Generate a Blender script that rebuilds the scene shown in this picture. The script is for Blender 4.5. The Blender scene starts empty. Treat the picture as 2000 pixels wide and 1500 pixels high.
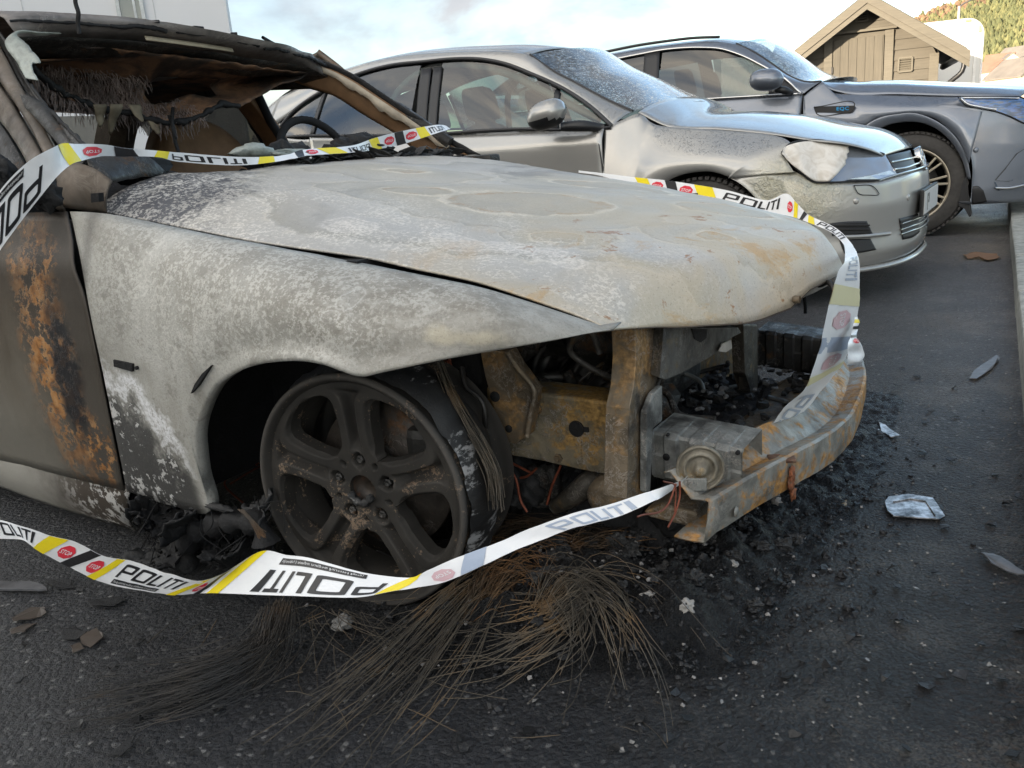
import bpy, bmesh, math, random
import numpy as np
from mathutils import Vector, Matrix, noise as mnoise
random.seed(7); rng = np.random.default_rng(7)
SC = bpy.context.scene; COL = SC.collection

# ---------------------------------------------------------------- camera
F_PX, CAM_H, PITCH, ROLL = 1638.405, 0.847, 0.2738, -0.0822
CP, SP, CR, SR = math.cos(PITCH), math.sin(PITCH), math.cos(ROLL), math.sin(ROLL)
FWD = np.array([0, CP, -SP]); _r = np.array([1., 0, 0]); _u = np.array([0, SP, CP])
RGT = CR*_r + SR*_u; UPV = -SR*_r + CR*_u
CPOS = np.array([0, 0, CAM_H])
cd = bpy.data.cameras.new("camera"); cam = bpy.data.objects.new("camera", cd); COL.objects.link(cam)
cd.sensor_fit = 'HORIZONTAL'; cd.sensor_width = 36; cd.lens = 36*F_PX/2000
cd.clip_start = 0.05; cd.clip_end = 5000
M = Matrix.Identity(4)
for i in range(3):
    M[i][0] = RGT[i]; M[i][1] = UPV[i]; M[i][2] = -FWD[i]; M[i][3] = CPOS[i]
cam.matrix_world = M
SC.camera = cam
cd.dof.use_dof = False

# ---------------------------------------------------------------- sky, sun, exposure
SUN_EL, SUN_AZ = math.radians(11), math.radians(-128)      # azimuth measured from +Y towards +X
SC.view_settings.view_transform = 'Standard'; SC.view_settings.look = 'None'
SC.view_settings.gamma = 1; SC.view_settings.exposure = 2.6
W = bpy.data.worlds.new("World"); SC.world = W; W.use_nodes = True
wn = W.node_tree; wn.nodes.clear()
def wnode(t, **p):
    n = wn.nodes.new(t)
    for k, v in p.items(): setattr(n, k, v)
    return n
out = wnode('ShaderNodeOutputWorld'); bg = wnode('ShaderNodeBackground')
sky = wnode('ShaderNodeTexSky', sky_type='NISHITA', sun_disc=False, sun_elevation=SUN_EL,
            sun_rotation=SUN_AZ, air_density=1.0, dust_density=1.2, ozone_density=1.2)
tc = wnode('ShaderNodeTexCoord'); mp = wnode('ShaderNodeMapping')
mp.inputs['Scale'].default_value = (1.1, 1.1, 3.4); mp.inputs['Location'].default_value = (0.35, 0.1, 0.2)
nz = wnode('ShaderNodeTexNoise'); nz.inputs['Scale'].default_value = 1.7; nz.inputs['Detail'].default_value = 7
nz.inputs['Roughness'].default_value = 0.55; nz.inputs['Distortion'].default_value = 0.35
rp = wnode('ShaderNodeValToRGB'); rp.color_ramp.elements[0].position = .38; rp.color_ramp.elements[1].position = .58
nz2 = wnode('ShaderNodeTexNoise'); nz2.inputs['Scale'].default_value = 3.3; nz2.inputs['Detail'].default_value = 6
rp2 = wnode('ShaderNodeValToRGB')
rp2.color_ramp.elements[0].position = .40; rp2.color_ramp.elements[0].color = (.80, .92, 1.12, 1)
rp2.color_ramp.elements[1].position = .60; rp2.color_ramp.elements[1].color = (1.44, 1.49, 1.56, 1)
mx = wnode('ShaderNodeMix', data_type='RGBA')
L = wn.links.new
L(tc.outputs['Generated'], mp.inputs['Vector']); L(mp.outputs[0], nz.inputs['Vector']); L(mp.outputs[0], nz2.inputs['Vector'])
L(nz.outputs['Fac'], rp.inputs[0]); L(nz2.outputs['Fac'], rp2.inputs[0])
# clouds are brighter and warmer towards the low sun
vm = wnode('ShaderNodeVectorMath', operation='DOT_PRODUCT'); L(tc.outputs['Generated'], vm.inputs[0])
vm.inputs[1].default_value = (math.sin(SUN_AZ)*math.cos(SUN_EL), math.cos(SUN_AZ)*math.cos(SUN_EL), math.sin(SUN_EL))
mr = wnode('ShaderNodeMapRange', interpolation_type='SMOOTHSTEP'); mr.inputs['From Min'].default_value = -.35; mr.inputs['From Max'].default_value = 1.0
L(vm.outputs['Value'], mr.inputs['Value'])
gl = wnode('ShaderNodeMix', data_type='RGBA'); gl.inputs['A'].default_value = (1, 1, 1, 1); gl.inputs['B'].default_value = (8.2, 7.2, 5.9, 1)
L(mr.outputs[0], gl.inputs['Factor'])
ml = wnode('ShaderNodeMix', data_type='RGBA', blend_type='MULTIPLY'); ml.inputs['Factor'].default_value = 1
L(rp2.outputs[0], ml.inputs['A']); L(gl.outputs['Result'], ml.inputs['B'])
# darker cloud base overhead than towards the horizon
sx = wnode('ShaderNodeSeparateXYZ'); L(tc.outputs['Generated'], sx.inputs[0])
mz = wnode('ShaderNodeMapRange', interpolation_type='SMOOTHSTEP'); mz.inputs['From Min'].default_value = .12; mz.inputs['From Max'].default_value = .55; mz.inputs['To Min'].default_value = 1; mz.inputs['To Max'].default_value = .62
L(sx.outputs[2], mz.inputs['Value'])
mm = wnode('ShaderNodeVectorMath', operation='SCALE'); L(ml.outputs['Result'], mm.inputs[0]); L(mz.outputs[0], mm.inputs['Scale'])
L(rp.outputs[0], mx.inputs['Factor']); L(sky.outputs[0], mx.inputs['A']); L(mm.outputs[0], mx.inputs['B'])
L(mx.outputs['Result'], bg.inputs['Color']); L(bg.outputs[0], out.inputs[0])
bg.inputs['Strength'].default_value = 0.085
sl = bpy.data.lights.new("sun", 'SUN'); sl.energy = 2.6; sl.angle = math.radians(.5); sl.color = (1, .86, .68)
so = bpy.data.objects.new("sun", sl); COL.objects.link(so)
sd = Vector((math.sin(SUN_AZ)*math.cos(SUN_EL), math.cos(SUN_AZ)*math.cos(SUN_EL), math.sin(SUN_EL)))
so.rotation_euler = sd.to_track_quat('Z', 'Y').to_euler()

# ---------------------------------------------------------------- frames and tracing helpers
FR = {'b': (0.131, 2.143, 0.583), 'g': (1.466, 4.873, 0.582), 'e': (3.488, 6.779, 0.531),
      's': (5.87, 14.0, 0.40), 'w': (0, 0, 0)}
def ray(px, py): return FWD + (px-1000)/F_PX*RGT - (py-750)/F_PX*UPV
def toloc(fr, P, vec=False):
    x0, y0, s = FR[fr]; c, sn = math.cos(s), math.sin(s)
    d = P if vec else P - np.array([x0, y0, 0])
    return np.array([d[0]*c-d[1]*sn, d[0]*sn+d[1]*c, d[2]])
def U(fr, px, py, **k):
    """point of a car's frame seen at a pixel of the photograph, on the plane x, y or z = value"""
    o = toloc(fr, CPOS); d = toloc(fr, ray(px, py), True)
    a, v = list(k.items())[0]; i = 'xyz'.index(a)
    return o + (v-o[i])/d[i]*d
def US(fr, px, py, fn, t0=.5, t1=12, n=300):
    """first hit of the pixel's ray with the surface fn(P) = 0"""
    o = toloc(fr, CPOS); d = toloc(fr, ray(px, py), True)
    ts = np.linspace(t0, t1, n); f0 = fn(o+ts[0]*d)
    for a, b in zip(ts[:-1], ts[1:]):
        f1 = fn(o+b*d)
        if f0*f1 <= 0:
            for _ in range(30):
                m = (a+b)/2; fm = fn(o+m*d)
                if f0*fm <= 0: b = m
                else: a = m; f0 = fm
            return o+a*d
        f0 = f1
    return o+ts[-1]*d
def crv(pts, n, even=True):
    """n points along a Catmull-Rom curve"""
    P = np.array(pts, float)
    if len(P) < 3:
        t = np.linspace(0, 1, n)[:, None]; return P[0]*(1-t)+P[-1]*t
    seg = np.linalg.norm(np.diff(P, axis=0), axis=1) if even else np.ones(len(P)-1)
    T = np.concatenate([[0], np.cumsum(np.maximum(seg, 1e-9))])
    m = np.empty_like(P); dT = np.diff(T)[:, None]; D = np.diff(P, axis=0)/dT
    m[0] = D[0]; m[-1] = D[-1]
    m[1:-1] = (D[:-1]*dT[1:]+D[1:]*dT[:-1])/(dT[:-1]+dT[1:])
    t = np.linspace(0, T[-1], n); k = np.clip(np.searchsorted(T, t, 'right')-1, 0, len(P)-2)
    h = dT[k]; s = ((t-T[k])/h[:, 0])[:, None]
    return (2*s**3-3*s**2+1)*P[k]+(s**3-2*s**2+s)*h*m[k]+(-2*s**3+3*s**2)*P[k+1]+(s**3-s**2)*h*m[k+1]
def net(ctrl, nu, nv, even=False):
    C = np.array(ctrl, float)
    A = np.array([crv(r, nv, even) for r in C])
    return np.array([crv(A[:, j], nu, even) for j in range(nv)]).transpose(1, 0, 2)
def fbm(P, s=1., o=4):
    return mnoise.fractal(Vector(P)*s, 1.0, 2.0, o)
def sm(a, b, x):
    t = min(1, max(0, (x-a)/(b-a))); return t*t*(3-2*t)

# ---------------------------------------------------------------- objects
def empty(name, loc=(0, 0, 0), rz=0, parent=None):
    o = bpy.data.objects.new(name, None); COL.objects.link(o); o.location = loc; o.rotation_euler = (0, 0, rz)
    o.empty_display_size = .1; o.parent = parent
    return o
def tag(o, label=None, cat=None, group=None, kind=None):
    if label: o['label'] = label
    if cat: o['category'] = cat
    if group: o['group'] = group
    if kind: o['kind'] = kind
    return o
class MB:
    """collects shapes; build() links them as ONE mesh object"""
    def __init__(s): s.v = []; s.f = []; s.sm = []; s.mi = []
    def add(s, v, f, smooth=True, mi=0):
        b = len(s.v); s.v += [tuple(map(float, p)) for p in v]; s.f += [tuple(b+i for i in q) for q in f]
        s.sm += [smooth]*len(f); s.mi += [mi]*len(f); return s
    def grid(s, G, smooth=True, cu=False, cv=False, mi=0, keep=None):
        G = np.asarray(G); n, m = G.shape[:2]; f = []
        for i in range(n if cu else n-1):
            for j in range(m if cv else m-1):
                if keep is None or keep(i, j):
                    f.append((i*m+j, ((i+1) % n)*m+j, ((i+1) % n)*m+(j+1) % m, i*m+(j+1) % m))
        return s.add(G.reshape(-1, 3), f, smooth, mi)
    def tube(s, pts, r, n=8, cap=True, mi=0):
        P = np.array(pts, float); k = len(P); R = np.broadcast_to(np.array(r, float), (k,))
        t = np.gradient(P, axis=0); t /= np.linalg.norm(t, axis=1)[:, None]+1e-12
        a = np.array([0, 0, 1.]) if abs(t[0][2]) < .9 else np.array([1., 0, 0])
        G = []
        for i in range(k):
            x = np.cross(a, t[i]); x /= np.linalg.norm(x)+1e-12; y = np.cross(t[i], x); a = y
            G.append([P[i]+R[i]*(math.cos(q)*x+math.sin(q)*y) for q in np.arange(n)*2*math.pi/n])
        b = len(s.v); s.grid(G, True, False, True, mi)
        if cap:
            s.f += [tuple(b+i for i in range(n))[::-1], tuple(b+(k-1)*n+i for i in range(n))]; s.sm += [False]*2; s.mi += [mi]*2
        return s
    def lathe(s, prof, n=48, axis='y', c=(0, 0, 0), smooth=True, mi=0):
        G = []
        for a, r in prof:
            ring = []
            for q in np.arange(n)*2*math.pi/n:
                p, w_ = r*math.cos(q), r*math.sin(q)
                ring.append({'y': (p, a, w_), 'x': (a, p, w_), 'z': (p, w_, a)}[axis])
            G.append(ring)
        return s.grid(np.array(G)+np.array(c), smooth, False, True, mi)
    def box(s, c, d, rz=0, bev=0, M3=None, mi=0):
        x, y, z = np.array(d)/2.; b = min(bev, x*.9, y*.9, z*.9)
        V = []; F = []
        if b <= 0:
            V = [(i, j, k) for i in (-x, x) for j in (-y, y) for k in (-z, z)]
            F = [(0, 1, 3, 2), (4, 6, 7, 5), (0, 4, 5, 1), (2, 3, 7, 6), (0, 2, 6, 4), (1, 5, 7, 3)]
        else:
            bm = bmesh.new(); bmesh.ops.create_cube(bm, size=1)
            for v in bm.verts: v.co = Vector((v.co.x*2*x, v.co.y*2*y, v.co.z*2*z))
            bmesh.ops.bevel(bm, geom=bm.edges[:]+bm.verts[:], offset=b, segments=2, affect='EDGES', profile=.6)
            bm.verts.ensure_lookup_table()
            V = [tuple(v.co) for v in bm.verts]; F = [tuple(v.index for v in f.verts) for f in bm.faces]; bm.free()
        V = np.array(V)
        R = np.array(M3) if M3 is not None else np.array([[math.cos(rz), -math.sin(rz), 0], [math.sin(rz), math.cos(rz), 0], [0, 0, 1]])
        return s.add(V@R.T+np.array(c), F, False, mi)
    def prism(s, poly, off, mi=0, smooth=False, two=True):
        """closed polygon of 3-D points swept by the vector off"""
        P = np.array(poly, float); n = len(P); off = np.array(off, float)
        V = np.concatenate([P, P+off]); bm = bmesh.new()
        vs = [bm.verts.new(p) for p in P]; bm.faces.new(vs); bmesh.ops.triangulate(bm, faces=bm.faces[:], ngon_method='EAR_CLIP')
        bm.verts.index_update()
        tr = [tuple(v.index for v in f.verts) for f in bm.faces]; bm.free()
        F = list(tr)
        if two: F += [tuple(i+n for i in t)[::-1] for t in tr]
        F += [(i, i+n, (i+1) % n+n, (i+1) % n) for i in range(n)]
        return s.add(V, F, smooth, mi)
    def build(s, name, mat, parent=None, solid=0, bevel=0, sub=0, out=None, edge_split=None, label=None):
        me = bpy.data.meshes.new(name); me.from_pydata(s.v, [], s.f)
        for m in (mat if isinstance(mat, (list, tuple)) else [mat]): me.materials.append(m)
        me.polygons.foreach_set('use_smooth', s.sm); me.polygons.foreach_set('material_index', s.mi)
        me.update()
        if out is not None:
            o_ = Vector(out); t = sum(((p.normal.dot(o_))*p.area for p in me.polygons))
            if t < 0: me.flip_normals()
        o = bpy.data.objects.new(name, me); COL.objects.link(o); o.parent = parent
        if edge_split: me.set_sharp_from_angle(angle=math.radians(edge_split))
        if solid:
            m = o.modifiers.new('solid', 'SOLIDIFY'); m.thickness = solid; m.offset = -1
        if bevel:
            m = o.modifiers.new('bevel', 'BEVEL'); m.width = bevel; m.segments = 2; m.limit_method = 'ANGLE'; m.angle_limit = math.radians(40)
        if sub:
            m = o.modifiers.new('sub', 'SUBSURF'); m.levels = sub; m.render_levels = sub
        if label: o['label'] = label
        return o
def sheet(name, G, mat, parent, solid=.003, out=None, keep=None, **k):
    return MB().grid(G, keep=keep).build(name, mat, parent, solid=solid, out=out, **k)
def mirror(o, name=None):
    """the same part on the other side of the car (y -> -y)"""
    me = o.data.copy()
    me.transform(Matrix.Diagonal((1, -1, 1, 1))); me.flip_normals(); me.update()
    c = o.copy(); c.data = me; COL.objects.link(c); c.name = name or o.name
    return c
def wires(name, strands, r, mat, parent=None):
    """thin round strands, one mesh"""
    m = MB(); n = 3 if r < .002 else 6
    for P in strands: m.tube(P, r, n, cap=False)
    return m.build(name, mat, parent)

# ---------------------------------------------------------------- materials
class MT:
    def __init__(s, name):
        s.m = bpy.data.materials.new(name); s.m.use_nodes = True; s.t = s.m.node_tree; s.t.nodes.clear()
        s.o = s.n('ShaderNodeOutputMaterial'); s.p = s.n('ShaderNodeBsdfPrincipled'); s.l(s.p.outputs[0], s.o.inputs[0])
        s._c = None
    def l(s, a, b): s.t.links.new(a, b)
    def n(s, ty, ins=None, **p):
        n = s.t.nodes.new(ty)
        for k, v in p.items(): setattr(n, k, v)
        for k, v in (ins or {}).items(): s.set(n.inputs[k], v)
        return n
    def set(s, sock, v):
        if isinstance(v, bpy.types.NodeSocket): s.l(v, sock)
        elif isinstance(v, (tuple, list)) and sock.type == 'RGBA' and len(v) == 3: sock.default_value = (*v, 1)
        else: sock.default_value = v
    @property
    def co(s):
        if s._c is None: s._c = s.n('ShaderNodeTexCoord')
        return s._c.outputs['Object']
    def vec(s, scale=(1, 1, 1), loc=(0, 0, 0), v=None):
        n = s.n('ShaderNodeMapping'); s.l(v or s.co, n.inputs['Vector']); n.inputs['Scale'].default_value = scale; n.inputs['Location'].default_value = loc
        return n.outputs[0]
    def noise(s, scale, detail=4, rough=.55, dist=0, v=None, col=False):
        n = s.n('ShaderNodeTexNoise', {'Scale': scale, 'Detail': detail, 'Roughness': rough, 'Distortion': dist}); s.l(v or s.co, n.inputs['Vector'])
        return n.outputs['Color' if col else 'Fac']
    def vor(s, scale, feature='F1', v=None, rnd=1, out='Distance'):
        n = s.n('ShaderNodeTexVoronoi', {'Scale': scale, 'Randomness': rnd}, feature=feature); s.l(v or s.co, n.inputs['Vector'])
        return n.outputs[out]
    def ramp(s, fac, stops, interp='LINEAR'):
        n = s.n('ShaderNodeValToRGB'); s.l(fac, n.inputs[0]); r = n.color_ramp; r.interpolation = interp
        while len(r.elements) < len(stops): r.elements.new(1)
        for e, (p, c) in zip(r.elements, stops):
            e.position = p; e.color = (c, c, c, 1) if isinstance(c, (int, float)) else (*c, 1)
        return n.outputs[0]
    def th(s, fac, a, b):                       # smooth threshold
        n = s.n('ShaderNodeMapRange', {'From Min': a, 'From Max': b}, interpolation_type='SMOOTHSTEP'); s.l(fac, n.inputs['Value'])
        return n.outputs[0]
    def mix(s, f, a, b, mode='MIX'):
        n = s.n('ShaderNodeMix', data_type='RGBA', blend_type=mode); s.set(n.inputs['Factor'], f); s.set(n.inputs[6], a); s.set(n.inputs[7], b)
        return n.outputs[2]
    def math(s, op, a, b=0., c=None):
        n = s.n('ShaderNodeMath', operation=op); s.set(n.inputs[0], a); s.set(n.inputs[1], b)
        if c is not None: s.set(n.inputs[2], c)
        return n.outputs[0]
    def mul(s, a, b): return s.math('MULTIPLY', a, b)
    def inv(s, a): return s.math('SUBTRACT', 1., a)
    def xyz(s, v=None):
        n = s.n('ShaderNodeSeparateXYZ'); s.l(v or s.co, n.inputs[0]); return n.outputs
    def warp(s, amt, scale, v=None, detail=3):
        c = s.noise(scale, detail, col=True, v=v)
        a = s.n('ShaderNodeVectorMath', operation='SUBTRACT'); s.l(c, a.inputs[0]); a.inputs[1].default_value = (.5, .5, .5)
        b = s.n('ShaderNodeVectorMath', operation='SCALE'); s.l(a.outputs[0], b.inputs[0]); b.inputs['Scale'].default_value = amt
        d = s.n('ShaderNodeVectorMath', operation='ADD'); s.l(v or s.co, d.inputs[0]); s.l(b.outputs[0], d.inputs[1])
        return d.outputs[0]
    def blob(s, c, r, v=None, soft=.5):         # 1 inside an ellipsoid patch
        m = s.n('ShaderNodeMapping', vector_type='TEXTURE'); s.l(v or s.co, m.inputs['Vector'])
        m.inputs['Location'].default_value = c; m.inputs['Scale'].default_value = r
        l = s.n('ShaderNodeVectorMath', operation='LENGTH'); s.l(m.outputs[0], l.inputs[0])
        return s.inv(s.th(l.outputs['Value'], 1-soft, 1+soft))
    def bump(s, h, strength=.5, dist=.01, prev=None):
        n = s.n('ShaderNodeBump', {'Strength': strength, 'Distance': dist}); s.l(h, n.inputs['Height'])
        if prev is not None: s.l(prev, n.inputs['Normal'])
        return n.outputs[0]
    def done(s, **k):
        for a, v in k.items(): s.set(s.p.inputs[{'color': 'Base Color', 'rough': 'Roughness', 'metal': 'Metallic', 'normal': 'Normal', 'coat': 'Coat Weight', 'crough': 'Coat Roughness', 'alpha': 'Alpha', 'trans': 'Transmission Weight', 'spec': 'Specular IOR Level', 'cnormal': 'Coat Normal', 'emit': 'Emission Color', 'estr': 'Emission Strength', 'sub': 'Subsurface Weight'}.get(a, a)], v)
        return s.m
def plain(name, c, rough=.6, metal=0, nscale=30, var=.25, bump=.15, **k):
    """a single-colour material with a little mottling and grain"""
    t = MT(name); n = t.noise(nscale, 5, .6); n2 = t.noise(nscale*.18, 3)
    f = t.math('ADD', t.mul(n, .5), t.mul(n2, .5))
    c = np.array(c)
    col = t.ramp(f, [(.3, tuple(c*(1-var))), (.7, tuple(np.minimum(c*(1+var), 1)))])
    return t.done(color=col, rough=rough, metal=metal, normal=t.bump(n, bump, .004), **k)
# ---------------------------------------------------------------- materials of the burnt car
def mat_hood():
    t = MT('burnt_hood_metal'); w = t.warp(.16, 3.2, detail=4); w2 = t.warp(.05, 9, v=w); wf = t.warp(.045, 17, v=w, detail=5)
    lo = t.noise(2.2, 3, .5, .8, v=w); md = t.noise(8, 5, .6, .5, v=w2); hi = t.noise(75, 5, .68); cr = t.noise(115, 5, .72); fine = t.noise(260, 3, .6)
    X, Y, Z = t.xyz()
    def dist(c, r, v=wf):
        m = t.n('ShaderNodeMapping', vector_type='TEXTURE'); t.l(v, m.inputs['Vector']); m.inputs['Location'].default_value = (*c, .7); m.inputs['Scale'].default_value = (*r, 9); m.inputs['Rotation'].default_value = (0, 0, .5)
        l = t.n('ShaderNodeVectorMath', operation='LENGTH'); t.l(m.outputs[0], l.inputs[0]); return l.outputs['Value']
    F = t.math('MINIMUM', dist((.06, -.20), (.185, .13)), t.math('MINIMUM', t.math('ADD', dist((.25, -.43), (.065, .035)), .0), t.math('MINIMUM', t.math('ADD', dist((.42, .06), (.14, .10)), .25), t.math('ADD', dist((.05, .32), (.20, .13)), .1))))
    F = t.math('MINIMUM', F, t.math('MINIMUM', t.math('ADD', dist((-.20, -.28), (.14, .09)), .35), t.math('MINIMUM', t.math('ADD', dist((.50, -.22), (.10, .06)), .45), t.math('ADD', dist((-.42, -.05), (.18, .11)), .55))))
    F = t.math('ADD', F, t.math('ADD', t.mul(t.math('SUBTRACT', lo, .5), 1.1), t.mul(t.math('SUBTRACT', md, .5), .35))); q = t.mul(F, .25)
    base = t.ramp(q, [(.0, (.385, .365, .315)), (.20, (.36, .34, .29)), (.232, (.345, .32, .265)), (.25, (.45, .43, .375)), (.30, (.385, .37, .325)), (.44, (.41, .405, .38)), (.475, (.355, .345, .315)), (.50, (.45, .445, .425)), (.62, (.42, .42, .415)), (.75, (.38, .375, .36)), (.79, (.33, .325, .30)), (.81, (.44, .435, .42)), (1., (.40, .395, .38))])
    base = t.mix(t.mul(t.th(md, .46, .72), .45), base, (.47, .46, .43))
    base = t.mix(t.mul(t.inv(t.th(md, .28, .44)), .35), base, (.27, .26, .235))
    brk = t.th(t.noise(11, 4, .7), .36, .55)
    ring = t.ramp(q, [(.222, 0), (.238, 1), (.250, .9), (.262, 0), (.482, 0), (.492, .75), (.503, 0), (.80, 0), (.81, .6), (.82, 0)])
    base = t.mix(t.mul(ring, t.mul(brk, .65)), base, (.66, .62, .54))
    rb = t.mul(t.ramp(q, [(.195, 0), (.222, 1), (.236, 0)]), t.th(t.noise(15, 4, .65), .46, .56))
    base = t.mix(t.mul(rb, .6), base, (.36, .22, .10))
    # chalky crust, most of it along the near edge
    near = t.mul(t.inv(t.th(Y, -.60, -.22)), t.th(md, .34, .58))
    net = t.inv(t.th(t.vor(62, 'DISTANCE_TO_EDGE', v=t.warp(.03, 24)), .03, .16))
    crust = t.mul(t.th(t.math('ADD', t.mul(cr, .8), t.math('ADD', t.mul(md, .22), t.mul(net, .07))), .56, .60), t.math('MULTIPLY_ADD', near, .72, .10))
    base = t.mix(crust, base, (.66, .645, .62))
    for c, r in (((.117, -.558, .68), (.055, .038, .3)), ((.20, -.52, .67), (.05, .03, .3)), ((-.12, -.60, .73), (.06, .035, .3)), ((.31, -.52, .65), (.05, .03, .3))):
        b = t.blob(c, r, v=t.warp(.035, 24), soft=.45)
        rim = t.ramp(b, [(0, 0), (.18, .1), (.45, 1), (.7, .25), (1, .75)])
        base = t.mix(t.mul(rim, t.math('MULTIPLY_ADD', t.th(cr, .42, .55), .6, .25)), base, (.67, .65, .63))
    # warm stain towards the front, stronger rust in a few places
    fr = t.th(X, -.05, .40)
    base = t.mix(t.mul(t.th(t.noise(3.2, 4, .6, .6, v=w), .40, .62), t.math('MULTIPLY_ADD', fr, .55, .10)), base, (.47, .40, .285))
    rust = t.mul(t.mul(t.th(t.noise(5.5, 6, .68, .7, v=w), .55, .66), fr), .7)
    base = t.mix(rust, base, (.43, .28, .12))
    base = t.mix(t.mul(t.mul(t.th(t.noise(13, 5, .7, v=w), .62, .67), fr), .8), base, (.27, .13, .05))
    # unburnt dark paint left at the rear near corner, speckled
    d = t.math('ADD', t.mul(t.math('ADD', X, .74), 1.25), t.mul(t.math('ADD', Y, .70), .75))
    d = t.math('ADD', d, t.mul(t.math('SUBTRACT', md, .5), 1.0))
    dark = t.inv(t.th(d, .26, .50))
    spk = t.inv(t.th(t.math('ADD', t.mul(cr, .75), t.mul(t.noise(22, 4, .7), .35)), .545, .585))
    base = t.mix(t.mul(dark, t.math('MULTIPLY_ADD', spk, .85, .12)), base, (.060, .063, .075))
    soot = t.mul(t.th(t.noise(3.1, 5, .6, .9, v=t.vec((1, .6, 1), (5, 2, 0), v=w)), .54, .68), .6)
    base = t.mix(t.mul(soot, t.inv(t.th(X, -.35, .25))), base, (.13, .13, .135))
    base = t.mix(t.mul(t.th(fine, .58, .66), .35), base, (.15, .14, .125))
    base = t.mix(1., base, (1.03, 1.0, .955), 'MULTIPLY')
    h = t.math('ADD', t.mul(hi, .5), t.math('ADD', t.mul(crust, .6), t.mul(ring, .7)))
    return t.done(color=base, rough=t.ramp(md, [(.35, .40), (.7, .62)]), metal=.15, normal=t.bump(h, .35, .004, t.bump(lo, .3, .05)), spec=.5)

def mat_fender():
    t = MT('burnt_fender_metal'); w = t.warp(.10, 5); X, Y, Z = t.xyz()
    lo = t.noise(3.2, 4, .55, .6, v=w); md = t.noise(11, 5, .65, .5, v=w); hi = t.noise(75, 5, .68); cr = t.noise(110, 5, .72); st = t.noise(10, 5, .65, v=t.vec((2, 2, .4), v=w)); sh = t.noise(34, 5, .7, v=t.vec((.5, 1, 1.6)))
    base = t.ramp(lo, [(.30, (.29, .28, .25)), (.45, (.36, .35, .315)), (.58, (.43, .42, .385)), (.72, (.38, .37, .335))])
    base = t.mix(t.mul(t.th(st, .44, .68), .5), base, (.25, .235, .20))
    # bare brownish zone in the middle of the wing
    bz = t.mul(t.blob((.24, -.85, .61), (.30, .4, .075), v=t.warp(.12, 6), soft=.45), t.math('MULTIPLY_ADD', t.th(sh, .35, .6), .5, .35))
    base = t.mix(bz, base, (.20, .185, .155))
    # white netted crust on the upper rear half and above the arch
    v = t.vor(88, 'DISTANCE_TO_EDGE', v=t.warp(.05, 30)); net = t.inv(t.th(v, .04, .24))
    reg = t.math('MAXIMUM', t.blob((-.22, -.86, .66), (.36, .5, .13), v=t.warp(.2, 5), soft=.6), t.blob((-.02, -.89, .57), (.24, .4, .055), v=t.warp(.08, 9), soft=.5))
    reg = t.math('MAXIMUM', reg, t.mul(t.blob((.22, -.8, .66), (.40, .4, .05), v=t.warp(.1, 8), soft=.6), .7))
    k = t.math('ADD', t.mul(cr, .66), t.math('ADD', t.mul(md, .36), t.mul(net, .05)))
    base = t.mix(t.mul(t.th(k, .515, .60), t.math('MULTIPLY_ADD', reg, .48, .10)), base, (.60, .585, .54))
    for c, r in (((.085, -.89, .605), (.016, .3, .010)), ((.055, -.89, .60), (.010, .3, .008)), ((.105, -.89, .628), (.018, .3, .014)), ((.085, -.9, .553), (.020, .3, .013)), ((.04, -.9, .56), (.012, .3, .009))):
        b = t.blob(c, r, v=t.warp(.008, 60), soft=.4); base = t.mix(t.mul(t.ramp(b, [(0, 0), (.3, .2), (.55, 1), (.8, .1), (1, .3)]), .45), base, (.60, .59, .56))
    dk = t.mul(t.th(t.noise(19, 5, .75, v=w), .55, .64), .5)
    base = t.mix(dk, base, (.19, .18, .155))
    base = t.mix(t.mul(t.mul(t.th(X, .02, .2), t.inv(t.th(Z, .555, .60))), .4), base, (.20, .19, .165))
    # blackened rear foot with white chips and a bright tide line
    q = t.math('ADD', t.mul(t.math('ADD', X, .40), -.60), t.math('SUBTRACT', .385, Z))
    q = t.math('ADD', q, t.mul(t.math('SUBTRACT', t.noise(6, 5, .7), .5), .42))
    foot = t.mul(t.th(q, .09, .15), t.inv(t.th(X, -.39, -.345)))
    base = t.mix(t.mul(foot, .93), base, (.040, .039, .038))
    chip = t.mul(foot, t.th(t.math('ADD', t.mul(t.noise(48, 4, .7), .6), t.mul(t.noise(9, 3), .4)), .54, .565))
    base = t.mix(chip, base, (.52, .51, .49))
    tide = t.mul(t.ramp(q, [(.03, 0), (.075, 1), (.095, .7), (.11, 0)]), t.inv(t.th(X, -.40, -.34)))
    base = t.mix(t.mul(tide, t.math('MULTIPLY_ADD', t.th(cr, .4, .52), .6, .35)), base, (.74, .74, .75))
    for c, r in (((.276, -.80, .572), (.030, .1, .015)), ((.335, -.80, .568), (.034, .1, .012))):
        base = t.mix(t.mul(t.blob(c, r, v=t.warp(.035, 22)), .42), base, (.58, .52, .38))
    base = t.mix(t.mul(t.inv(t.th(t.math('ABSOLUTE', t.math('ADD', X, t.math('MULTIPLY_ADD', Z, -.17, .72))), .0, .03)), .5), base, (.09, .085, .08))
    base = t.mix(t.mul(t.th(t.noise(230, 3, .6), .56, .64), .3), base, (.14, .13, .115))
    h = t.math('ADD', t.mul(hi, .5), t.math('ADD', t.mul(k, 1.2), t.mul(chip, 1.0)))
    return t.done(color=base, rough=.58, metal=.12, normal=t.bump(h, .4, .004), spec=.45)

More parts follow.
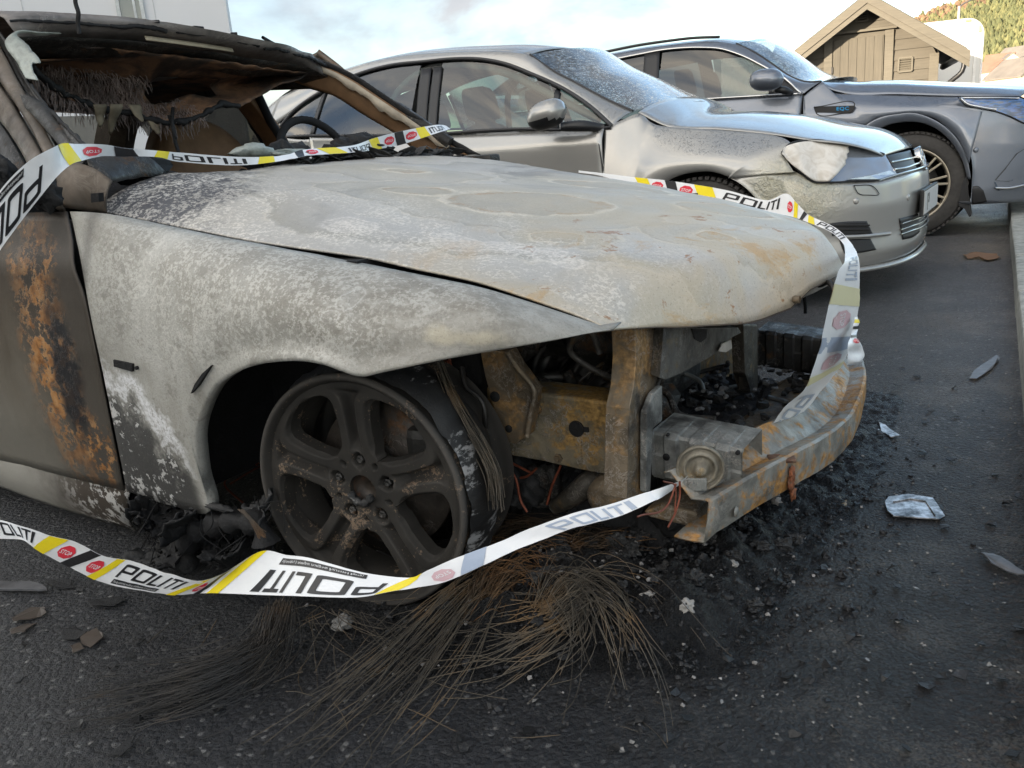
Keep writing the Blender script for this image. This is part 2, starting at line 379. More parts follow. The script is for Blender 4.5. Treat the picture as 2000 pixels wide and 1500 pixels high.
def mat_door():
    t = MT('burnt_door_metal'); X, Y, Z = t.xyz(); w = t.warp(.06, 12)
    md = t.noise(9, 5, .6, v=w); hi = t.noise(60, 5, .7); st = t.noise(6, 4, .6, v=t.vec((1, 1, .3), v=w))
    grad = t.math('ADD', t.mul(t.math('SUBTRACT', Z, .2), 1.5), t.mul(t.math('SUBTRACT', st, .5), .7))
    base = t.ramp(grad, [(.05, (.19, .175, .145)), (.35, (.15, .13, .10)), (.6, (.085, .066, .046)), (.9, (.040, .031, .024))])
    fwd = t.th(t.math('ADD', X, t.mul(t.math('SUBTRACT', md, .5), .25)), -.95, -.72)
    base = t.mix(t.mul(fwd, .75), base, (.045, .037, .030))
    band = t.mul(t.blob((-.80, -.88, .47), (.085, .3, .24), v=t.warp(.10, 7), soft=.55), 1.)
    rustm = t.mul(band, t.th(t.math('ADD', t.mul(hi, .35), t.mul(t.noise(20, 6, .75), .65)), .47, .53))
    rcol = t.ramp(t.noise(38, 4, .6), [(.35, (.20, .085, .028)), (.5, (.40, .185, .06)), (.65, (.50, .28, .12))])
    base = t.mix(rustm, base, rcol)
    soot = t.mul(t.blob((-.735, -.88, .45), (.055, .3, .16), v=t.warp(.12, 9), soft=.3), t.th(md, .35, .5))
    base = t.mix(t.mul(soot, .95), base, (.014, .014, .016))
    r2 = t.mul(t.blob((-.70, -.88, .27), (.06, .3, .07), v=t.warp(.1, 10)), t.th(t.noise(33, 5, .75), .5, .56))
    base = t.mix(r2, base, rcol)
    up = t.mul(t.blob((-.80, -.86, .70), (.10, .3, .06), v=t.warp(.08, 9)), t.th(t.noise(28, 5, .75), .54, .6))
    base = t.mix(t.mul(up, .8), base, rcol)
    h = t.math('ADD', t.mul(hi, .4), t.math('SUBTRACT', rustm, t.mul(soot, -1.2)))
    return t.done(color=base, rough=t.ramp(md, [(.3, .40), (.7, .6)]), metal=.25, normal=t.bump(h, .35, .004))

def mat_sill():
    t = MT('burnt_sill'); X, Y, Z = t.xyz(); md = t.noise(14, 5, .65)
    base = t.ramp(t.math('ADD', X, t.mul(t.math('SUBTRACT', md, .5), .3)), [(.0, (.30, .285, .25)), (.01, (.30, .285, .25))])
    f = t.th(t.math('ADD', X, t.mul(t.math('SUBTRACT', md, .5), .25)), -1.1, -.82)
    base = t.mix(f, (.30, .285, .25), (.065, .052, .040))
    chip = t.mul(t.th(X, -.98, -.78), t.th(t.math('ADD', t.mul(t.noise(48, 4, .7), .6), t.mul(t.noise(12, 3), .4)), .50, .55))
    base = t.mix(chip, base, (.50, .48, .45))
    return t.done(color=base, rough=.6, metal=.1, normal=t.bump(t.math('ADD', chip, md), .5, .004))

def mat_rust(name, base=(.115, .105, .085), rust=(.42, .235, .06), amt=.5, pale=.45, scale=1., wet=.5, dark=.8):
    """bare steel after the fire: grey, ochre rust, pale ash veins"""
    t = MT(name); w = t.warp(.03, 25*scale)
    a = t.noise(11*scale, 6, .68, .4, v=w); b = t.noise(26*scale, 5, .7, v=w); c = t.noise(90*scale, 4, .6)
    col = t.ramp(a, [(.3, tuple(np.array(base)*.35)), (.5, base), (.7, tuple(np.array(base)*1.5))])
    rm = t.th(t.math('ADD', t.mul(b, .6), t.mul(t.noise(5*scale, 3), .5)), .68-.28*amt, .78-.28*amt)
    rc = t.ramp(c, [(.35, tuple(np.array(rust)*.45)), (.6, rust), (.75, tuple(np.minimum(1, np.array(rust)*1.35)))])
    col = t.mix(t.mul(rm, .9), col, rc)
    rn = t.math('ABSOLUTE', t.math('SUBTRACT', t.noise(34*scale, 4, .7, .6), .5))
    v = t.mul(t.inv(t.th(rn, .006, .028)), t.th(t.noise(9*scale, 4, .6), .47, .58))
    col = t.mix(t.mul(v, pale), col, (.42, .38, .34))
    col = t.mix(t.mul(t.th(t.noise(7*scale, 4, .6, v=t.vec(loc=(4, 2, 1))), .58, .70), dark), col, (.02, .019, .018))
    return t.done(color=col, rough=t.ramp(b, [(.35, .35), (.65, .75)]), metal=.3, normal=t.bump(t.math('ADD', a, t.math('ADD', t.mul(c, .4), v)), wet, .005))

def mat_char(name, c=(.009, .009, .0095), pale=.12, rough=.75, scale=1.):
    t = MT(name); n = t.noise(28*scale, 6, .7, .4); m = t.noise(110*scale, 4, .7)
    col = t.ramp(n, [(.3, tuple(np.array(c)*.5)), (.55, c), (.75, tuple(np.array(c)*2.2))])
    if pale: col = t.mix(t.mul(t.th(t.math('ADD', t.mul(n, .4), t.mul(m, .6)), .60, .68), pale*3), col, (.30, .29, .28))
    return t.done(color=col, rough=rough, normal=t.bump(t.math('ADD', n, t.mul(m, .5)), .7, .006))

def mat_rim():
    t = MT('burnt_alloy'); n = t.noise(10, 5, .6); h = t.noise(170, 4, .7)
    col = t.ramp(n, [(.3, (.022, .0205, .0185)), (.6, (.036, .033, .029)), (.8, (.052, .047, .041))])
    dust = t.mul(t.th(t.math('ADD', t.mul(h, .5), t.mul(t.noise(15, 4, .65), .6)), .625, .68), .7)
    col = t.mix(dust, col, (.24, .17, .115))
    nm = t.n('ShaderNodeNewGeometry')
    e = t.th(nm.outputs['Pointiness'], .53, .60)
    col = t.mix(t.mul(e, .55), col, (.17, .155, .14))
    return t.done(color=col, rough=.78, metal=.15, normal=t.bump(h, .25, .002), spec=.3)

def mat_tyre_ash():
    t = MT('burnt_tyre'); n = t.noise(20, 6, .7); m = t.noise(60, 5, .7, v=t.vec((1, .35, 1)))
    col = t.ramp(n, [(.35, (.008, .008, .0085)), (.7, (.022, .021, .020))])
    col = t.mix(t.mul(t.th(t.math('ADD', t.mul(m, .55), t.mul(t.noise(8, 4, .6), .5)), .58, .64), .8), col, (.33, .325, .32))
    return t.done(color=col, rough=.6, normal=t.bump(t.math('ADD', n, m), .5, .004))

HOOD, FEND, DOOR, SILL, RIM, TYRE = mat_hood(), mat_fender(), mat_door(), mat_sill(), mat_rim(), mat_tyre_ash()
RUST = mat_rust('rusty_rail', (.21, .18, .125), (.46, .275, .085), .66, .9, 1.25, .7, .85)
BROWN = mat_rust('scorched_post', (.15, .118, .08), (.34, .205, .085), .5, .4, 1., .5, .85)
GALV = mat_rust('scorched_zinc', (.19, .195, .185), (.36, .22, .09), .15, .45)
BEAM = mat_rust('beam_steel', (.24, .235, .21), (.46, .23, .055), .56, .3, .9, .4, .55)
BLACKST = mat_rust('sooty_steel', (.030, .029, .027), (.12, .065, .03), .3, .25)
CHAR = mat_char('char'); CHARP = mat_char('pale_char', (.03, .03, .03), .35)
SOOT = mat_char('soot', (.0075, .0075, .008), .0, .9)
PILLAR = mat_rust('scorched_pillar', (.105, .085, .066), (.20, .11, .055), .3, .08, .5, .1, .35)
ROOFM = mat_rust('scorched_roof', (.20, .182, .17), (.20, .15, .12), .15, .3, .45, .12, .25)
TAN = plain('scorched_tan_trim', (.19, .105, .05), .75, nscale=20, var=.4)
def mat_head():
    t = MT('burnt_roof_liner'); n = t.noise(6, 5, .6, .4); m = t.noise(40, 5, .7)
    c = t.ramp(n, [(.33, (.022, .019, .018)), (.45, (.07, .045, .032)), (.56, (.26, .14, .075)), (.68, (.09, .06, .045))])
    return t.done(color=c, rough=.8, normal=t.bump(m, .5, .005))
HEAD = mat_head()
COPPER = plain('scorched_copper', (.20, .055, .028), .5, .4)
WIRE = MT('tyre_cord'); _o = WIRE.n('ShaderNodeObjectInfo')
WIRE = WIRE.done(color=WIRE.ramp(WIRE.noise(8, 3), [(.35, (.03, .024, .018)), (.52, (.085, .055, .032)), (.65, (.22, .115, .05))]), rough=.5, metal=.4)
WIREG = MT('tyre_cord_grey'); WIREG = WIREG.done(color=WIREG.ramp(WIREG.noise(9, 3), [(.35, (.05, .045, .038)), (.55, (.115, .095, .07)), (.68, (.19, .12, .06))]), rough=.45, metal=.25)
DARKST = plain('dark_metal', (.035, .033, .031), .5, .5)
GLASSY = plain('crazed_glass', (.27, .29, .26), .35, var=.5, nscale=60, bump=.6)
def mat_glass(name, tint, drops=False, refl=1.35):
    t = MT(name); t.t.nodes.remove(t.p)
    fr_ = t.n('ShaderNodeFresnel', {'IOR': 1.5}); tr = t.n('ShaderNodeBsdfTransparent', {'Color': (*tint, 1)}); gl = t.n('ShaderNodeBsdfGlossy', {'Roughness': .03 if not drops else .06, 'Color': (1, 1, 1, 1)})
    f = t.math('MULTIPLY_ADD', fr_.outputs[0], refl, .02)
    if drops:
        d = t.inv(t.th(t.vor(58, v=t.warp(.012, 50)), .18, .40)); d2 = t.inv(t.th(t.vor(120), .16, .40))
        k = t.math('MAXIMUM', t.mul(d, t.th(t.noise(22, 3), .38, .55)), t.mul(d2, .8)); nb = t.bump(k, 1., .014)
        t.l(nb, gl.inputs['Normal']); f = t.math('ADD', f, t.mul(k, .30))
    m = t.n('ShaderNodeMixShader'); t.set(m.inputs[0], t.math('MINIMUM', f, 1.)); t.l(tr.outputs[0], m.inputs[1]); t.l(gl.outputs[0], m.inputs[2]); t.l(m.outputs[0], t.o.inputs[0])
    return t.m
# ================================================================ ground and setting
def Wp(px, py, **k): return U('w', px, py, **k)
KA, KB = np.array([4.269, 7.083]), np.array([1.61, 2.527])           # kerb line
KD = (KA-KB)/np.linalg.norm(KA-KB); KN = np.array([KD[1], -KD[0]])    # along, and outwards (to the right)
def mat_asphalt():
    t = MT('asphalt'); X, Y, Z = t.xyz()
    big = t.noise(.9, 5, .6); md = t.noise(5, 5, .65); agg = t.vor(105, out='Color'); aggd = t.vor(105); fine = t.noise(190, 4, .7); gr = t.noise(62, 4, .7)
    stone = t.xyz(agg)[0]
    lo = t.ramp(stone, [(.0, (.012, .013, .016)), (.5, (.023, .024, .029)), (.86, (.040, .042, .048)), (.93, (.10, .10, .104)), (1., (.34, .335, .32))])
    base = t.mix(t.mul(t.th(aggd, .35, .6), .75), lo, (.020, .020, .023))
    base = t.mix(t.mul(t.th(gr, .45, .60), .55), base, (.016, .016, .019))
    base = t.mix(t.mul(t.th(big, .40, .66), .45), base, (.020, .0205, .026))
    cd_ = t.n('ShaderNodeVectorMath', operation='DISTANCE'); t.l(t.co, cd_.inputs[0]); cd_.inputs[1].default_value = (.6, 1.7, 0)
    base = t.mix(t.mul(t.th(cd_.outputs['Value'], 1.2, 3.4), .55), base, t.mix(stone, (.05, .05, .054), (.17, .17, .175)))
    # burnt zone around the nose and flank of the car
    w = t.warp(.5, 2.4, detail=5)
    burn = t.blob((.66, 1.50, 0), (.95, .55, 1), v=w, soft=.7)
    burn = t.math('MAXIMUM', burn, t.blob((.05, 1.62, 0), (.75, .42, 1), v=w, soft=.5))
    base = t.mix(t.mul(burn, .92), base, t.ramp(fine, [(.35, (.004, .004, .0045)), (.65, (.014, .014, .016)), (.78, (.06, .06, .062))]))
    # pale grit drifted along the kerb
    k = t.n('ShaderNodeVectorMath', operation='DOT_PRODUCT'); t.l(t.co, k.inputs[0]); k.inputs[1].default_value = (KN[0], KN[1], 0)
    kd = t.math('SUBTRACT', k.outputs['Value'], float(KB@KN))
    grit = t.mul(t.th(kd, -.75, .05), t.th(t.math('ADD', t.mul(fine, .5), t.mul(md, .5)), .50, .58))
    base = t.mix(t.mul(grit, .6), base, (.15, .14, .125))
    red = t.mul(t.th(kd, -.25, .1), t.th(gr, .5, .6)); base = t.mix(t.mul(red, .5), base, (.11, .065, .045))
    h = t.math('ADD', t.mul(t.inv(aggd), .7), t.math('ADD', t.mul(fine, .9), t.mul(gr, .55)))
    return t.done(color=base, rough=t.math('SUBTRACT', .50, t.mul(t.th(big, .42, .62), .16)), normal=t.bump(h, 1., .014), spec=.6)
ASPH = mat_asphalt()
m = MB(); xs = np.concatenate([[-1500, -300, -60, -20], np.linspace(-8, 8, 33), [20, 60, 300, 1500]]); G = np.array([[(x, y, 0) for y in np.concatenate([[-1500, -300, -60, -20], np.linspace(-6, 16, 45), [30, 60, 300, 3000]])] for x in xs])
ground = tag(m.grid(G).build('ground', ASPH, None, out=(0, 0, 1)), kind='structure')
CONC = MT('kerb_concrete'); _n = CONC.noise(22, 5, .65); CONC = CONC.done(color=CONC.ramp(_n, [(.3, (.15, .155, .14)), (.55, (.27, .275, .25)), (.75, (.36, .36, .33))]), rough=.8, normal=CONC.bump(_n, .5, .006))
kang = math.atan2(KD[1], KD[0])
def kp(s, n_, z): p = KB+KD*s+KN*n_; return (p[0], p[1], z)
m = MB(); s = -4.0
while s < 16:
    l_ = 1.0; m.box(kp(s+l_/2, .15, .05+random.uniform(-.003, .003)), (l_-.008, .30, .14), rz=kang+random.uniform(-.004, .004), bev=.012); s += l_
kb = tag(m.build('kerb', CONC, None, bevel=0), kind='structure')
m = MB(); m.grid(np.array([[kp(s, n_, .112) for s in (-6, 20)] for n_ in (.30, 40)])); 
PAVE = MT('pavement'); _n = PAVE.noise(30, 5, .7); PAVE = PAVE.done(color=PAVE.ramp(_n, [(.3, (.09, .088, .082)), (.7, (.19, .185, .17))]), rough=.85, normal=PAVE.bump(_n, .5, .006)); tag(m.build('pavement', PAVE, None, out=(0, 0, 1)), kind='structure')

# ---- white building behind the burnt car
WHITE = plain('white_cladding', (.58, .585, .59), .6, nscale=.6, var=.04, bump=.0)
SHW = plain('white_render', (.70, .71, .72), .7, nscale=1.2, var=.03, bump=.0)
bR = Wp(478, 72, y=17.0); bC = Wp(440, 0, y=16.2)
FR['h'] = (bC[0], bC[1], -.265); 
bld = tag(empty('white_building', (bC[0], bC[1], 0), .265), 'white clad building with narrow dark windows behind the burnt car', 'building')
GRID = plain('panel_joint', (.45, .46, .46), .8, var=.1)
WING = mat_glass('building_glass', (.10, .13, .12), refl=1.6)
m = MB(); m.box((-4.2, 6, 4.5), (8.4, 12, 9)); m.build('wall', WHITE, bld)
m = MB()
for x in (-1.2, -3.25, -5.6): m.box((x, -.003, 4.5), (.012, .008, 9))
for z in (2.7, 5.6): m.box((-4.2, -.003, z), (8.4, .008, .012))
m.build('panel_joint', GRID, bld)
m = MB(); m.box((-4.2, -.02, .25), (8.42, .04, .5)); m.build('plinth', plain('grey_plinth', (.25, .25, .25), .8), bld)
m = MB(); m.box((-4.2, 5.9, 9.05), (8.6, 12.2, .12), bev=.02); m.build('parapet', GRID, bld)
Q = [U('h', *q, y=0) for q in ((228, 0), (275, 0), (271, 38))]
wx0, wx1 = Q[0][0], Q[1][0]; wz = min(3.0, Q[2][2]-.1)
for (a, b, z0, z1) in ((wx0, wx1, wz, wz+2.4), (-8.2, -4.35, 1.0+wz*.5, wz+2.4)):
    f = MB(); w_, h_ = b-a, z1-z0; cx, cz = (a+b)/2, (z0+z1)/2
    for dx in (-w_/2, w_/2): f.box((cx+dx, -.01, cz), (.06, .10, h_+.06))
    for dz in (-h_/2, h_/2): f.box((cx, -.011, cz+dz), (w_, .10, .06))
    f.box((cx+w_*.18, -.012, cz), (.04, .06, h_))
    fr_ = f.build('window', plain('window_frame_grey', (.45, .47, .46), .5), bld)
    p = MB(); p.box((cx, -.012, cz), (w_, .012, h_)); p.build('pane', MT('dark_pane').done(color=(.10, .105, .08), rough=.08, metal=.0, coat=1.), fr_)
# ---- unseen block added to the left and behind, to shade the car park
shd = tag(empty('shade_caster', (-11.5, -8.5, 0), math.radians(-52)), 'unseen long pale block added to shade the car park', 'building')
SHB = plain('pale_render', (.74, .70, .62), .8, nscale=2, var=.06)
m = MB(); m.box((0, -4, 3.0), (26, 8, 6.0)); m.box((-20.1, -4, 5.5), (14.1, 8, 11)); m.build('wall', SHB, shd)  # low block shades the cars, taller one added to shade the white building
m = MB(); m.box((.2, -4, 6.1), (26.6, 8.6, .2), bev=.03); m.box((-20.1, -4, 11.1), (14.6, 8.6, .2), bev=.03); m.build('roof', plain('dark_roof', (.06, .06, .065), .7), shd)
for k in range(7):
    f = MB(); cx = -10.8+3.6*k
    for z in (1.9, 4.1):
        for dx in (-.75, .75): f.box((cx+dx, .03, z), (.08, .10, 1.6))
        for dz in (-.8, .8): f.box((cx, .031, z+dz), (1.58, .10, .08))
    fo_ = f.build('window', plain('window_white', (.6, .6, .6), .5), shd); p = MB(); p.box((cx, .02, 1.9), (1.5, .02, 1.6)); p.box((cx, .02, 4.1), (1.5, .02, 1.6)); p.build('pane', WING, fo_)

# ---- timber shed
SX, SY, SA = FR['s']
def S(px, py, y=0): return U('s', px, py, y=y)
def mat_timber(name, c, across=False):
    t = MT(name); n = t.noise(5, 5, .6, v=t.vec((.6, 1, 9) if not across else (9, 1, .6))); d = t.noise(1.6, 4)
    col = t.ramp(t.math('ADD', t.mul(n, .5), t.mul(d, .5)), [(.35, tuple(np.array(c)*.72)), (.6, c), (.75, tuple(np.array(c)*1.22))])
    return t.done(color=col, rough=.75, normal=t.bump(n, .25, .004))
TIM = mat_timber('shed_boards', (.095, .082, .060)); TIMV = mat_timber('shed_door_boards', (.098, .085, .062), True); TIMF = mat_timber('shed_fascia', (.125, .110, .082))
shed = tag(empty('timber_shed', (SX, SY, 0), -SA), 'small brown timber shed with plank door and pitched roof, behind the SUV', 'shed')
apx = S(1683, 4); le, re = S(1540, 106), S(1860, 104)
wl, wr = S(1556, 130)[0], S(1831, 120)[0]
slope = (apx[2]-re[2])/(re[0]-apx[0]); cx = apx[0]; hw = max(wr-cx, cx-wl); hw = (wr-wl)/2; cx = (wr+wl)/2; az = apx[2]-.06
wtop = lambda x: az-slope*abs(x-cx)-.05
m = MB(); z = .12; bh = .155                                   # lapped boards, each its own slanted strip
while z < az-.08:
    z1 = min(z+bh, az-.06); half = min(hw, (az-.05-z)/slope); half1 = min(hw, (az-.05-z1)/slope)
    V = [(cx-half, -.018, z), (cx+half, -.018, z), (cx+half1, .002, z1), (cx-half1, .002, z1)]; m.add(V+[(cx-half, .004, z), (cx+half, .004, z)], [(0, 1, 2, 3), (0, 4, 5, 1)], False); z = z1
D_ = 3.2
for sg in (-1, 1):
    zt = wtop(cx+hw); z = .12
    while z < zt:
        z1 = min(z+bh, zt); x0 = cx+sg*(hw+.018); x1 = cx+sg*(hw-.002)
        m.add([(x0, 0, z), (x0, D_, z), (x1, D_, z1), (x1, 0, z1)], [(0, 1, 2, 3)], False); z = z1
m.prism([(cx-hw, D_, .1), (cx+hw, D_, .1), (cx+hw, D_, wtop(cx+hw)), (cx, D_, az), (cx-hw, D_, wtop(cx-hw))], (0, .02, 0))
m.build('wall', TIM, shed)
m = MB()
for sg in (-1, 1):
    L_ = hw+.36; tip = np.array([cx+sg*L_, 0, az+.10-slope*L_]); top_ = np.array([cx, 0, az+.10])
    V = [top_+np.array([0, -.38, 0]), tip+np.array([0, -.38, 0]), tip+np.array([0, D_+.3, 0]), top_+np.array([0, D_+.3, 0])]; m.prism(V, (0, 0, .05))
rf = m.build('roof', plain('roof_felt', (.05, .05, .05), .85), shed)
m = MB()
for sg in (-1, 1):
    L_ = hw+.40; d = np.array([sg, 0, -slope]); n_ = np.array([0, 0, 1.])
    for off, dep, w_ in ((.135, -.415, .14), (.02, -.395, .115)):
        a, b = np.array([cx, dep, az+off]), np.array([cx, dep, az+off])+d*L_; m.prism([a, b, b-n_*w_, a-n_*w_], (0, .022, 0))
m.build('bargeboard', TIMF, shed)
# door with trim, hinges and cover strips
dl, dr = S(1628, 79)[0], S(1727, 66)[0]; dt_ = S(1680, 73)[2]
m = MB(); m.box(((dl+dr)/2, -.03, dt_/2+.03), (dr-dl, .03, dt_-.06), bev=.004)
for k in range(6): m.box((dl+(dr-dl)*(k+.5)/6, -.048, dt_/2+.03), ((dr-dl)/6-.035, .012, dt_-.07), bev=.004)
dr_ = m.build('door', TIMV, shed)
m = MB()
for z in (.5, dt_-.45, dt_-.95): m.box((dl-.01, -.055, z), (.03, .02, .10), bev=.004)
m.build('hinge', DARKST if 'DARKST' in globals() else GRID, dr_)
m = MB(); w_ = .125
m.box((dl-w_/2-.012, -.036, dt_/2+.05), (w_, .03, dt_+.02), bev=.004); m.box((dr+w_/2+.012, -.036, dt_/2+.05), (w_, .03, dt_+.02), bev=.004); m.box(((dl+dr)/2, -.05, dt_+.09), (dr-dl+2*w_+.10, .06, .035), bev=.004)
m.box((cx-hw+.05, -.03, wtop(cx+hw)/2), (.13, .03, wtop(cx+hw)-.1), bev=.004); m.box((cx+hw-.05, -.03, wtop(cx+hw)/2), (.13, .03, wtop(cx+hw)-.1), bev=.004)
m.build('door_trim', TIMF, shed)
for (px, py, w_, h_, n_) in ((1768, 126, .19, .20, 6), (1683, 33, .17, .13, 4)):
    c = S(px, py, -.03); m = MB()
    for sx in (-1, 1): m.box(c+np.array([sx*w_/2, 0, 0]), (.025, .03, h_))
    for sz in (-1, 1): m.box(c+np.array([0, .001, sz*h_/2]), (w_, .03, .025))
    for k in range(n_): m.box(c+np.array([0, .004, -h_/2+h_*(k+.5)/n_]), (w_-.03, .012, h_/n_*.55), M3=Matrix.Rotation(.5, 3, 'X'))
    m.build('air_vent', TIMF, shed)
m = MB(); gx = cx+hw+.34; gz = az+.06-slope*(hw+.34)
m.tube([(gx, -.36, gz), (gx, D_+.2, gz+.01)], .055, 10); m.tube(crv([(gx, -.25, gz-.03), (gx-.01, -.25, gz-.22), (gx-.20, -.15, gz-.42), (gx-.24, -.10, gz-.60), (gx-.24, -.10, .1)], 24), .035, 8)
m.build('gutter', plain('gutter_black', (.015, .015, .016), .4), shed)

# ---- white box trailer behind the shed
t0, t1 = Wp(1808, 50, y=17.5), Wp(1922, 40, y=17.5); TA = .32
FR['t'] = (t1[0], t1[1], TA)
trl = tag(empty('box_trailer', (t1[0], t1[1], 0), -TA), 'white box trailer with rounded roof corners, parked behind the shed', 'trailer')
TW = plain('trailer_white', (.56, .55, .52), .35, nscale=1.5, var=.04, bump=.02); tH = U('t', 1905, 36, y=0)[2]
Lx = 5.0
prof = [(-Lx, .55)]+[(-Lx, tH-.25), (-Lx+.1, tH-.06), (-Lx+.3, tH)]+[(-.30, tH)]+[(-.30+.30*math.sin(a), tH-.30+.30*math.cos(a)) for a in np.linspace(.2, math.pi/2, 8)]+[(0, .55)]
m = MB(); m.prism([(x, 0, z) for x, z in prof], (0, 2.3, 0)); m.build('box_body', TW, trl, bevel=.03)
m = MB(); m.tube([(x, -.004, z-.0) for x, z in prof[1:]], .022, 6); m.box((-Lx/2, -.008, tH-.42), (Lx, .02, .025)); m.box((-.12, -.01, 1.4), (.05, .02, 1.7)); m.box((-Lx/2, .02, .50), (Lx, .06, .12)); m.build('edge_trim', plain('trailer_trim', (.66, .64, .60), .4), trl)
for px in (1891, 1914):
    c = U('t', px, 40 if px < 1900 else 56, y=-.02); m = MB(); m.box(c, (.10 if px < 1900 else .05, .03, .05 if px < 1900 else .12), bev=.01); m.build('marker_lamp', plain('amber_lens', (.55, .30, .16), .3), trl)
for x in (-1.2, -2.2):
    for y in (.15, 2.15): m = MB(); m.lathe([(-.1, 0), (-.1, .2), (-.12, .33), (.1, .33), (.1, 0)], 28, 'y', (x, y, .33)); m.build('wheel', plain('trailer_tyre', (.03, .03, .03), .8), trl)

# ---- hill with its wood, houses and lamp posts far off
FR['f'] = (0, 0, 0)
HY = 420.
sky_px = [(1600, 150), (1700, 110), (1770, 60), (1797, 42), (1830, 26), (1870, 14), (1910, 6), (1950, -6), (2000, -22), (2100, -50), (2300, -90), (2600, -80)]
top = crv([Wp(a, b, y=HY+160) for a, b in sky_px], 60); base_z = Wp(1960, 160, y=HY-60)[2]
G = []
for i, p in enumerate(top):
    row = []
    b = np.array([p[0]*(HY-80)/(HY+160), HY-80, 0.])
    for t in np.linspace(0, 1, 26):
        q = b*(1-t)+p*t; q[2] = p[2]*(t**.85)*(1)+6*fbm(q, .02)*t*(1-t)*3; row.append(q)
    row.append(p+np.array([0, 200, -30])); G.append(row)
G = np.array(G)
HILLM = MT('hill_ground'); _n = HILLM.noise(.05, 5, .6); HILLM = HILLM.done(color=HILLM.ramp(_n, [(.35, (.08, .08, .035)), (.5, (.12, .095, .045)), (.65, (.14, .09, .055))]), rough=.9)
hill = tag(MB().grid(G).build('hill', HILLM, None, out=(0, -1, 1)), kind='structure')
m = MB()
for k in range(9000):
    i = random.uniform(4, 52); t = random.uniform(.10, 1.0)*25; a, b = int(i), int(t); p = G[a, b]*(1-(t-b))+G[a, min(25, b+1)]*(t-b); p = p+(G[min(59, a+1), b]-G[a, b])*(i-a)
    patch_ = fbm(p, .012, 3); warm = patch_ > .12 and random.random() < .85
    if warm and random.random() < .35: continue
    h_ = random.uniform(3.2, 6.6)*(.8 if warm else 1); r_ = h_*random.uniform(.2, .34)*(1.3 if warm else 1); mi = (2 + (random.random() < .4)) if warm else (random.random() < .5)
    levels = ((.0, .35), (.16, 1.), (.38, .85), (.52, .95), (.75, .45), (1., .03)) if not warm else ((.0, .3), (.3, 1.), (.6, 1.05), (.85, .7), (1., .1))
    Gq = [[p+np.array([r_*w_*random.uniform(.7, 1.25)*math.cos(q), r_*w_*random.uniform(.7, 1.25)*math.sin(q), h_*z+random.uniform(-.3, .3)]) for q in np.arange(6)*math.pi/3] for z, w_ in levels]
    m.grid(np.array(Gq), smooth=False, cv=True, mi=int(mi))
FOL = [plain('conifer_green', (.075, .082, .032), .8, nscale=.6, var=.4), plain('conifer_olive', (.115, .115, .045), .8, nscale=.6, var=.4), plain('autumn_brown', (.14, .085, .050), .85, nscale=.6, var=.4), plain('autumn_ochre', (.16, .11, .058), .85, nscale=.6, var=.4)]
tag(m.build('wood', FOL, None), kind='stuff')
HW = plain('house_white', (.70, .66, .58), .7, nscale=.5, var=.05); HWY = plain('house_cream', (.62, .52, .36), .7, nscale=.5, var=.05); HRED = plain('house_tile', (.24, .13, .09), .8, nscale=.5); HGR = plain('house_slate', (.17, .15, .13), .8, nscale=.5)
WDK = plain('far_window', (.05, .055, .06), .3)
hs_ = [((1934, 152), 300, 8.5, .2, HW, HRED, 'white gabled house with a red tile roof, leftmost on the far hillside'), ((1952, 132), 335, 8, .9, HW, HRED, 'white house with a red roof, highest of the far hillside houses'), ((1968, 136), 330, 9, -.3, HWY, HGR, 'cream house with a dark slate roof among the far hillside houses'),
       ((1990, 126), 345, 11, .35, HW, HGR, 'wide white house with dark roof, upper right of the far hillside'), ((1985, 148), 300, 9, .6, HWY, HRED, 'cream house with red tile roof, at the right picture edge below the hill'), ((1950, 158), 270, 7, -.5, HW, HGR, 'small white house with dark roof just above the SUV hood'), ((1995, 168), 200, 10, .15, HWY, HGR, 'large cream gable-end house nearest behind the SUV hood')]
for (px, py), yy, w_, a, mw, mr, lab in hs_:
    p = Wp(px, py, y=yy); h_ = w_*.55; sc = empty('hillside_house', (p[0], p[1], p[2]-h_*.6), a); tag(sc, lab, 'house', 'houses on the far hillside')
    d_ = w_*1.15
    m = MB(); m.prism([(-w_/2, -d_/2, -6), (w_/2, -d_/2, -6), (w_/2, -d_/2, h_), (0, -d_/2, h_+w_*.38), (-w_/2, -d_/2, h_)], (0, d_, 0)); m.build('wall', mw, sc)
    m = MB()
    for sg in (-1, 1):
        t_ = (0, -d_/2-.4, h_+w_*.38+.25); e_ = (sg*(w_/2+.5), -d_/2-.4, h_-.38+.25); m.prism([t_, e_, (e_[0], e_[1], e_[2]-.3), (t_[0], t_[1], t_[2]-.3)], (0, d_+.8, 0))
    m.build('roof', mr, sc)
    for x in (-w_*.25, w_*.22): m = MB(); m.box((x, -d_/2-.02, h_*.55), (1.3, .1, 1.5)); m.build('window', WDK, sc)
POLE = plain('lamp_post_grey', (.55, .52, .46), .5)
p = Wp(1872, 40, y=60); q = Wp(1873, 12, y=60)
lp = tag(empty('street_lamp', (p[0], p[1], 0)), 'tall street lamp with a curved arm, standing beyond the white trailer', 'street lamp'); m = MB(); zt = q[2]; m.tube([(0, 0, 0), (0, 0, zt)], (.14, .09), 8); m.build('post', POLE, lp)
m = MB(); m.tube(crv([(0, 0, zt-.05), (.25, 0, zt+.12), (.75, 0, zt+.30)], 10), .05, 6); m.box((.95, 0, zt+.34), (.6, .2, .10), bev=.03); m.build('lamp_head', plain('lamp_head_dark', (.08, .08, .08), .5), lp)
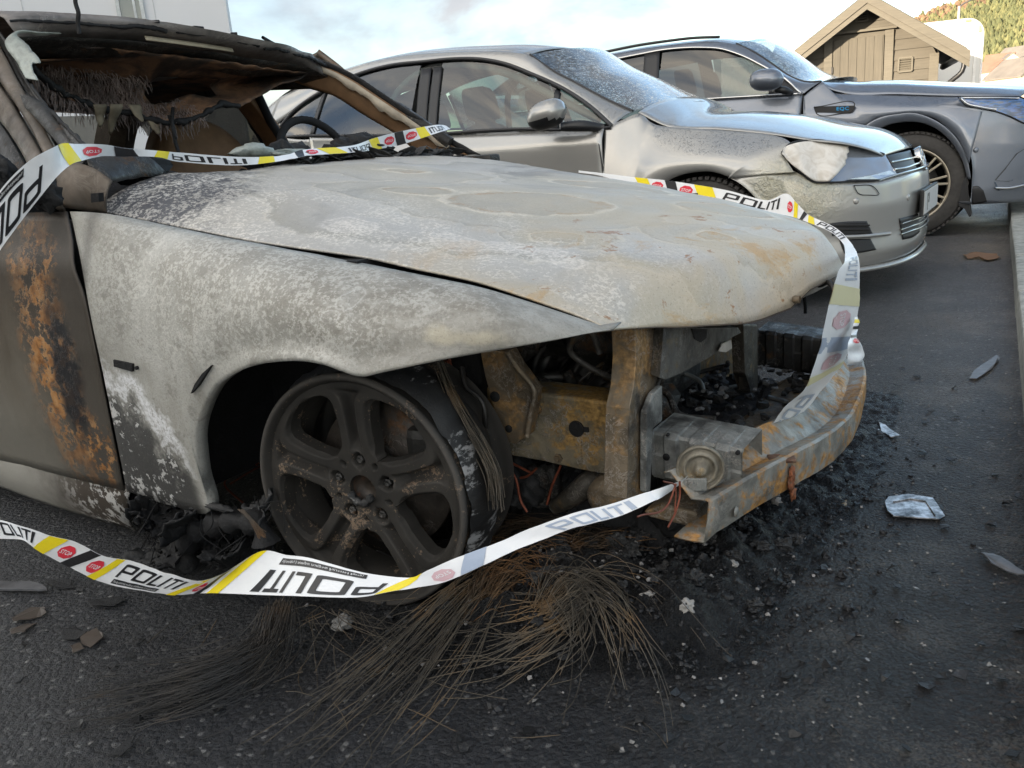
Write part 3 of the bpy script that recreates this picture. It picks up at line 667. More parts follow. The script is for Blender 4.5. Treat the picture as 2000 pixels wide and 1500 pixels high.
p = Wp(1757.5, 22, y=40); q = Wp(1758, -30, y=40); fp = tag(empty('flagpole', (p[0], p[1], 0)), 'thin white flagpole rising behind the shed roof', 'flagpole'); m = MB(); m.tube([(0, 0, 0), (0, 0, q[2])], (.055, .045), 8); m.lathe([(q[2], .0), (q[2], .08), (q[2]+.1, .08), (q[2]+.14, 0)], 10, 'z'); m.build('pole', POLE, fp)
# ================================================================ the burnt car
BX, BY, BS = FR['b']
car = empty('burnt_car', (BX, BY, 0), -BS)
tag(car, 'burnt-out saloon, ash-grey hood, no bumper or headlights, wrapped in police tape', 'car')
def B(px, py, **k): return U('b', px, py, **k)

# ---- near front fender: traced top and bottom edges, real depth from the curve of the body side
TB = [((137, 410), (248, 958)), ((170, 411), (290, 974)), ((205, 414), (335, 986)), ((238, 419), (404, 1002)), ((262, 424), (391, 930)), ((292, 430), (384, 858)),
      ((325, 437), (394, 810)), ((365, 445), (418, 762)), ((410, 454), (454, 732)), ((460, 464), (498, 714)), ((520, 475), (550, 706)),
      ((570, 485), (598, 706)), ((615, 493), (638, 714)), ((650, 500), (670, 726)), ((695, 508), (706, 736)), ((740, 516), (750, 727)),
      ((850, 539), (870, 702)), ((943, 559), (1000, 679)), ((1050, 591), (1100, 661)), ((1120, 614), (1150, 651)), ((1197, 640), (1199, 643))]
def side_y(z): return np.interp(z, [0, .17, .3, .5, .62, .70, .80, .86], [-.83, -.865, -.885, -.893, -.888, -.872, -.845, -.82])
def fender_y(u, s):
    """lateral depth: u = 0 rear .. 1 front, s = 0 top edge .. 1 bottom edge"""
    top = np.interp(u, [0, .2, .45, .75, 1], [-.815, -.775, -.745, -.715, -.655])
    bot = np.interp(u, [0, .15, .30, .50, .66, .8, 1], [-.875, -.885, -.885, -.89, -.855, -.79, -.658])
    mid = np.interp(u, [0, .3, .5, .75, 1], [-.885, -.885, -.87, -.80, -.657])
    e = s**.75
    q = (1-e)*(1-e)*top + 2*e*(1-e)*(2*mid-.5*(top+bot)) + e*e*bot
    flare = .017*math.exp(-((1-s)/.10)**2)*sm(.18, .3, u)*(1-sm(.62, .72, u))
    return q-flare
TB = [((a[0], a[1]+3), b) for a, b in TB]
tops = crv([p[0] for p in TB], 110, False); bots = crv([p[1] for p in TB], 110, False)
_seg = np.linspace(0, 1, 110); _arc = np.interp(tops[:, 0], [137, 1197], [0, 1])
G = []
for i in range(110):
    row = []
    for j in range(30):
        s = j/29; p = tops[i]*(1-s)+bots[i]*s
        yq = fender_y(_arc[i], s); q = B(p[0], p[1], y=yq); k = 1-sm(.0, .16, _arc[i])
        for _ in range(3): q = B(p[0], p[1], y=yq*(1-k)+side_y(q[2])*k)
        row.append(q)
    row.append(row[-1]+np.array([0, .028, .004]))
    G.append(row)
G = np.array(G)
for i in range(110):
    for j in range(31):
        G[i, j, 1] += .0035*fbm(G[i, j], 5)
fender = sheet('front_fender', G, FEND, car, .003, (0, -1, 0)); mirror(fender)
# side lamp slot left in the fender
c0 = [B(*q, y=-.8965) for q in ((221, 703), (258, 711), (258, 726), (222, 716))]
m = MB(); m.prism(c0, (0, .012, 0)); m.build('lamp_slot', SOOT, car)
hc = B(265, 719, y=-.8965); m = MB(); m.lathe([(0, 0), (0, .004), (.01, .004)], 12, 'y', hc); m.build('screw_hole', SOOT, car)

sliver = [B(a, b, y=-.9015) for a, b in ((372, 769), (380, 750), (394, 730), (412, 714), (400, 732), (385, 755))]; m = MB(); m.prism(sliver, (0, .008, 0)); m.build('dark_sliver', SOOT, car)  # thin dark wedge laid on the fender skin
# ---- hood: rows along the car, crowned, dropping to a beak at the front
edge_px = [(206, 414), (262, 424), (402, 451), (525, 474), (665, 494), (740, 505), (845, 530), (943, 550), (1093, 600), (1197, 640)]
eu = crv([B(px, py-3, y=yy) for (px, py), yy in zip(edge_px, np.interp([p[0] for p in edge_px], [206, 600, 943, 1197], [-.745, -.735, -.70, -.655]))], 60)
rear_c = np.array([-.755, 0, .848])
front_pts = [(1197, 640, -.655), (1250, 640, -.57), (1330, 638, -.46), (1449, 631, -.33), (1493, 620, -.27), (1549, 598, -.19), (1578, 566, -.15), (1642, 533, -.02), (1662, 538, .03)]
fe = np.array([B(a, b, y=c) for a, b, c in front_pts])
def hood_pt(u, v):
    """u 0 rear .. 1 front, v 0 near edge .. .5 centre"""
    e = np.array([np.interp(u, np.linspace(0, 1, 60), eu[:, k]) for k in range(3)])
    s = v/.5; yf = np.interp(s, np.linspace(0, 1, len(fe)), np.linspace(-.655, 0, len(fe)))
    ys = [p[1] for p in fe]; xf = np.interp(yf, ys, fe[:, 0]); zf = np.interp(yf, ys, fe[:, 2])
    y = e[1]*(1-s)
    xr = -.735-.02*math.sin(s*math.pi/2)
    x0 = xr*(1-u)+xf*u
    x = x0
    crown = np.interp(u, [0, .15, .3, .5, .7, .85, 1], [.0635, .0657, .059, .0446, .0347, .038, .0518])
    rise = 1-(1-s)**np.interp(u, [0, .3, 1], [9, 5.36, 1.8])
    lip = np.interp(s, [0, .08, .2, 1], [0, .6, 1, 1])
    ridge = .016*math.exp(-((s-.40+.10*u)/.10)**2)*(1-u)**.3*sm(0, .1, u)
    zedge = np.interp(u, np.linspace(0, 1, 60), eu[:, 2])
    zfront = zf
    z = zedge*(1-sm(.86, 1, u)) + (zfront)*sm(.86, 1, u) if False else None
    base = zedge + crown*rise
    # front roll-down: blend to the traced front edge with a rounded nose
    k = max(0, (u-.945)/.055); fall = k**3
    tgt = zfront + 0*crown
    z = base*(1-fall)+tgt*fall
    return np.array([x, y, z])
Gh = np.array([[hood_pt(u, v) for v in (np.linspace(0, 1, 34)**1.5)*.5] for u in np.concatenate([np.linspace(0, .8, 44), np.linspace(.82, .94, 7), np.linspace(.95, 1, 17)])])
far = Gh[:, ::-1][:, 1:]*np.array([1, -1, 1])
Gh = np.concatenate([Gh, far], 1)
for i in range(Gh.shape[0]):
    for j in range(Gh.shape[1]):
        p = Gh[i, j]; a = 1-abs(p[1])/.75
        Gh[i, j, 2] += (.008*fbm(p, 2.6)+.003*fbm(p+7, 6))*min(1, a*4)*(1-.6*(i > 62))
hood = sheet('hood', Gh, HOOD, car, .004, (0, 0, 1))
# turned-in edge and inner skin of the hood's nose
rim_ = Gh[-1][8:-8]; inn = rim_+np.array([-.03, 0, .006]); inn2 = rim_+np.array([-.10, 0, .05])
m = MB(); m.grid(np.array([rim_+np.array([0, 0, -.003]), inn, inn2])); m.build('hood_inner_lip', PILLAR, car, solid=.002)

# ---- near front door, sill and the rest of the side that the picture only just misses
def side_y(z): return np.interp(z, [0, .17, .3, .5, .62, .70, .80, .86], [-.83, -.865, -.885, -.893, -.888, -.872, -.845, -.82])
de = [(tops[0]*(1-t)+bots[0]*t)-np.array([7, 0]) for t in np.linspace(0, 1, 30)]
G = []
for i in range(70):
    f = i/69; row = []
    for j in range(30):
        g0 = B(de[j][0], de[j][1], y=-.868)
        e = g0
        for _ in range(4): e = B(de[j][0], de[j][1], y=side_y(e[2]))
        z = e[2]; x = e[0]-f*1.02
        cr = .008*sm(.62, .68, z)*(1-sm(.68, .74, z))
        row.append([x, side_y(z)+.003*fbm((x, z, 1), 3)-cr, z+(.012*f if j < 3 else 0)])
    G.append(row)
G = np.array(G); door = sheet('front_door', G, DOOR, car, .004, (0, -1, 0)); mirror(door)
def strip(name, A, Bp, n, mat, out, solid=.003, nv=8, bulge=0, amp=.002, parent=None):
    a, b = crv(A, n), crv(Bp, n)
    G = np.array([[a[i]*(1-t)+b[i]*t for t in np.linspace(0, 1, nv)] for i in range(n)])
    o = np.array(out, float)/np.linalg.norm(out)
    for i in range(n):
        for j in range(nv):
            t = j/(nv-1); G[i, j] += o*(bulge*4*t*(1-t)+amp*fbm(G[i, j], 9))
    return sheet(name, G, mat, parent or car, solid, out)
st_ = [B(255, 952, y=-.86), B(150, 925, y=-.86), B(0, 884, y=-.86)]; st_.append(st_[-1]+np.array([-1.2, 0, .01]))
sb_ = [B(262, 1036, y=-.82), B(150, 1004, y=-.83), B(0, 952, y=-.84)]; sb_.append(sb_[-1]+np.array([-1.2, 0, .01]))
sill = strip('sill', st_, sb_, 40, SILL, (0, -1, -.2), bulge=.015, nv=10); mirror(sill)
# rear door, rear fender and tail (out of the frame)
G = [];
for x in np.linspace(-1.74, -2.45, 16): G.append([[x, side_y(z), z] for z in np.linspace(.82, .18, 14)])
rd = sheet('rear_door', G, DOOR, car, .004, (0, -1, 0)); mirror(rd)
G = []
for x in np.linspace(-2.46, -3.62, 40):
    a = abs(x+2.76); zb = .30+ (math.sqrt(max(0, .34**2-a*a))*.85 if a < .34 else -.08)
    tap = .10*sm(-3.2, -3.65, x)
    G.append([[x, side_y(z)+tap, z] for z in np.linspace(.86, zb, 14)])
rq = sheet('rear_fender', G, DOOR, car, .004, (0, -1, 0)); mirror(rq)
G = [[[x, y, .88+.02*(1-(y/.7)**2)] for y in np.linspace(-.78, .78, 12)] for x in np.linspace(-2.95, -3.6, 8)]
sheet('boot_lid', G, ROOFM, car, .004, (0, 0, 1))
G = [[[-3.62-.03*math.cos(y), y, z] for y in np.linspace(-.76, .76, 10)] for z in np.linspace(.2, .88, 8)]
sheet('tail_panel', G, DOOR, car, .004, (-1, 0, 0))

# ---- roof, screen frame and pillars
hs = [(0, 26, -.60), (80, 29, -.52), (154, 33, -.44), (245, 38, -.33), (350, 49, -.19), (455, 66, -.02), (525, 81, .14), (595, 103, .38), (628, 122, .56)]
hl = [(35, 73, -.58), (80, 71, -.52), (140, 72, -.44), (245, 80, -.30), (350, 93, -.13), (455, 108, .08), (540, 122, .28), (600, 131, .44), (640, 150, .56)]
top = crv([B(a, b, y=c) for a, b, c in hs], 40); low = crv([B(a, b, y=c) for a, b, c in hl], 40)
G = []
for i in range(40):
    a, b = top[i], low[i]; y = a[1]
    crown = 1-(y/.62)**2
    row = [[-2.45, y*.95, 1.13+.045*crown], [-2.1, y*.98, 1.20+.05*crown], [-1.7, y, a[2]+.02+.012*crown], [a[0]-.12, y, a[2]+.006], a, a*.5+b*.5+np.array([.006, 0, .004]), b]
    G.append(crv(row, 26))
G = np.array(G)
for i in range(40):
    for j in range(26): G[i, j, 2] += .003*fbm(G[i, j], 6)
roof = sheet('roof', G, ROOFM, car, .004, (0, 0, 1))
# charred trim along the front edge of the roof, in ragged strips
m = MB()
for a, b, w_ in ((0, 8, .010), (8, 13, .016), (14, 17, .007), (21, 24, .010), (25, 29, .014), (29, 34, .012), (34, 39, .016)):
    m = MB(); P = [low[i]*.45+top[i]*.55+np.array([.012, 0, .006])+.006*np.array([fbm(low[i], 30), fbm(low[i]+3, 30), fbm(low[i]+9, 30)]) for i in range(a, min(b+1, 40))]
    m.tube(crv(P, 4*len(P)), [w_*.62*(.5+.6*abs(fbm(p, 40))) for p in crv(P, 4*len(P))], 6); m.build('roof_trim', CHAR, roof)
m = MB()
for i, r in ((12, .012), (16, .010), (20, .012)):
    m.box(top[i]+np.array([-.02, 0, .004]), (.02, .035, .008), rz=.2*i, bev=.002); m.build('roof_clip', CHAR, roof); m = MB()
m = MB()
P = [low[i]*.7+top[i]*.3+np.array([.013, 0, 0]) for i in range(11, 22)]
a = np.array(P); G = np.array([a, a+np.array([.004, 0, -.012])]); m.grid(G)
m.build('bare_flange', plain('pale_primer', (.36, .31, .22), .6, var=.4), roof, solid=.002)
# roof underside and header beam
lo2 = low+np.array([-.02, 0, -.012])
G = np.array([[low[i]*(1-t)+t*(low[i]+np.array([-.11, 0, -.028-.01*math.sin(i*.3)])) for t in np.linspace(0, 1, 5)] for i in range(40)])
sheet('roof_header', G, BLACKST, car, .004, (.5, 0, -1))
G = np.array([[[x, y, 1.165+.03*(1-(y/.6)**2)-.05*sm(-1.9, -2.5, x)] for y in np.linspace(-.58, .58, 24)] for x in np.linspace(-1.30, -2.5, 24)])
sheet('roof_inner_skin', G, HEAD, car, .003, (0, 0, -1), keep=lambda i, j: not (6 <= i <= 14 and 7 <= j <= 16))

nr = [(-30, 50, -.60), (0, 92, -.615), (35, 157, -.64), (80, 237, -.685), (105, 285, -.71), (132, 325, -.735)]
nl = [(-70, 70, -.62), (-40, 100, -.63), (0, 160, -.655), (53, 240, -.70), (84, 300, -.735), (114, 362, -.765)]
A = [B(*p[:2], y=p[2]) for p in nr]; Bp = [B(*p[:2], y=p[2]) for p in nl]
ap = strip('windscreen_pillar', A, Bp, 40, PILLAR, (.5, -1, .3), .02, 10, .010, .001); mirror(ap, 'windscreen_pillar')
# crazed glass and bonding strip still stuck round the near corner of the screen
cg = [(-20, 40, -.595), (8, 78, -.60), (45, 150, -.62), (72, 190, -.645), (118, 242, -.68), (165, 288, -.715)]
CG = [B(*p[:2], y=p[2]) for p in cg]; ch = strip('windscreen_channel', CG, [p+np.array([-.012, .012, -.004]) for p in A], 40, BLACKST, (.6, -.6, .4), .006, 6, -.004, .001)
c_ = crv(CG, 40); m = MB()
ga = crv([B(*p[:2], y=p[2]) for p in ((130, 68, -.45), (80, 66, -.52), (30, 66, -.58), (14, 82, -.60), (38, 130, -.612), (52, 158, -.625))], 60)
gb_ = crv([B(*p[:2], y=p[2]) for p in ((132, 74, -.44), (80, 74, -.515), (36, 75, -.565), (58, 95, -.575), (76, 118, -.585), (80, 126, -.59), (66, 128, -.60), (72, 150, -.605), (78, 162, -.61))], 60)
cc = ga
inn = []
for i, p in enumerate(cc): inn.append(gb_[i]+.004*np.array([0, fbm(p, 30), fbm(p+3, 30)]))
m.grid(np.array([cc*(1-t)+np.array(inn)*t+np.array([.006, -.004, .004]) for t in np.linspace(0, 1, 6)])); m.build('glass_remnant', GLASSY, car, solid=.003)
m = MB()
P = [c_[i]+np.array([.004, .002, .002])+.004*np.array([fbm(c_[i], 25), fbm(c_[i]+5, 25), fbm(c_[i]+8, 25)]) for i in range(16, 40)]
m.tube(P, [.006*(.5+.7*abs(fbm(p, 30))) for p in P], 6); m.build('screen_seal', CHAR, car)
# far screen pillar: tan inner trim, pale torn foam, black edge
fo = [(605, 108, .54), (670, 135, .58), (700, 151, .60), (740, 177, .62), (788, 209, .65), (820, 230, .67), (860, 258, .70), (938, 302, .74)]
fi = [(568, 158, .52), (614, 174, .555), (644, 184, .575), (700, 218, .61), (740, 242, .635), (766, 258, .65), (812, 296, .68)]
fm = [(600, 118, .54), (664, 143, .58), (694, 159, .60), (735, 186, .62), (782, 217, .65), (814, 238, .67), (854, 266, .70), (915, 303, .73)]
FO, FI, FM = [[B(*p[:2], y=p[2]) for p in q] for q in (fo, fi, fm)]
strip('pillar_trim', FM, FI, 30, TAN, (-.2, -1, .2), .008, 8, .008, .003)
strip('pillar_edge', FO, FM, 30, CHAR, (.5, -1, .5), .010, 5, .002, .004)
m = MB(); a = crv(FM, 60); P0 = []; P1 = []
for i in range(6, 54):
    wd = (.020+.016*fbm(a[i], 26))*math.sin(math.pi*(i-5)/49)**.4; P0.append(a[i]+np.array([.004, -.022, 0])); P1.append(a[i]+np.array([-.006, -.030, -wd-.004]))
m.grid(np.array([P0, P1])); m.build('torn_foam', plain('scorched_foam', (.34, .29, .22), .85, var=.4, bump=.6), car, solid=.004)
# far side: window frame, middle pillar, rear pillar, sill of the far windows
def post3(name, P, w_, d_, mat):
    m = MB(); P = crv(P, 14)
    G = [[p+np.array(q) for q in ((-w_/2, -d_/2, 0), (w_/2, -d_/2, 0), (w_/2, d_/2, 0), (-w_/2, d_/2, 0))] for p in P]
    m.grid(np.array(G), cv=True); return m.build(name, mat, car, bevel=.006)
bt, bb = B(478, 190, y=.60), B(545, 290, y=.76)
post3('door_pillar', [bt+np.array([-.02, 0, .10]), bt, (bt+bb)/2+np.array([0, .01, 0]), bb, bb+np.array([0, .03, -.45])], .10, .06, TAN)
m = MB(); k = np.array([.062, -.01, 0]); m.tube([bt+k+np.array([0, 0, .06]), (bt+bb)/2+k, bb+k], .018, 6); m.tube([bt-k+np.array([0, 0, .06]), (bt+bb)/2-k, bb-k], .02, 6); m.build('pillar_seal', SOOT, car)
for sg in (1, -1):
    post3('rear_pillar', [(-2.45, .52*sg, 1.12), (-2.62, .58*sg, 1.02), (-2.85, .68*sg, .88)], .26, .05, PILLAR)
    m = MB(); m.tube([(-.80, .70*sg, .88), (-1.0, .67*sg, 1.02), (-1.35, .60*sg, 1.14), (-1.8, .585*sg, 1.175), (-2.3, .575*sg, 1.14), (-2.6, .60*sg, 1.03)], .022, 6); m.build('roof_rail', BLACKST, car)
    m = MB(); m.box((-1.55 if sg > 0 else -1.70, .80*sg, .80), (1.75 if sg > 0 else 1.45, .07, .06), bev=.012); m.build('window_sill', BLACKST, car)
    m = MB(); m.box((-1.55, .77*sg, .46), (1.8, .03, .62), bev=.01); m.build('door_inner_panel', SOOT, car)
post3('door_pillar', [(-1.74, -.60, 1.15), (-1.71, -.70, 1.0), (-1.68, -.80, .8), (-1.68, -.82, .3)], .09, .06, PILLAR)

# sooty panes left in the far rear door and the rear screen
SOOTG = mat_glass('sooty_glass', (.30, .29, .26), refl=.8)
m = MB(); m.grid(np.array([[(x, y_, z_) for x in np.linspace(-1.78, -2.48, 6)] for y_, z_ in ((.59, 1.15), (.68, 1.0), (.79, .82))])); m.build('rear_door_glass', SOOTG, car)
m = MB(); m.grid(np.array([[(-2.45-.40*t, y*(1+.12*t), 1.12-.24*t) for y in np.linspace(-.54, .54, 8)] for t in np.linspace(0, 1, 5)])); m.build('rear_screen', SOOTG, car)
m = MB(); m.grid(np.array([[(x, -y_, z_) for x in np.linspace(-1.76, -2.48, 6)] for y_, z_ in ((.59, 1.15), (.68, 1.0), (.79, .82))])); m.build('rear_door_glass', SOOTG, car)
# ---- cabin
m = MB(); m.box((-2.0, 0, .10), (2.6, 1.56, .05)); m.box((-.80, 0, .42), (.05, 1.5, .66)); m.build('cabin_floor', SOOT, car)
m = MB(); m.box((-2.75, 0, .74), (.5, 1.25, .04)); m.box((-2.55, 0, .5), (.12, 1.25, .5), bev=.04); m.build('rear_bench', SOOT, car)
def seat(y, mat):
    s = MB()
    prof = [(0, .30), (.05, .32), (.30, .36), (.42, .34)]
    G = []
    for z, hw in ((.42, .25), (.60, .27), (.78, .26), (.88, .235), (.97, .18), (1.03, .11), (1.055, .02)):
        x = -1.68-.34*(z-.42)
        G.append([(x+dx, y+dy*hw, z) for dx, dy in ((.07, -1), (.085, -.6), (.06, 0), (.085, .6), (.07, 1), (-.04, .9), (-.06, 0), (-.04, -.9))])
    s.grid(net(np.array(G), 26, 8), cv=True)
    s.box((-1.42, y, .36), (.5, .5, .16), bev=.05)
    return s.build('seat', mat, car)
seat(.40, TAN); seat(-.38, SOOT)
m = MB(); wc = B(625, 318, y=.36)
P = [wc+np.array([-.06*math.sin(a), .165*math.cos(a), .150*math.sin(a)]) for a in np.linspace(0, 2*math.pi, 41)]
m.tube(P, .014, 8, cap=False); m.tube([wc+np.array([0, -.16, 0]), wc, wc+np.array([0, .16, 0])], .014, 6); m.tube([wc, wc+np.array([.25, 0, -.12])], .04, 8)
m.build('steering_wheel', SOOT, car)
# dashboard burnt down to lumps, scuttle with flakes
def lump(c, r, n=14, amp=.5, seed=0, sq=(1, 1, 1)):
    V = []; n2 = n*2
    G = []
    for i in range(n+1):
        th_ = math.pi*i/n; ring = []
        for j in range(n2):
            ph = 2*math.pi*j/n2; d = np.array([math.sin(th_)*math.cos(ph), math.sin(th_)*math.sin(ph), math.cos(th_)])
            k = 1+amp*fbm(d*1.3+seed*7.3, 1.4, 5)
            ring.append(np.array(c)+d*np.array(sq)*r*k)
        G.append(ring)
    return np.array(G)
m = MB()
G = []
for x in np.linspace(-.80, -1.12, 14):
    G.append([[x, y, .80+.035*math.sin((x+.8)*-9)+.05*fbm((x*3, y*3, 1), 2.2)+.02*fbm((x, y, 4), 18)-.25*sm(-.98, -1.13, x)] for y in np.linspace(-.70, .70, 60)])
m.grid(np.array(G))
for i, (px, py, r) in enumerate(((520, 296, .05), (560, 292, .055), (500, 300, .04), (680, 278, .045), (705, 274, .05), (655, 284, .04), (270, 312, .05), (740, 285, .04))):
    m.grid(lump(B(px, py, x=-.86)+np.array([0, 0, -.02]), r, 10, .6, i, (1, 1.5, .7)), cv=True)
dash = m.build('dashboard', CHAR, car)
m = MB(); m.grid(lump(B(497, 297, x=-.83), .03, 8, .6, 33, (1, 2.4, .6)), cv=True); m.grid(lump(B(560, 300, x=-.82), .028, 8, .6, 35, (1, 3, .5)), cv=True)
m.build('melted_glass', GLASSY, car)
m = MB()
for i in range(90):
    y = random.uniform(-.15, .72); p = np.array([-.775+random.uniform(-.035, .02), y, .838+.02*(1-(y/.7)**2)+random.uniform(-.012, .012)])
    w_, l_ = random.uniform(.008, .022), random.uniform(.02, .06)
    Rm = Matrix.Rotation(random.uniform(-.5, .5)+1.3, 3, 'Z') @ Matrix.Rotation(random.uniform(-.7, .7), 3, 'X') @ Matrix.Rotation(random.uniform(-.5, .5), 3, 'Y')
    P = [p+np.array(Rm @ Vector(q)) for q in ((-l_, -w_, 0), (l_*.3, -w_*1.2, 0), (l_, 0, .003), (l_*.4, w_, 0), (-l_*.8, w_*.8, .002))]
    m.prism(P, (0, 0, -.002))
tag(m.build('burnt_flakes', CHARP, dash), kind='stuff')
# scuttle side panel with its square hole
A = [B(115, 322, y=-.775), B(150, 318, y=-.765), B(185, 330, y=-.755), B(219, 352, y=-.745)]
Bp = [B(118, 404, y=-.80), B(140, 408, y=-.795), B(170, 412, y=-.775), B(207, 417, y=-.765)]
strip('scuttle_panel', A, Bp, 24, PILLAR, (0, -1, .3), .004, 10, .006, .003)
hq = [B(a, b, y=-.797) for a, b in ((177, 378), (192, 377), (193, 394), (178, 396))]; m = MB(); m.prism(hq, (0, .012, 0)); m.build('panel_hole', SOOT, car)
A = [B(165, 300, y=-.74), B(220, 302, y=-.66), B(290, 306, y=-.55), B(325, 340, y=-.50)]
Bp = [B(175, 325, y=-.75), B(212, 350, y=-.73), B(255, 348, y=-.66), B(322, 346, y=-.52)]
strip('scuttle_corner', A, Bp, 24, BLACKST, (.5, 0, 1), .004, 8, .01, .008)
# door-window frame and burnt mirror stump at the left edge
A = [B(-60, 96, y=-.645), B(-5, 168, y=-.67), B(47, 246, y=-.712), B(80, 308, y=-.75), B(106, 372, y=-.785), B(122, 402, y=-.81)]
Bp = [B(-90, 130, y=-.65), B(-34, 196, y=-.675), B(20, 262, y=-.72), B(54, 322, y=-.755), B(82, 384, y=-.79), B(98, 404, y=-.815)]
strip('window_frame', A, Bp, 30, PILLAR, (.2, -1, .2), .02, 5, .004, .001)
A = [B(-90, 150, y=-.655), B(-34, 204, y=-.68), B(14, 262, y=-.72), B(48, 326, y=-.757), B(76, 396, y=-.80)]; Bp = [B(-160, 300, y=-.72), B(-120, 330, y=-.74), B(-80, 360, y=-.77), B(-40, 385, y=-.79), B(0, 405, y=-.81)]
strip('mirror_base', A, Bp, 16, BLACKST, (0, -1, 0), .01, 6, .006, .001)
m = MB()
for i, (px, py, r) in enumerate(((-8, 350, .045), (2, 335, .03), (92, 380, .028), (75, 388, .022), (12, 378, .025))):
    m.grid(lump(B(px, py, y=-.86), r, 10, .7, 50+i, (1.2, .8, 1)), cv=True)
m.build('melted_mirror', CHAR, car)

# ---- burnt roof lining hanging down behind the screen
topx = [(36, 76, -.56), (120, 84, -.45), (210, 88, -.34), (300, 96, -.20), (400, 108, -.04), (480, 120, .12), (560, 132, .34), (618, 140, .50)]
lowx = [(62, 132, -.52), (100, 165, -.45), (150, 195, -.36), (200, 212, -.28), (262, 222, -.19), (330, 238, -.10), (395, 222, .0), (430, 203, .08), (470, 205, .17), (520, 180, .30), (575, 155, .42), (622, 137, .52)]
T = crv([B(a, b, y=c)+np.array([-.03, 0, -.005]) for a, b, c in topx], 60); Lw = crv([B(a, b, y=c+.02) for a, b, c in lowx], 60)
G = []
for i in range(60):
    row = []
    for t in np.linspace(0, 1, 26):
        p = T[i]*(1-t)+Lw[i]*t; p = p+np.array([-.20*math.sin(math.pi*t), 0, .012*math.sin(math.pi*t)])
        row.append(p+.008*np.array([fbm(p, 14), fbm(p+4, 14), fbm(p+8, 14)]))
    G.append(row)
def hole(i, j):
    p = G[i][j]; return not (27 <= i <= 40 and 7 <= j <= 17)
liner = sheet('roof_lining', np.array(G), HEAD, car, .004, (1, 0, -.3), keep=hole)
strands = []
Gn = np.array(G)
for k in range(2600):
    i, j = random.uniform(1, 32), random.uniform(7, 25)
    if 26 < i < 34 and j < 18: continue
    p = Gn[int(i), min(25, int(j))]+np.array([.010, random.uniform(-.01, .01), random.uniform(-.008, .008)])
    l_ = random.uniform(.015, .05)*(1.4 if j > 21 else 1); d = np.array([random.uniform(-.1, .5), random.uniform(-.6, .6), -1+random.uniform(-.2, .8)])
    strands.append(crv([p, p+d*l_*.5+np.array([.006, 0, 0]), p+d*l_+np.array([.002, 0, -.008])], 5))
FUR = MT('singed_fibre'); FUR = FUR.done(color=FUR.ramp(FUR.noise(10, 3), [(.35, (.14, .115, .105)), (.6, (.30, .235, .21)), (.75, (.36, .25, .19))]), rough=.8)
tag(wires('lining_fibre', strands, .0009, FUR, liner), kind='stuff')
m = MB(); P = Lw[:40]+np.array([.004, 0, -.002])
m.tube([p+.006*np.array([fbm(p, 40), fbm(p+3, 40), fbm(p+5, 40)]) for p in crv(P, 120)], [.009+.006*fbm(p+2, 30) for p in crv(P, 120)], 6)
m.build('charred_edge', CHAR, liner)
# shreds that hang from it
m = MB()
for (a, b, y) in (((196, 205), (196, 248), -.30), ((228, 205), (215, 262), -.26), ((262, 205), (278, 238), -.18), ((300, 236), (310, 262), -.12)):
    p, q = B(*a, y=y), B(*b, y=y)
    G2 = [[p*(1-t)+q*t+np.array([.002*math.sin(9*t), s_*(.018*(1-t)**.7+.003), .004*fbm(p+t, 20)]) for s_ in (-1, -.3, .3, 1)] for t in np.linspace(0, 1, 9)]
    m.grid(np.array(G2))
m.build('hanging_shred', plain('scorched_cream', (.22, .18, .12), .8, var=.6, nscale=25), liner, solid=.003)
wires('hanging_wire', [crv([B(330, 225, y=-.10), B(338, 250, y=-.10), B(342, 275, y=-.11), B(349, 298, y=-.12)], 14), crv([B(338, 210, y=-.1), B(336, 235, y=-.1), B(343, 270, y=-.11)], 12)], .006, CHAR, liner)
# loose ends on the roof
wires('dangling_lead', [crv([B(146, -14, y=-.46), B(148, 8, y=-.46), B(153, 24, y=-.46), B(152, 44, y=-.46), B(155, 66, y=-.46)], 16)], .006, CHAR, roof)
wires('bent_wiper', [crv([B(513, 73, y=.22), B(540, 88, y=.30), B(590, 104, y=.42), B(632, 128, y=.54)], 14)], .0055, CHAR, roof)

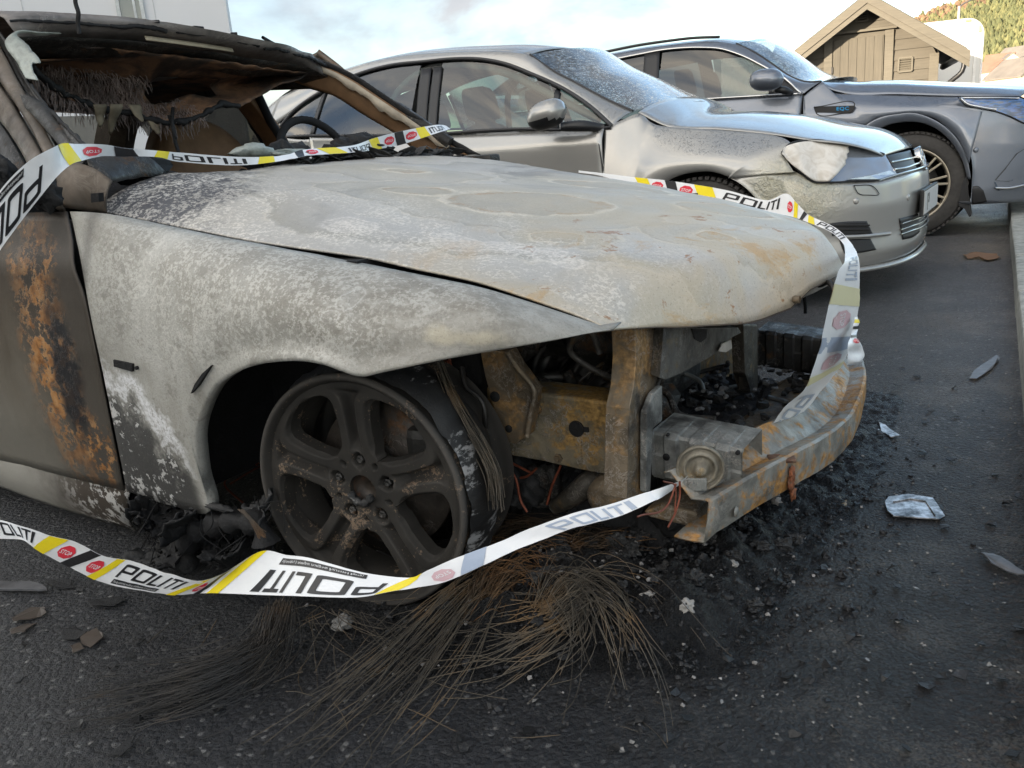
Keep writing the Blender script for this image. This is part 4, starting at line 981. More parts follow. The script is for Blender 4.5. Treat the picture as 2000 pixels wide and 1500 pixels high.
# ---- near front wheel
wheel = empty('front_wheel', (0, -.80, .243), math.radians(6), car)
def build_wheel(root):
    def spoke_w(r):          # half angle of a spoke
        return np.interp(r, [.078, .088, .10, .125, .15, .175, .188, .198, .204], [36, 26.5, 21.5, 16.6, 14.6, 14.0, 15.8, 22, 36])
    rs = np.concatenate([[.030, .034, .040, .046, .050, .054, .058, .062, .066, .070, .074], np.linspace(.079, .204, 36), [.210, .216]])
    ts = np.linspace(-1, 1, 33)
    def depth(r, t, th_):
        d = np.interp(r, [.03, .07, .12, .19, .216], [.020, .018, .012, .008, .012])           # dish, + = inwards
        m_ = sm(.080, .10, r)*(1-sm(.195, .21, r))
        groove = .024*math.exp(-(t/.30)**6)*sm(.075, .105, r)*(1-sm(.19, .207, r))
        side = .012*sm(.78, 1.0, abs(t))*m_
        return d+groove+side
    m = MB()
    lugs = [(.060*math.cos(a), .060*math.sin(a)) for a in [math.radians(90+72*k) for k in range(5)]]
    pins = [(.062*math.cos(a), .062*math.sin(a)) for a in [math.radians(90+36+72*k) for k in range(5)]]
    for k in range(5):
        G = []
        for r in rs:
            w_ = 36 if r <= .078 or r >= .204 else spoke_w(r)
            row = []
            for t in ts:
                th_ = math.radians(90+72*k+t*w_); x, z = r*math.cos(th_), r*math.sin(th_); d = depth(r, t, th_)
                for q in lugs:
                    e = math.hypot(x-q[0], z-q[1]); d += .030*(1-sm(.0115, .0155, e))
                for q in pins:
                    e = math.hypot(x-q[0], z-q[1]); d += .02*(1-sm(.0035, .0060, e))
                row.append((x, d, z))
            G.append(row)
        G = np.array(G); m.grid(G)
        i0, i1 = 10, len(rs)-3                                                # side walls of the windows
        for e in (0, -1):
            A_ = G[i0:i1+1, e]; m.grid(np.array([A_, A_+np.array([0, .03, 0])]))
    m.lathe([(.085, .030), (.02, .030)], 40)
    m.lathe([(.012, .216), (.004, .2195), (-.002, .224), (-.004, .230), (0, .2345), (.006, .2355), (.012, .233), (.014, .226), (.030, .219), (.05, .205), (.12, .200)], 96)
    rim = m.build('rim', RIM, root, out=None)
    m = MB(); m.lathe([(.012, .226), (.030, .229), (.05, .224), (.12, .217), (.17, .224), (.20, .2335), (.205, .226), (.20, .19)], 72); m.build('rim_barrel', RIM, root)
    m = MB()
    for q in lugs:
        m = MB(); m.lathe([(.040, .0001), (.024, .0001), (.022, .006), (.024, .0085), (.045, .009)], 6, 'y', (q[0], 0, q[1]), smooth=False); m.build('lug_bolt', BLACKST, root)
    m = MB(); m.lathe([(.045, .0002), (.045, .026), (.03, .029)], 32); m.build('hub_recess', mat_rust('rusty_hub', (.04, .03, .022), (.12, .045, .02), .6, .1), root)
    m = MB()
    P = [(.024*math.cos(a), .012, .024*math.sin(a)) for a in np.linspace(math.radians(190), math.radians(350), 12)]
    m.tube(P, [.007+.003*math.sin(i*2.1) for i in range(12)], 7); m.build('cap_remnant', CHARP, root)
    m = MB(); m.lathe([(.095, .05), (.095, .150), (.115, .150), (.115, .05)], 48); m.build('brake_disc', mat_rust('disc_rust', (.05, .042, .035), (.14, .07, .03), .4, .2), root)
    m = MB(); m.box((.12, .10, .05), (.09, .07, .13), bev=.02); m.build('brake_caliper', BLACKST, root)
    # what is left of the tyre: steel belts and ash over the barrel
    G = []
    for a in np.linspace(0, 2*math.pi, 140, endpoint=False):
        row = []
        for y, r in ((.020, .2335), (.035, .243), (.06, .248), (.09, .248), (.115, .244), (.135, .235), (.145, .22)):
            q = np.array([math.cos(a), y*3, math.sin(a)]); k = r+.008*fbm(q, 3)+.004*fbm(q, 11)
            z = k*math.sin(a); z = max(z, -.240)
            row.append((k*math.cos(a), y, z))
        G.append(row)
    m = MB(); m.grid(np.array(G), cu=True); return m.build('tyre_carcass', TYRE, root)
build_wheel(wheel)
for wx, wy in ((0, .80), (-2.76, -.80), (-2.76, .80)):
    w2 = empty('front_wheel' if wx == 0 else 'rear_wheel', (wx, wy, .243), math.pi if wy > 0 else 0, car)
    for o in list(wheel.children):
        c = o.copy(); COL.objects.link(c); c.parent = w2
# ---------------------------------------------------------------- the bared front end of the burnt car
def plate(name, pts, off, mat, bev=.003, **k):
    m = MB(); m.prism([B(a, b, **k) if not isinstance(a, np.ndarray) else a for a, b in pts], off)
    return m.build(name, mat, car, bevel=bev)
# inner wing and engine bay walls, all sooty
m = MB()
m.box((-.30, -.50, .46), (.82, .03, .42)); m.box((-.55, -.66, .40), (.05, .34, .50)); m.box((-.30, -.64, .66), (.66, .22, .03))
m.box((-.30, .62, .46), (.9, .05, .42)); m.box((-.62, 0, .46), (.04, 1.3, .56))
m.build('inner_wing', SOOT, car)
# big chassis rail with rust and a round hole
rail = [B(a, b, y=-.50) for a, b in ((900, 752), (960, 757), (1036, 765), (1120, 776), (1232, 789), (1232, 938), (1150, 922), (1060, 902), (959, 883), (880, 868))]
m = MB(); m.prism(rail, (0, .085, 0)); fr_ = m.build('chassis_rail', RUST, car, bevel=.006)
hp = B(1125, 838, y=-.503); m = MB(); m.lathe([(-.0, .0155), (.0005, .0165), (.004, .0165), (.004, .0)], 24, 'y', hp); m.lathe([(0, 0), (0, .0155)], 24, 'y', hp+np.array([0, -.0005, 0])); m.build('rail_hole', SOOT, fr_)
q = B(1145, 839, y=-.503); m = MB(); m.box(q, (.010, .003, .010)); m.build('rail_slot', SOOT, fr_)
st2 = [B(a, b, y=-.503) for a, b in ((1108, 852), (1134, 855), (1137, 905), (1128, 912), (1112, 906))]
m = MB(); m.prism(st2, (0, .006, 0)); m.build('rail_rib', RUST, fr_, bevel=.003)
# slanting brace
br = [B(a, b, y=-.545) for a, b in ((938, 684), (990, 686), (1004, 712), (1042, 764), (1036, 800), (1027, 852), (1008, 867), (986, 862), (966, 800), (948, 735))]
m = MB(); m.prism(br, (0, .035, 0)); bo = m.build('wing_brace', BROWN, car, bevel=.006)
for px, py, r in ((966, 775, .011), (993, 838, .008)):
    h_ = B(px, py, y=-.5475); m = MB(); m.lathe([(0, 0), (0, r), (.004, r)], 16, 'y', h_); m.build('brace_hole', SOOT, bo)
ed = [B(a, b, y=-.552) for a, b in ((992, 688), (1006, 712), (1044, 765), (1037, 805), (1029, 852))]
m = MB(); m.tube(crv(ed, 20), .006, 6); m.build('brace_flange', BROWN, bo)
# upright of the radiator support, sooty box behind, light zinc flange
pf = [(1240, 640), (1297, 640), (1293, 690), (1286, 738), (1274, 770), (1267, 792), (1266, 880), (1263, 962), (1224, 975), (1228, 880), (1229, 798), (1238, 755), (1242, 700)]
upf = [B(a, b, x=.475) for a, b in pf]
m = MB(); m.prism(upf, (-.045, 0, 0)); up = m.build('radiator_upright', BROWN, car, bevel=.008)
ed = [B(a, b, x=.482) for a, b in ((1300, 645), (1296, 690), (1289, 738), (1277, 770), (1270, 792), (1269, 880), (1266, 960))]
m = MB(); m.tube(crv(ed, 24), .0035, 6); m.build('upright_seam', DARKST, up)
plate('upright_flange', ((1263, 803), (1277, 768), (1294, 752), (1294, 822), (1276, 838), (1271, 960), (1262, 962)), (-.012, 0, 0), GALV, x=.492)
# upper bracket under the hood edge
ub = [(1296, 640), (1442, 640), (1448, 650), (1425, 662), (1400, 690), (1330, 730), (1300, 742), (1288, 738), (1293, 690)]
plate('upper_bracket', ub, (-.03, .02, 0), mat_rust('sooty_zinc', (.085, .083, .075), (.16, .12, .06), .3, .35), .006, x=.50)
e = [B(a, b, x=.503) for a, b in ((1352, 642), (1382, 642), (1380, 660), (1370, 668), (1358, 662))]; m = MB(); m.prism(e, (-.006, 0, 0)); m.build('bracket_hole', SOOT, car)
e = [B(a, b, x=.51) for a, b in ((1410, 672), (1428, 664), (1430, 680), (1418, 688), (1404, 686))]; m = MB(); m.prism(e, (-.003, .004, 0)); m.build('foil_scrap', plain('pale_ash', (.46, .44, .40), .8), car)
# near crash box, corrugated, running forward to the beam
def crash_box(y0, P, h_, dep, sgn):
    n = 40; G = []
    a, b = P
    for i in range(n):
        t = i/(n-1); p = a*(1-t)+b*t
        cor = .008*(1 if math.sin(t*22) > .2 else 0)
        y = p[1]+sgn*0
        G.append([p+np.array([0, dep, .0]), p+np.array([0, .012, 0])+np.array([0, 0, -.3*cor]), p+np.array([0, cor, -.008]), p+np.array([0, cor, -h_*.45]), p+np.array([0, cor*.6, -h_*.5]), p+np.array([0, cor, -h_+.01]), p+np.array([0, .012, -h_]), p+np.array([0, dep, -h_])])
    return np.array(G)
a, b = B(1270, 843, y=-.49), B(1450, 880, y=-.49)
hh = a[2]-B(1275, 936, y=-.49)[2]
m = MB(); G = crash_box(-.49, (a, b), hh, .12, 1); m.grid(G, smooth=False, cv=True); m.build('crash_box', GALV, car, solid=.0)
for px, py, r in ((1303, 850, .003), (1301, 893, .007), (1440, 885, .004)):
    h_ = B(px, py, y=-.4915); m = MB(); m.lathe([(0, 0), (0, r), (.006, r)], 12, 'y', h_); m.build('box_hole', SOOT, car)
a2, b2 = B(1478, 645, y=.40), B(1604, 662, y=.40); hh2 = a2[2]-B(1480, 716, y=.40)[2]
m = MB(); G = crash_box(.40, (a2, b2), hh2, .12, 1); m.grid(G, smooth=False, cv=True); m.build('crash_box', BLACKST, car)
# horn disc with its bolt
hc = B(1368, 918, y=-.55)
m = MB(); m.lathe([(-.012, .0), (-.012, .010), (-.002, .014), (.010, .020), (.012, .028), (.002, .031), (.001, .036), (.012, .040), (.014, .045), (.006, .047), (.006, .052), (.018, .052), (.03, .044), (.03, 0)], 40, 'y'); 
hornm = mat_rust('horn_steel', (.20, .18, .14), (.34, .24, .11), .35, .3, 1.2)
hn = m.build('horn', hornm, car); hn.scale = (.8, .8, .8); hn.location = Vector(hc); hn.rotation_euler = (0, 0, math.radians(22))
m = MB(); m.lathe([(-.02, 0), (-.02, .006), (-.012, .006), (-.012, .010), (-.008, .010), (.01, .010)], 6, 'y', (-.020, 0, -.028), smooth=False); m.box((-.012, -.004, -.032), (.05, .006, .03), bev=.003); m.build('horn_bolt', GALV, hn)
# lower cross member
lc = [B(a, b, y=-.52) for a, b in ((1254, 1000), (1290, 986), (1360, 1000), (1368, 1022), (1340, 1028), (1270, 1012))]
m = MB(); m.prism(lc, (0, .9, 0)); m.build('lower_crossmember', BROWN, car, bevel=.006)
# far uprights and the rusty wall of the engine bay behind
w = [B(a, b, x=.30) for a, b in ((1330, 668), (1455, 640), (1470, 640), (1470, 765), (1340, 742))]
m = MB(); m.prism(w, (-.02, 0, 0)); m.build('inner_panel', mat_rust('ochre_panel', (.09, .065, .035), (.30, .17, .045), .7, .15), car, bevel=.004)
w = [B(a, b, x=.47) for a, b in ((1452, 632), (1480, 634), (1478, 700), (1480, 768), (1466, 768), (1466, 735), (1455, 730))]
m = MB(); m.prism(w, (-.03, 0, 0)); m.build('radiator_upright', mat_rust('dark_upright', (.06, .052, .04), (.20, .13, .05), .4, .2), car, bevel=.004)
# engine: block, pulleys, pipes, a control arm low down
m = MB(); m.box((-.05, -.02, .42), (.75, .42, .40), bev=.03); m.box((.05, -.25, .50), (.5, .12, .22), bev=.03)
for i in range(26):
    m.grid(lump((random.uniform(-.1, .42), random.uniform(-.46, .3), random.uniform(.24, .56)), random.uniform(.03, .07), 8, .6, 80+i), cv=True)
eng = m.build('engine_block', BLACKST, car)
def pulley(px, py, y, r, name='pulley', mat=DARKST, rz=.9):
    c = B(px, py, y=y); m = MB(); m.lathe([(.0, .0), (.0, r*.25), (-.006, r*.3), (-.006, r*.45), (.006, r*.5), (.006, r*.78), (-.004, r*.84), (-.004, r), (.02, r), (.02, r*.94), (.026, r), (.03, r)], 40, 'y')
    o = m.build(name, mat, car); o.location = Vector(c); o.rotation_euler = (0, 0, rz); return o
pulley(1165, 742, -.30, .062); pulley(1128, 732, -.26, .05); pulley(1240, 690, -.22, .055, mat=mat_rust('grey_pulley', (.10, .10, .10), (.2, .14, .07), .1, .3))
pulley(1096, 720, -.28, .07, mat=BLACKST)
def arm(name, pts, rad, mat):
    m = MB(); m.tube(crv(pts, 26), crv([(r, 0) for r in rad], 26)[:, 0], 10); return m.build(name, mat, car)
arm('control_arm', [B(1085, 990, y=-.46), B(1120, 968, y=-.48), B(1150, 944, y=-.47), B(1185, 942, y=-.43), B(1222, 962, y=-.38)], (.016, .024, .028, .026, .03), mat_rust('arm_alloy', (.07, .062, .05), (.16, .11, .06), .35, .2))
m = MB(); c = B(1178, 976, y=-.52); m.lathe([(0, 0), (-.004, .014), (.0, .026), (.006, .038), (.03, .042), (.06, .044), (.06, 0)], 30, 'y', c); m.build('arm_bush', BROWN, car)
m = MB(); m.tube(crv([B(1048, 905, y=-.42), B(1056, 945, y=-.42), B(1060, 985, y=-.42)], 10), .022, 8); m.tube(crv([B(1072, 905, y=-.40), B(1082, 940, y=-.4), B(1080, 985, y=-.40)], 10), .016, 8); m.build('strut_leg', BLACKST, car)
wires('brake_pipe', [crv([B(902, 718, y=-.60), B(910, 755, y=-.62), B(940, 782, y=-.62), B(949, 825, y=-.62), B(945, 860, y=-.60)], 22)], .0055, DARKST, car)
m = MB(); c = B(925, 818, y=-.58); m.lathe([(-.02, .0), (-.02, .008), (0, .008), (0, .012), (.03, .012)], 10, 'z', c); m.build('bleed_nipple', GALV, car)
m = MB()
for k, (px, py, y) in enumerate(((935, 905, -.5), (990, 920, -.45), (1020, 960, -.5), (1000, 985, -.4), (960, 960, -.55), (1110, 1005, -.4), (1225, 1000, -.35), (1330, 990, -.4), (900, 660, -.4), (1050, 690, -.1))):
    m = MB(); m.grid(lump(B(px, py, y=y), random.uniform(.03, .06), 12, .7, 120+k), cv=True); m.build('charred_lump', CHAR, car)
# tangled remains in the bay: hoses, pipes, bent straps, a radiator tank, loose bolts
def rnd_tube(name, n, r, mat, y0, seed):
    rr = random.Random(seed)
    for k in range(n):
        px, py = rr.uniform(1010, 1240), rr.uniform(655, 770); p = B(px, py, y=rr.uniform(*y0)); P = [p]
        for i in range(5): p = p+np.array([rr.uniform(-.08, .08), rr.uniform(-.05, .05), rr.uniform(-.07, .05)]); P.append(p)
        m = MB(); m.tube(crv(P, 22), r*rr.uniform(.6, 1.3), 7); m.build(name, mat, car)
rnd_tube('burnt_hose', 9, .012, BLACKST, (-.40, -.12), 3); rnd_tube('bay_pipe', 5, .005, mat_rust('pale_pipe', (.06, .056, .05), (.14, .09, .04), .3, .2), (-.42, -.25), 5)
for k, (px, py, y) in enumerate(((1335, 760, .0), (1400, 790, .1), (1450, 775, .25), (1380, 745, .2), (1500, 800, .15))):
    c = B(px, py, y=y); m = MB(); P = [c+np.array([.05*math.cos(k+i*.9), .05*math.sin(k*2+i*.7), .012*i]) for i in range(5)]; m.tube(crv(P, 16), .006, 6); m.build('bent_strap', BLACKST if k % 2 else GALV, car)
for k, (px, py, y) in enumerate(((960, 700, -.547), (1018, 770, -.547), (1050, 800, -.502), (1210, 810, -.502), (1195, 915, -.502), (1090, 895, -.502))):
    m = MB(); m.lathe([(-.008, 0), (-.008, .006), (-.002, .007), (-.002, .010), (.006, .010)], 6, 'y', B(px, py, y=y), smooth=False); m.build('bolt', BROWN, car)
# heap of ash and coke in the nose of the car
G = []
for x in np.linspace(.12, .66, 46):
    row = []
    for y in np.linspace(-.52, .56, 70):
        e = (1-sm(.32, .47, abs(y)))*(1-sm(.46, .58, x)); p = (x, y, .3)
        row.append((x, y, -.06+.11*min(1, e*2)+.145*e*(1+.35*fbm(p, 5))+.022*fbm(p, 22)+.012*fbm(p, 60)))
    G.append(row)
m = MB(); m.grid(np.array(G), smooth=False); ash = m.build('ash_heap', mat_char('ash_coke', (.016, .016, .017), .30, .85, 1.2), car)
m = MB()
for i in range(170):
    x, y = random.uniform(.2, .58), random.uniform(-.42, .42); z = .20*(1-sm(.36, .6, abs(y)))*(1-sm(.52, .66, x))+.01
    m.grid(lump((x, y, z), random.uniform(.006, .018), 4, .7, i, (1, random.uniform(.6, 1.3), random.uniform(.4, .9))), smooth=False, cv=True)
tag(m.build('coke_lumps', CHARP, ash), kind='stuff')
m = MB()
for i in range(60):
    x, y = random.uniform(.25, .58), random.uniform(-.40, .42); z = .205*(1-sm(.36, .6, abs(y)))*(1-sm(.52, .66, x))+.014
    m.grid(lump((x, y, z), random.uniform(.004, .011), 4, .8, 300+i, (1, random.uniform(.4, 1.6), random.uniform(.3, .8))), smooth=False, cv=True)
tag(m.build('pale_ash_crumbs', plain('grey_ash', (.20, .195, .19), .9, var=.5), ash), kind='stuff')

# ---- bumper beam: bowed channel, sagged towards the ground
def beam_x(y): return .735-.36*y*y
def bs(px, py, dx=0): return US('b', px, py, lambda P: P[0]-(beam_x(P[1])+dx), .8, 6, 500)
back = [(1350, 948), (1385, 929), (1424, 906), (1493, 867), (1571, 817), (1629, 771), (1648, 732), (1663, 705), (1668, 690)]
ridge = [(1383, 981), (1420, 958), (1462, 937), (1532, 890), (1594, 866), (1648, 832), (1679, 786), (1690, 732), (1687, 690)]
low_ = [(1372, 1052), (1415, 1042), (1455, 1026), (1532, 968), (1602, 912), (1667, 852), (1690, 801), (1696, 751), (1694, 700)]
ys_ = np.linspace(-.585, .60, 60); rz_ = np.interp(ys_, [-.59, -.45, -.31, -.16, 0, .15, .35, .6], [.240, .250, .250, .236, .230, .250, .25, .225])
R_ = np.array([(beam_x(y), y, z) for y, z in zip(ys_, rz_)]); tg = np.array([(.72*y, 1, 0) for y in ys_]); nn = np.array([(1/math.hypot(1, .72*y), .72*y/math.hypot(1, .72*y), 0) for y in ys_])
K_ = R_-nn*.085+np.array([0, 0, .034]); L_ = R_-nn*.004-np.array([0, 0, .066]); K_[0] += np.array([.0, -.012, .004]); L_[0] += np.array([0, -.02, -.004])
G = []
for r_, k_, l_ in zip(R_, K_, L_):
    mid = r_*.55+k_*.45+np.array([0, 0, -.020]); G.append([k_+np.array([-.012, 0, -.004]), k_, mid, r_*.93+k_*.07+np.array([0, 0, .001]), r_, r_*.5+l_*.5+np.array([.003, 0, 0]), l_, l_+np.array([-.03, 0, -.002]), l_+np.array([-.055, 0, .0])])
G = np.array(G)
for i in range(60):
    for j in range(9): G[i, j] += .0022*np.array([fbm(G[i, j], 9), 0, fbm(G[i, j]+3, 9)])
bm_ = MB().grid(G).build('bumper_beam', BEAM, car, solid=.004, out=(1, 0, .3), edge_split=28)
m = MB(); c = bs(1553, 895); m.box(c+np.array([-.02, -.02, .004]), (.05, .03, .008), rz=.4, bev=.003)
for px, py in ((1547, 925), (1545, 945), (1548, 962)): m.grid(lump(bs(px, py, .006), .012, 8, .5, px, (.5, .8, 1.3)), cv=True)
m.build('melted_drip', mat_rust('drip_rust', (.13, .075, .05), (.3, .1, .04), .6, .1), bm_)
c = bs(1437, 1000, .004); m = MB(); m.lathe([(.0, .010), (.003, .008), (.004, .0)], 14, 'x', c); m.build('beam_rivet', BEAM, bm_)
m = MB(); m.grid(lump(bs(1672, 745, -.04), .028, 10, .3, 9, (1, .7, 1.2)), cv=True); m.build('foam_remnant', plain('grey_foam', (.16, .155, .14), .85), bm_)
wires('towing_rod', [crv([B(1640, 715, x=.62), B(1662, 728, x=.66), B(1682, 745, x=.69)], 10)], .009, DARKST, bm_)
wires('latch_rod', [crv([B(1600, 557, x=.66), B(1625, 558, x=.70), B(1632, 575, x=.71), B(1648, 600, x=.72)], 14)], .006, DARKST, car)
m = MB()
P = [B(a, b, x=.64) for a, b in ((1545, 592), (1590, 572), (1640, 546), (1645, 540), (1610, 548), (1580, 566), (1544, 582))]
m.prism(P, (-.02, 0, 0)); m.build('hood_catch_plate', PILLAR, car)
for px, py in ((1600, 551), (1637, 540), (1552, 585)):
    m = MB(); m.lathe([(-.004, 0), (-.004, .006), (.0, .008), (.01, .008)], 8, 'x', B(px, py, x=.652)); m.build('rivet', BROWN, car)
wires('hanging_hook', [crv([B(1571, 580, x=.62), B(1573, 600, x=.62), B(1573, 612, x=.62)], 6)], .004, SOOT, car)
# burnt wiring: red-brown copper and cords in the wing
st = []
for k in range(34):
    x0 = random.uniform(850, 880); st.append(crv([B(x0, 700+random.uniform(-6, 6), y=-.55+random.uniform(-.05, .05)), B(x0+8+random.uniform(-8, 8), 735, y=-.58), B(x0+14+random.uniform(-12, 14), 775, y=-.6)], 8))
tag(wires('copper_loom', st, .0011, COPPER, car), kind='stuff')
st = []
for k in range(46):
    a = random.uniform(0, 1); o = lambda s: np.array([random.uniform(-s, s), random.uniform(-s, s)])
    p = [(855, 705), (885, 780), (930, 860), (962, 925), (970, 985)]
    j = o(12); st.append(crv([B(*(np.array(q)+j*(.5+i*.25)+o(3)), y=-.68-.012*i+random.uniform(-.02, .02)) for i, q in enumerate(p)], 18))
tag(wires('cord_bundle', st, .0010, WIREG, car), kind='stuff')
for P, r in (([(1320, 945), (1310, 975), (1245, 1010)], .0016), ([(1328, 940), (1328, 970), (1320, 1000), (1305, 1030)], .0018), ([(1295, 940), (1320, 955), (1318, 1000)], .0014)):
    wires('copper_wire', [crv([B(*q, x=.66) for q in P], 14)], r, COPPER, car)
st = [crv([B(*p, y=yy) for p in P], 12) for P, yy in ((((985, 905), (1005, 930), (1020, 985), (1030, 1000)), -.55), (((1095, 910), (1078, 950), (1068, 985)), -.5), (((960, 890), (1000, 905), (1040, 925)), -.5), (((1000, 935), (1030, 930), (1048, 915)), -.5), (((478, 985), (440, 950), (505, 905)), -.6), (((560, 890), (500, 915), (450, 945)), -.55))]
tag(wires('copper_loom', st, .0028, COPPER, car), kind='stuff')
# burnt scraps of wheel-arch lining by the fender's foot
m = MB()
for k, (px, py, r, y) in enumerate(((290, 985, .035, -.78), (330, 1010, .035, -.76), (420, 1050, .035, -.80), (480, 1060, .045, -.76), (500, 1110, .035, -.80))):
    m.grid(lump(B(px, py, y=y), r, 30, 1.25, 200+k, (1.1, .7, 1)), cv=True)
P = [B(a, b, y=-.86) for a, b in ((365, 1110), (362, 1080), (378, 1045), (420, 1025), (470, 1018), (510, 1030), (520, 1060))]
m.tube(crv(P, 24), [.022+.008*math.sin(i*1.7) for i in range(24)], 9)
m.build('arch_lining_remnant', CHAR, car)
rr = random.Random(11)
for k in range(17):                                     # torn, curled sheets of burnt lining
    c = B(rr.uniform(262, 520), rr.uniform(985, 1105), y=rr.uniform(-.90, -.76)); c[2] = max(c[2], .012); Rm = np.array(Matrix.Rotation(rr.uniform(0, 6), 3, 'Z') @ Matrix.Rotation(rr.uniform(-.9, .9), 3, 'X') @ Matrix.Rotation(rr.uniform(-.6, .6), 3, 'Y'))
    a_, b_ = rr.uniform(.03, .07), rr.uniform(.02, .045); G = []
    for u in np.linspace(-1, 1, 16):
        row = []
        for v in np.linspace(-1, 1, 12):
            p0 = np.array([u*a_*(1+.4*fbm((v*2, k, 1), 1.5)), v*b_*(1+.5*fbm((u*2, k, 2), 1.8)), .025*(u*u-.4*v*v)*rr.choice((1,))+.012*fbm((u, v, k), 2.2)+.006*fbm((u, v, k), 7)]); q = c+p0@Rm.T; q[2] = max(q[2], .004); row.append(q)
        G.append(row)
    sheet('lining_scrap', np.array(G), CHAR if k % 3 else CHARP, car, .0025, (0, -1, 1), keep=lambda i, j, k=k: fbm((i*.35, j*.35, k*5.), 1.) > -.28)
st = []
for k in range(70):
    p = B(rr.uniform(270, 520), rr.uniform(960, 1080), y=rr.uniform(-.88, -.78)); st.append(crv([p, p+np.array([rr.uniform(-.03, .03), rr.uniform(-.02, .02), rr.uniform(-.05, .01)]), p+np.array([rr.uniform(-.06, .06), rr.uniform(-.05, .02), -.06])], 7))
tag(wires('lining_string', st, .0014, SOOT, car), kind='stuff')
m = MB(); m.grid(lump(B(375, 1012, y=-.86), .022, 9, .6, 260, (.7, .4, 1.6)), cv=True); m.grid(lump(B(425, 990, y=-.87), .02, 9, .7, 261, (2, .4, .3)), cv=True); m.build('pale_remnant', CHARP, car)
st = [crv([B(470+random.uniform(-6, 6), 995, y=-.88), B(490+random.uniform(-5, 5), 1015, y=-.89), B(512+random.uniform(-10, 8), 1045+random.uniform(-8, 8), y=-.90)], 6) for k in range(40)]
tag(wires('singed_fibre', st, .0008, WIRE, car), kind='stuff')
# ================================================================ police tape
def mat_tape(name, c, back):
    t = MT(name); n = t.noise(30, 4, .6); g = t.n('ShaderNodeNewGeometry')
    base = t.mix(t.mul(t.th(n, .5, .75), .25), c, tuple(np.array(c)*.8))
    return t.done(color=t.mix(g.outputs['Backfacing'], base, back), rough=.32, normal=t.bump(t.noise(55, 4, .6), .25, .004), sub=0.)
T_W = mat_tape('tape_white', (.78, .79, .80), (.66, .67, .68)); T_Y = mat_tape('tape_yellow', (.82, .66, .015), (.70, .66, .40))
T_K = mat_tape('tape_black', (.018, .018, .020), (.33, .38, .47)); T_R = mat_tape('tape_red', (.68, .035, .06), (.58, .42, .45))
T_PK = mat_tape('tape_black_seen_through', (.36, .42, .52), (.018, .018, .02)); T_PY = mat_tape('tape_yellow_seen_through', (.70, .66, .40), (.8, .6, .01)); T_PR = mat_tape('tape_red_seen_through', (.62, .42, .45), (.6, .03, .05))
def font_poly(txt, bold=0.0, res=3):
    cu = bpy.data.curves.new('txt', 'FONT'); cu.body = txt; cu.size = 1; cu.resolution_u = res; cu.offset = bold; cu.space_character = 1.08
    o = bpy.data.objects.new('txt', cu); COL.objects.link(o)
    dg = bpy.context.evaluated_depsgraph_get(); me = bpy.data.meshes.new_from_object(o.evaluated_get(dg))
    V = np.array([v.co[:2] for v in me.vertices]); Fc = [tuple(p.vertices) for p in me.polygons]
    bpy.data.objects.remove(o); bpy.data.curves.remove(cu); bpy.data.meshes.remove(me)
    V -= V.min(0); V /= V.max(0)
    return V, Fc
def glyph_word():
    """wide square-cornered capitals P O L I T I as stroke polygons in a 0..1 box"""
    Q = []
    def rr(x0, y0, x1, y1, c, t, tv):               # rounded ring
        def loop(x0, y0, x1, y1, c):
            P = []
            for cx, cy, a in ((x1-c, y1-c, 0), (x0+c, y1-c, 90), (x0+c, y0+c, 180), (x1-c, y0+c, 270)):
                P += [(cx+c*math.cos(math.radians(a+q)), cy+c*math.sin(math.radians(a+q))*1.0) for q in (0, 30, 60, 90)]
            return P
        A, Bq = loop(x0, y0, x1, y1, c), loop(x0+t, y0+tv, x1-t, y1-tv, max(.01, c-t*.6)); n = len(A)
        for i in range(n): Q.append([A[i], A[(i+1) % n], Bq[(i+1) % n], Bq[i]])
    bar = lambda x0, y0, x1, y1: Q.append([(x0, y0), (x1, y0), (x1, y1), (x0, y1)])
    t, tv = .042, .17
    rr(0, .36, .21, 1, .06, t, tv); bar(0, 0, t, .5)
    rr(.245, 0, .46, 1, .06, t, tv)
    bar(.495, 0, .495+t, 1); bar(.495+t, 0, .64, tv)
    bar(.665, 0, .665+t, 1)
    bar(.735, 1-tv, .905, 1); bar(.80, 0, .80+t, 1-tv)
    bar(.93, 0, .93+t+.02, 1)
    V = []; Fc = []
    for q in Q: b = len(V); V += q; Fc.append(tuple(range(b, b+len(q))))
    return np.array(V), Fc
WORD = glyph_word(); STOP = font_poly('STOP', .012); FINE = font_poly('Ulovlig passering medfører straffeansvar, jf. Politiloven §30', 0, 1)
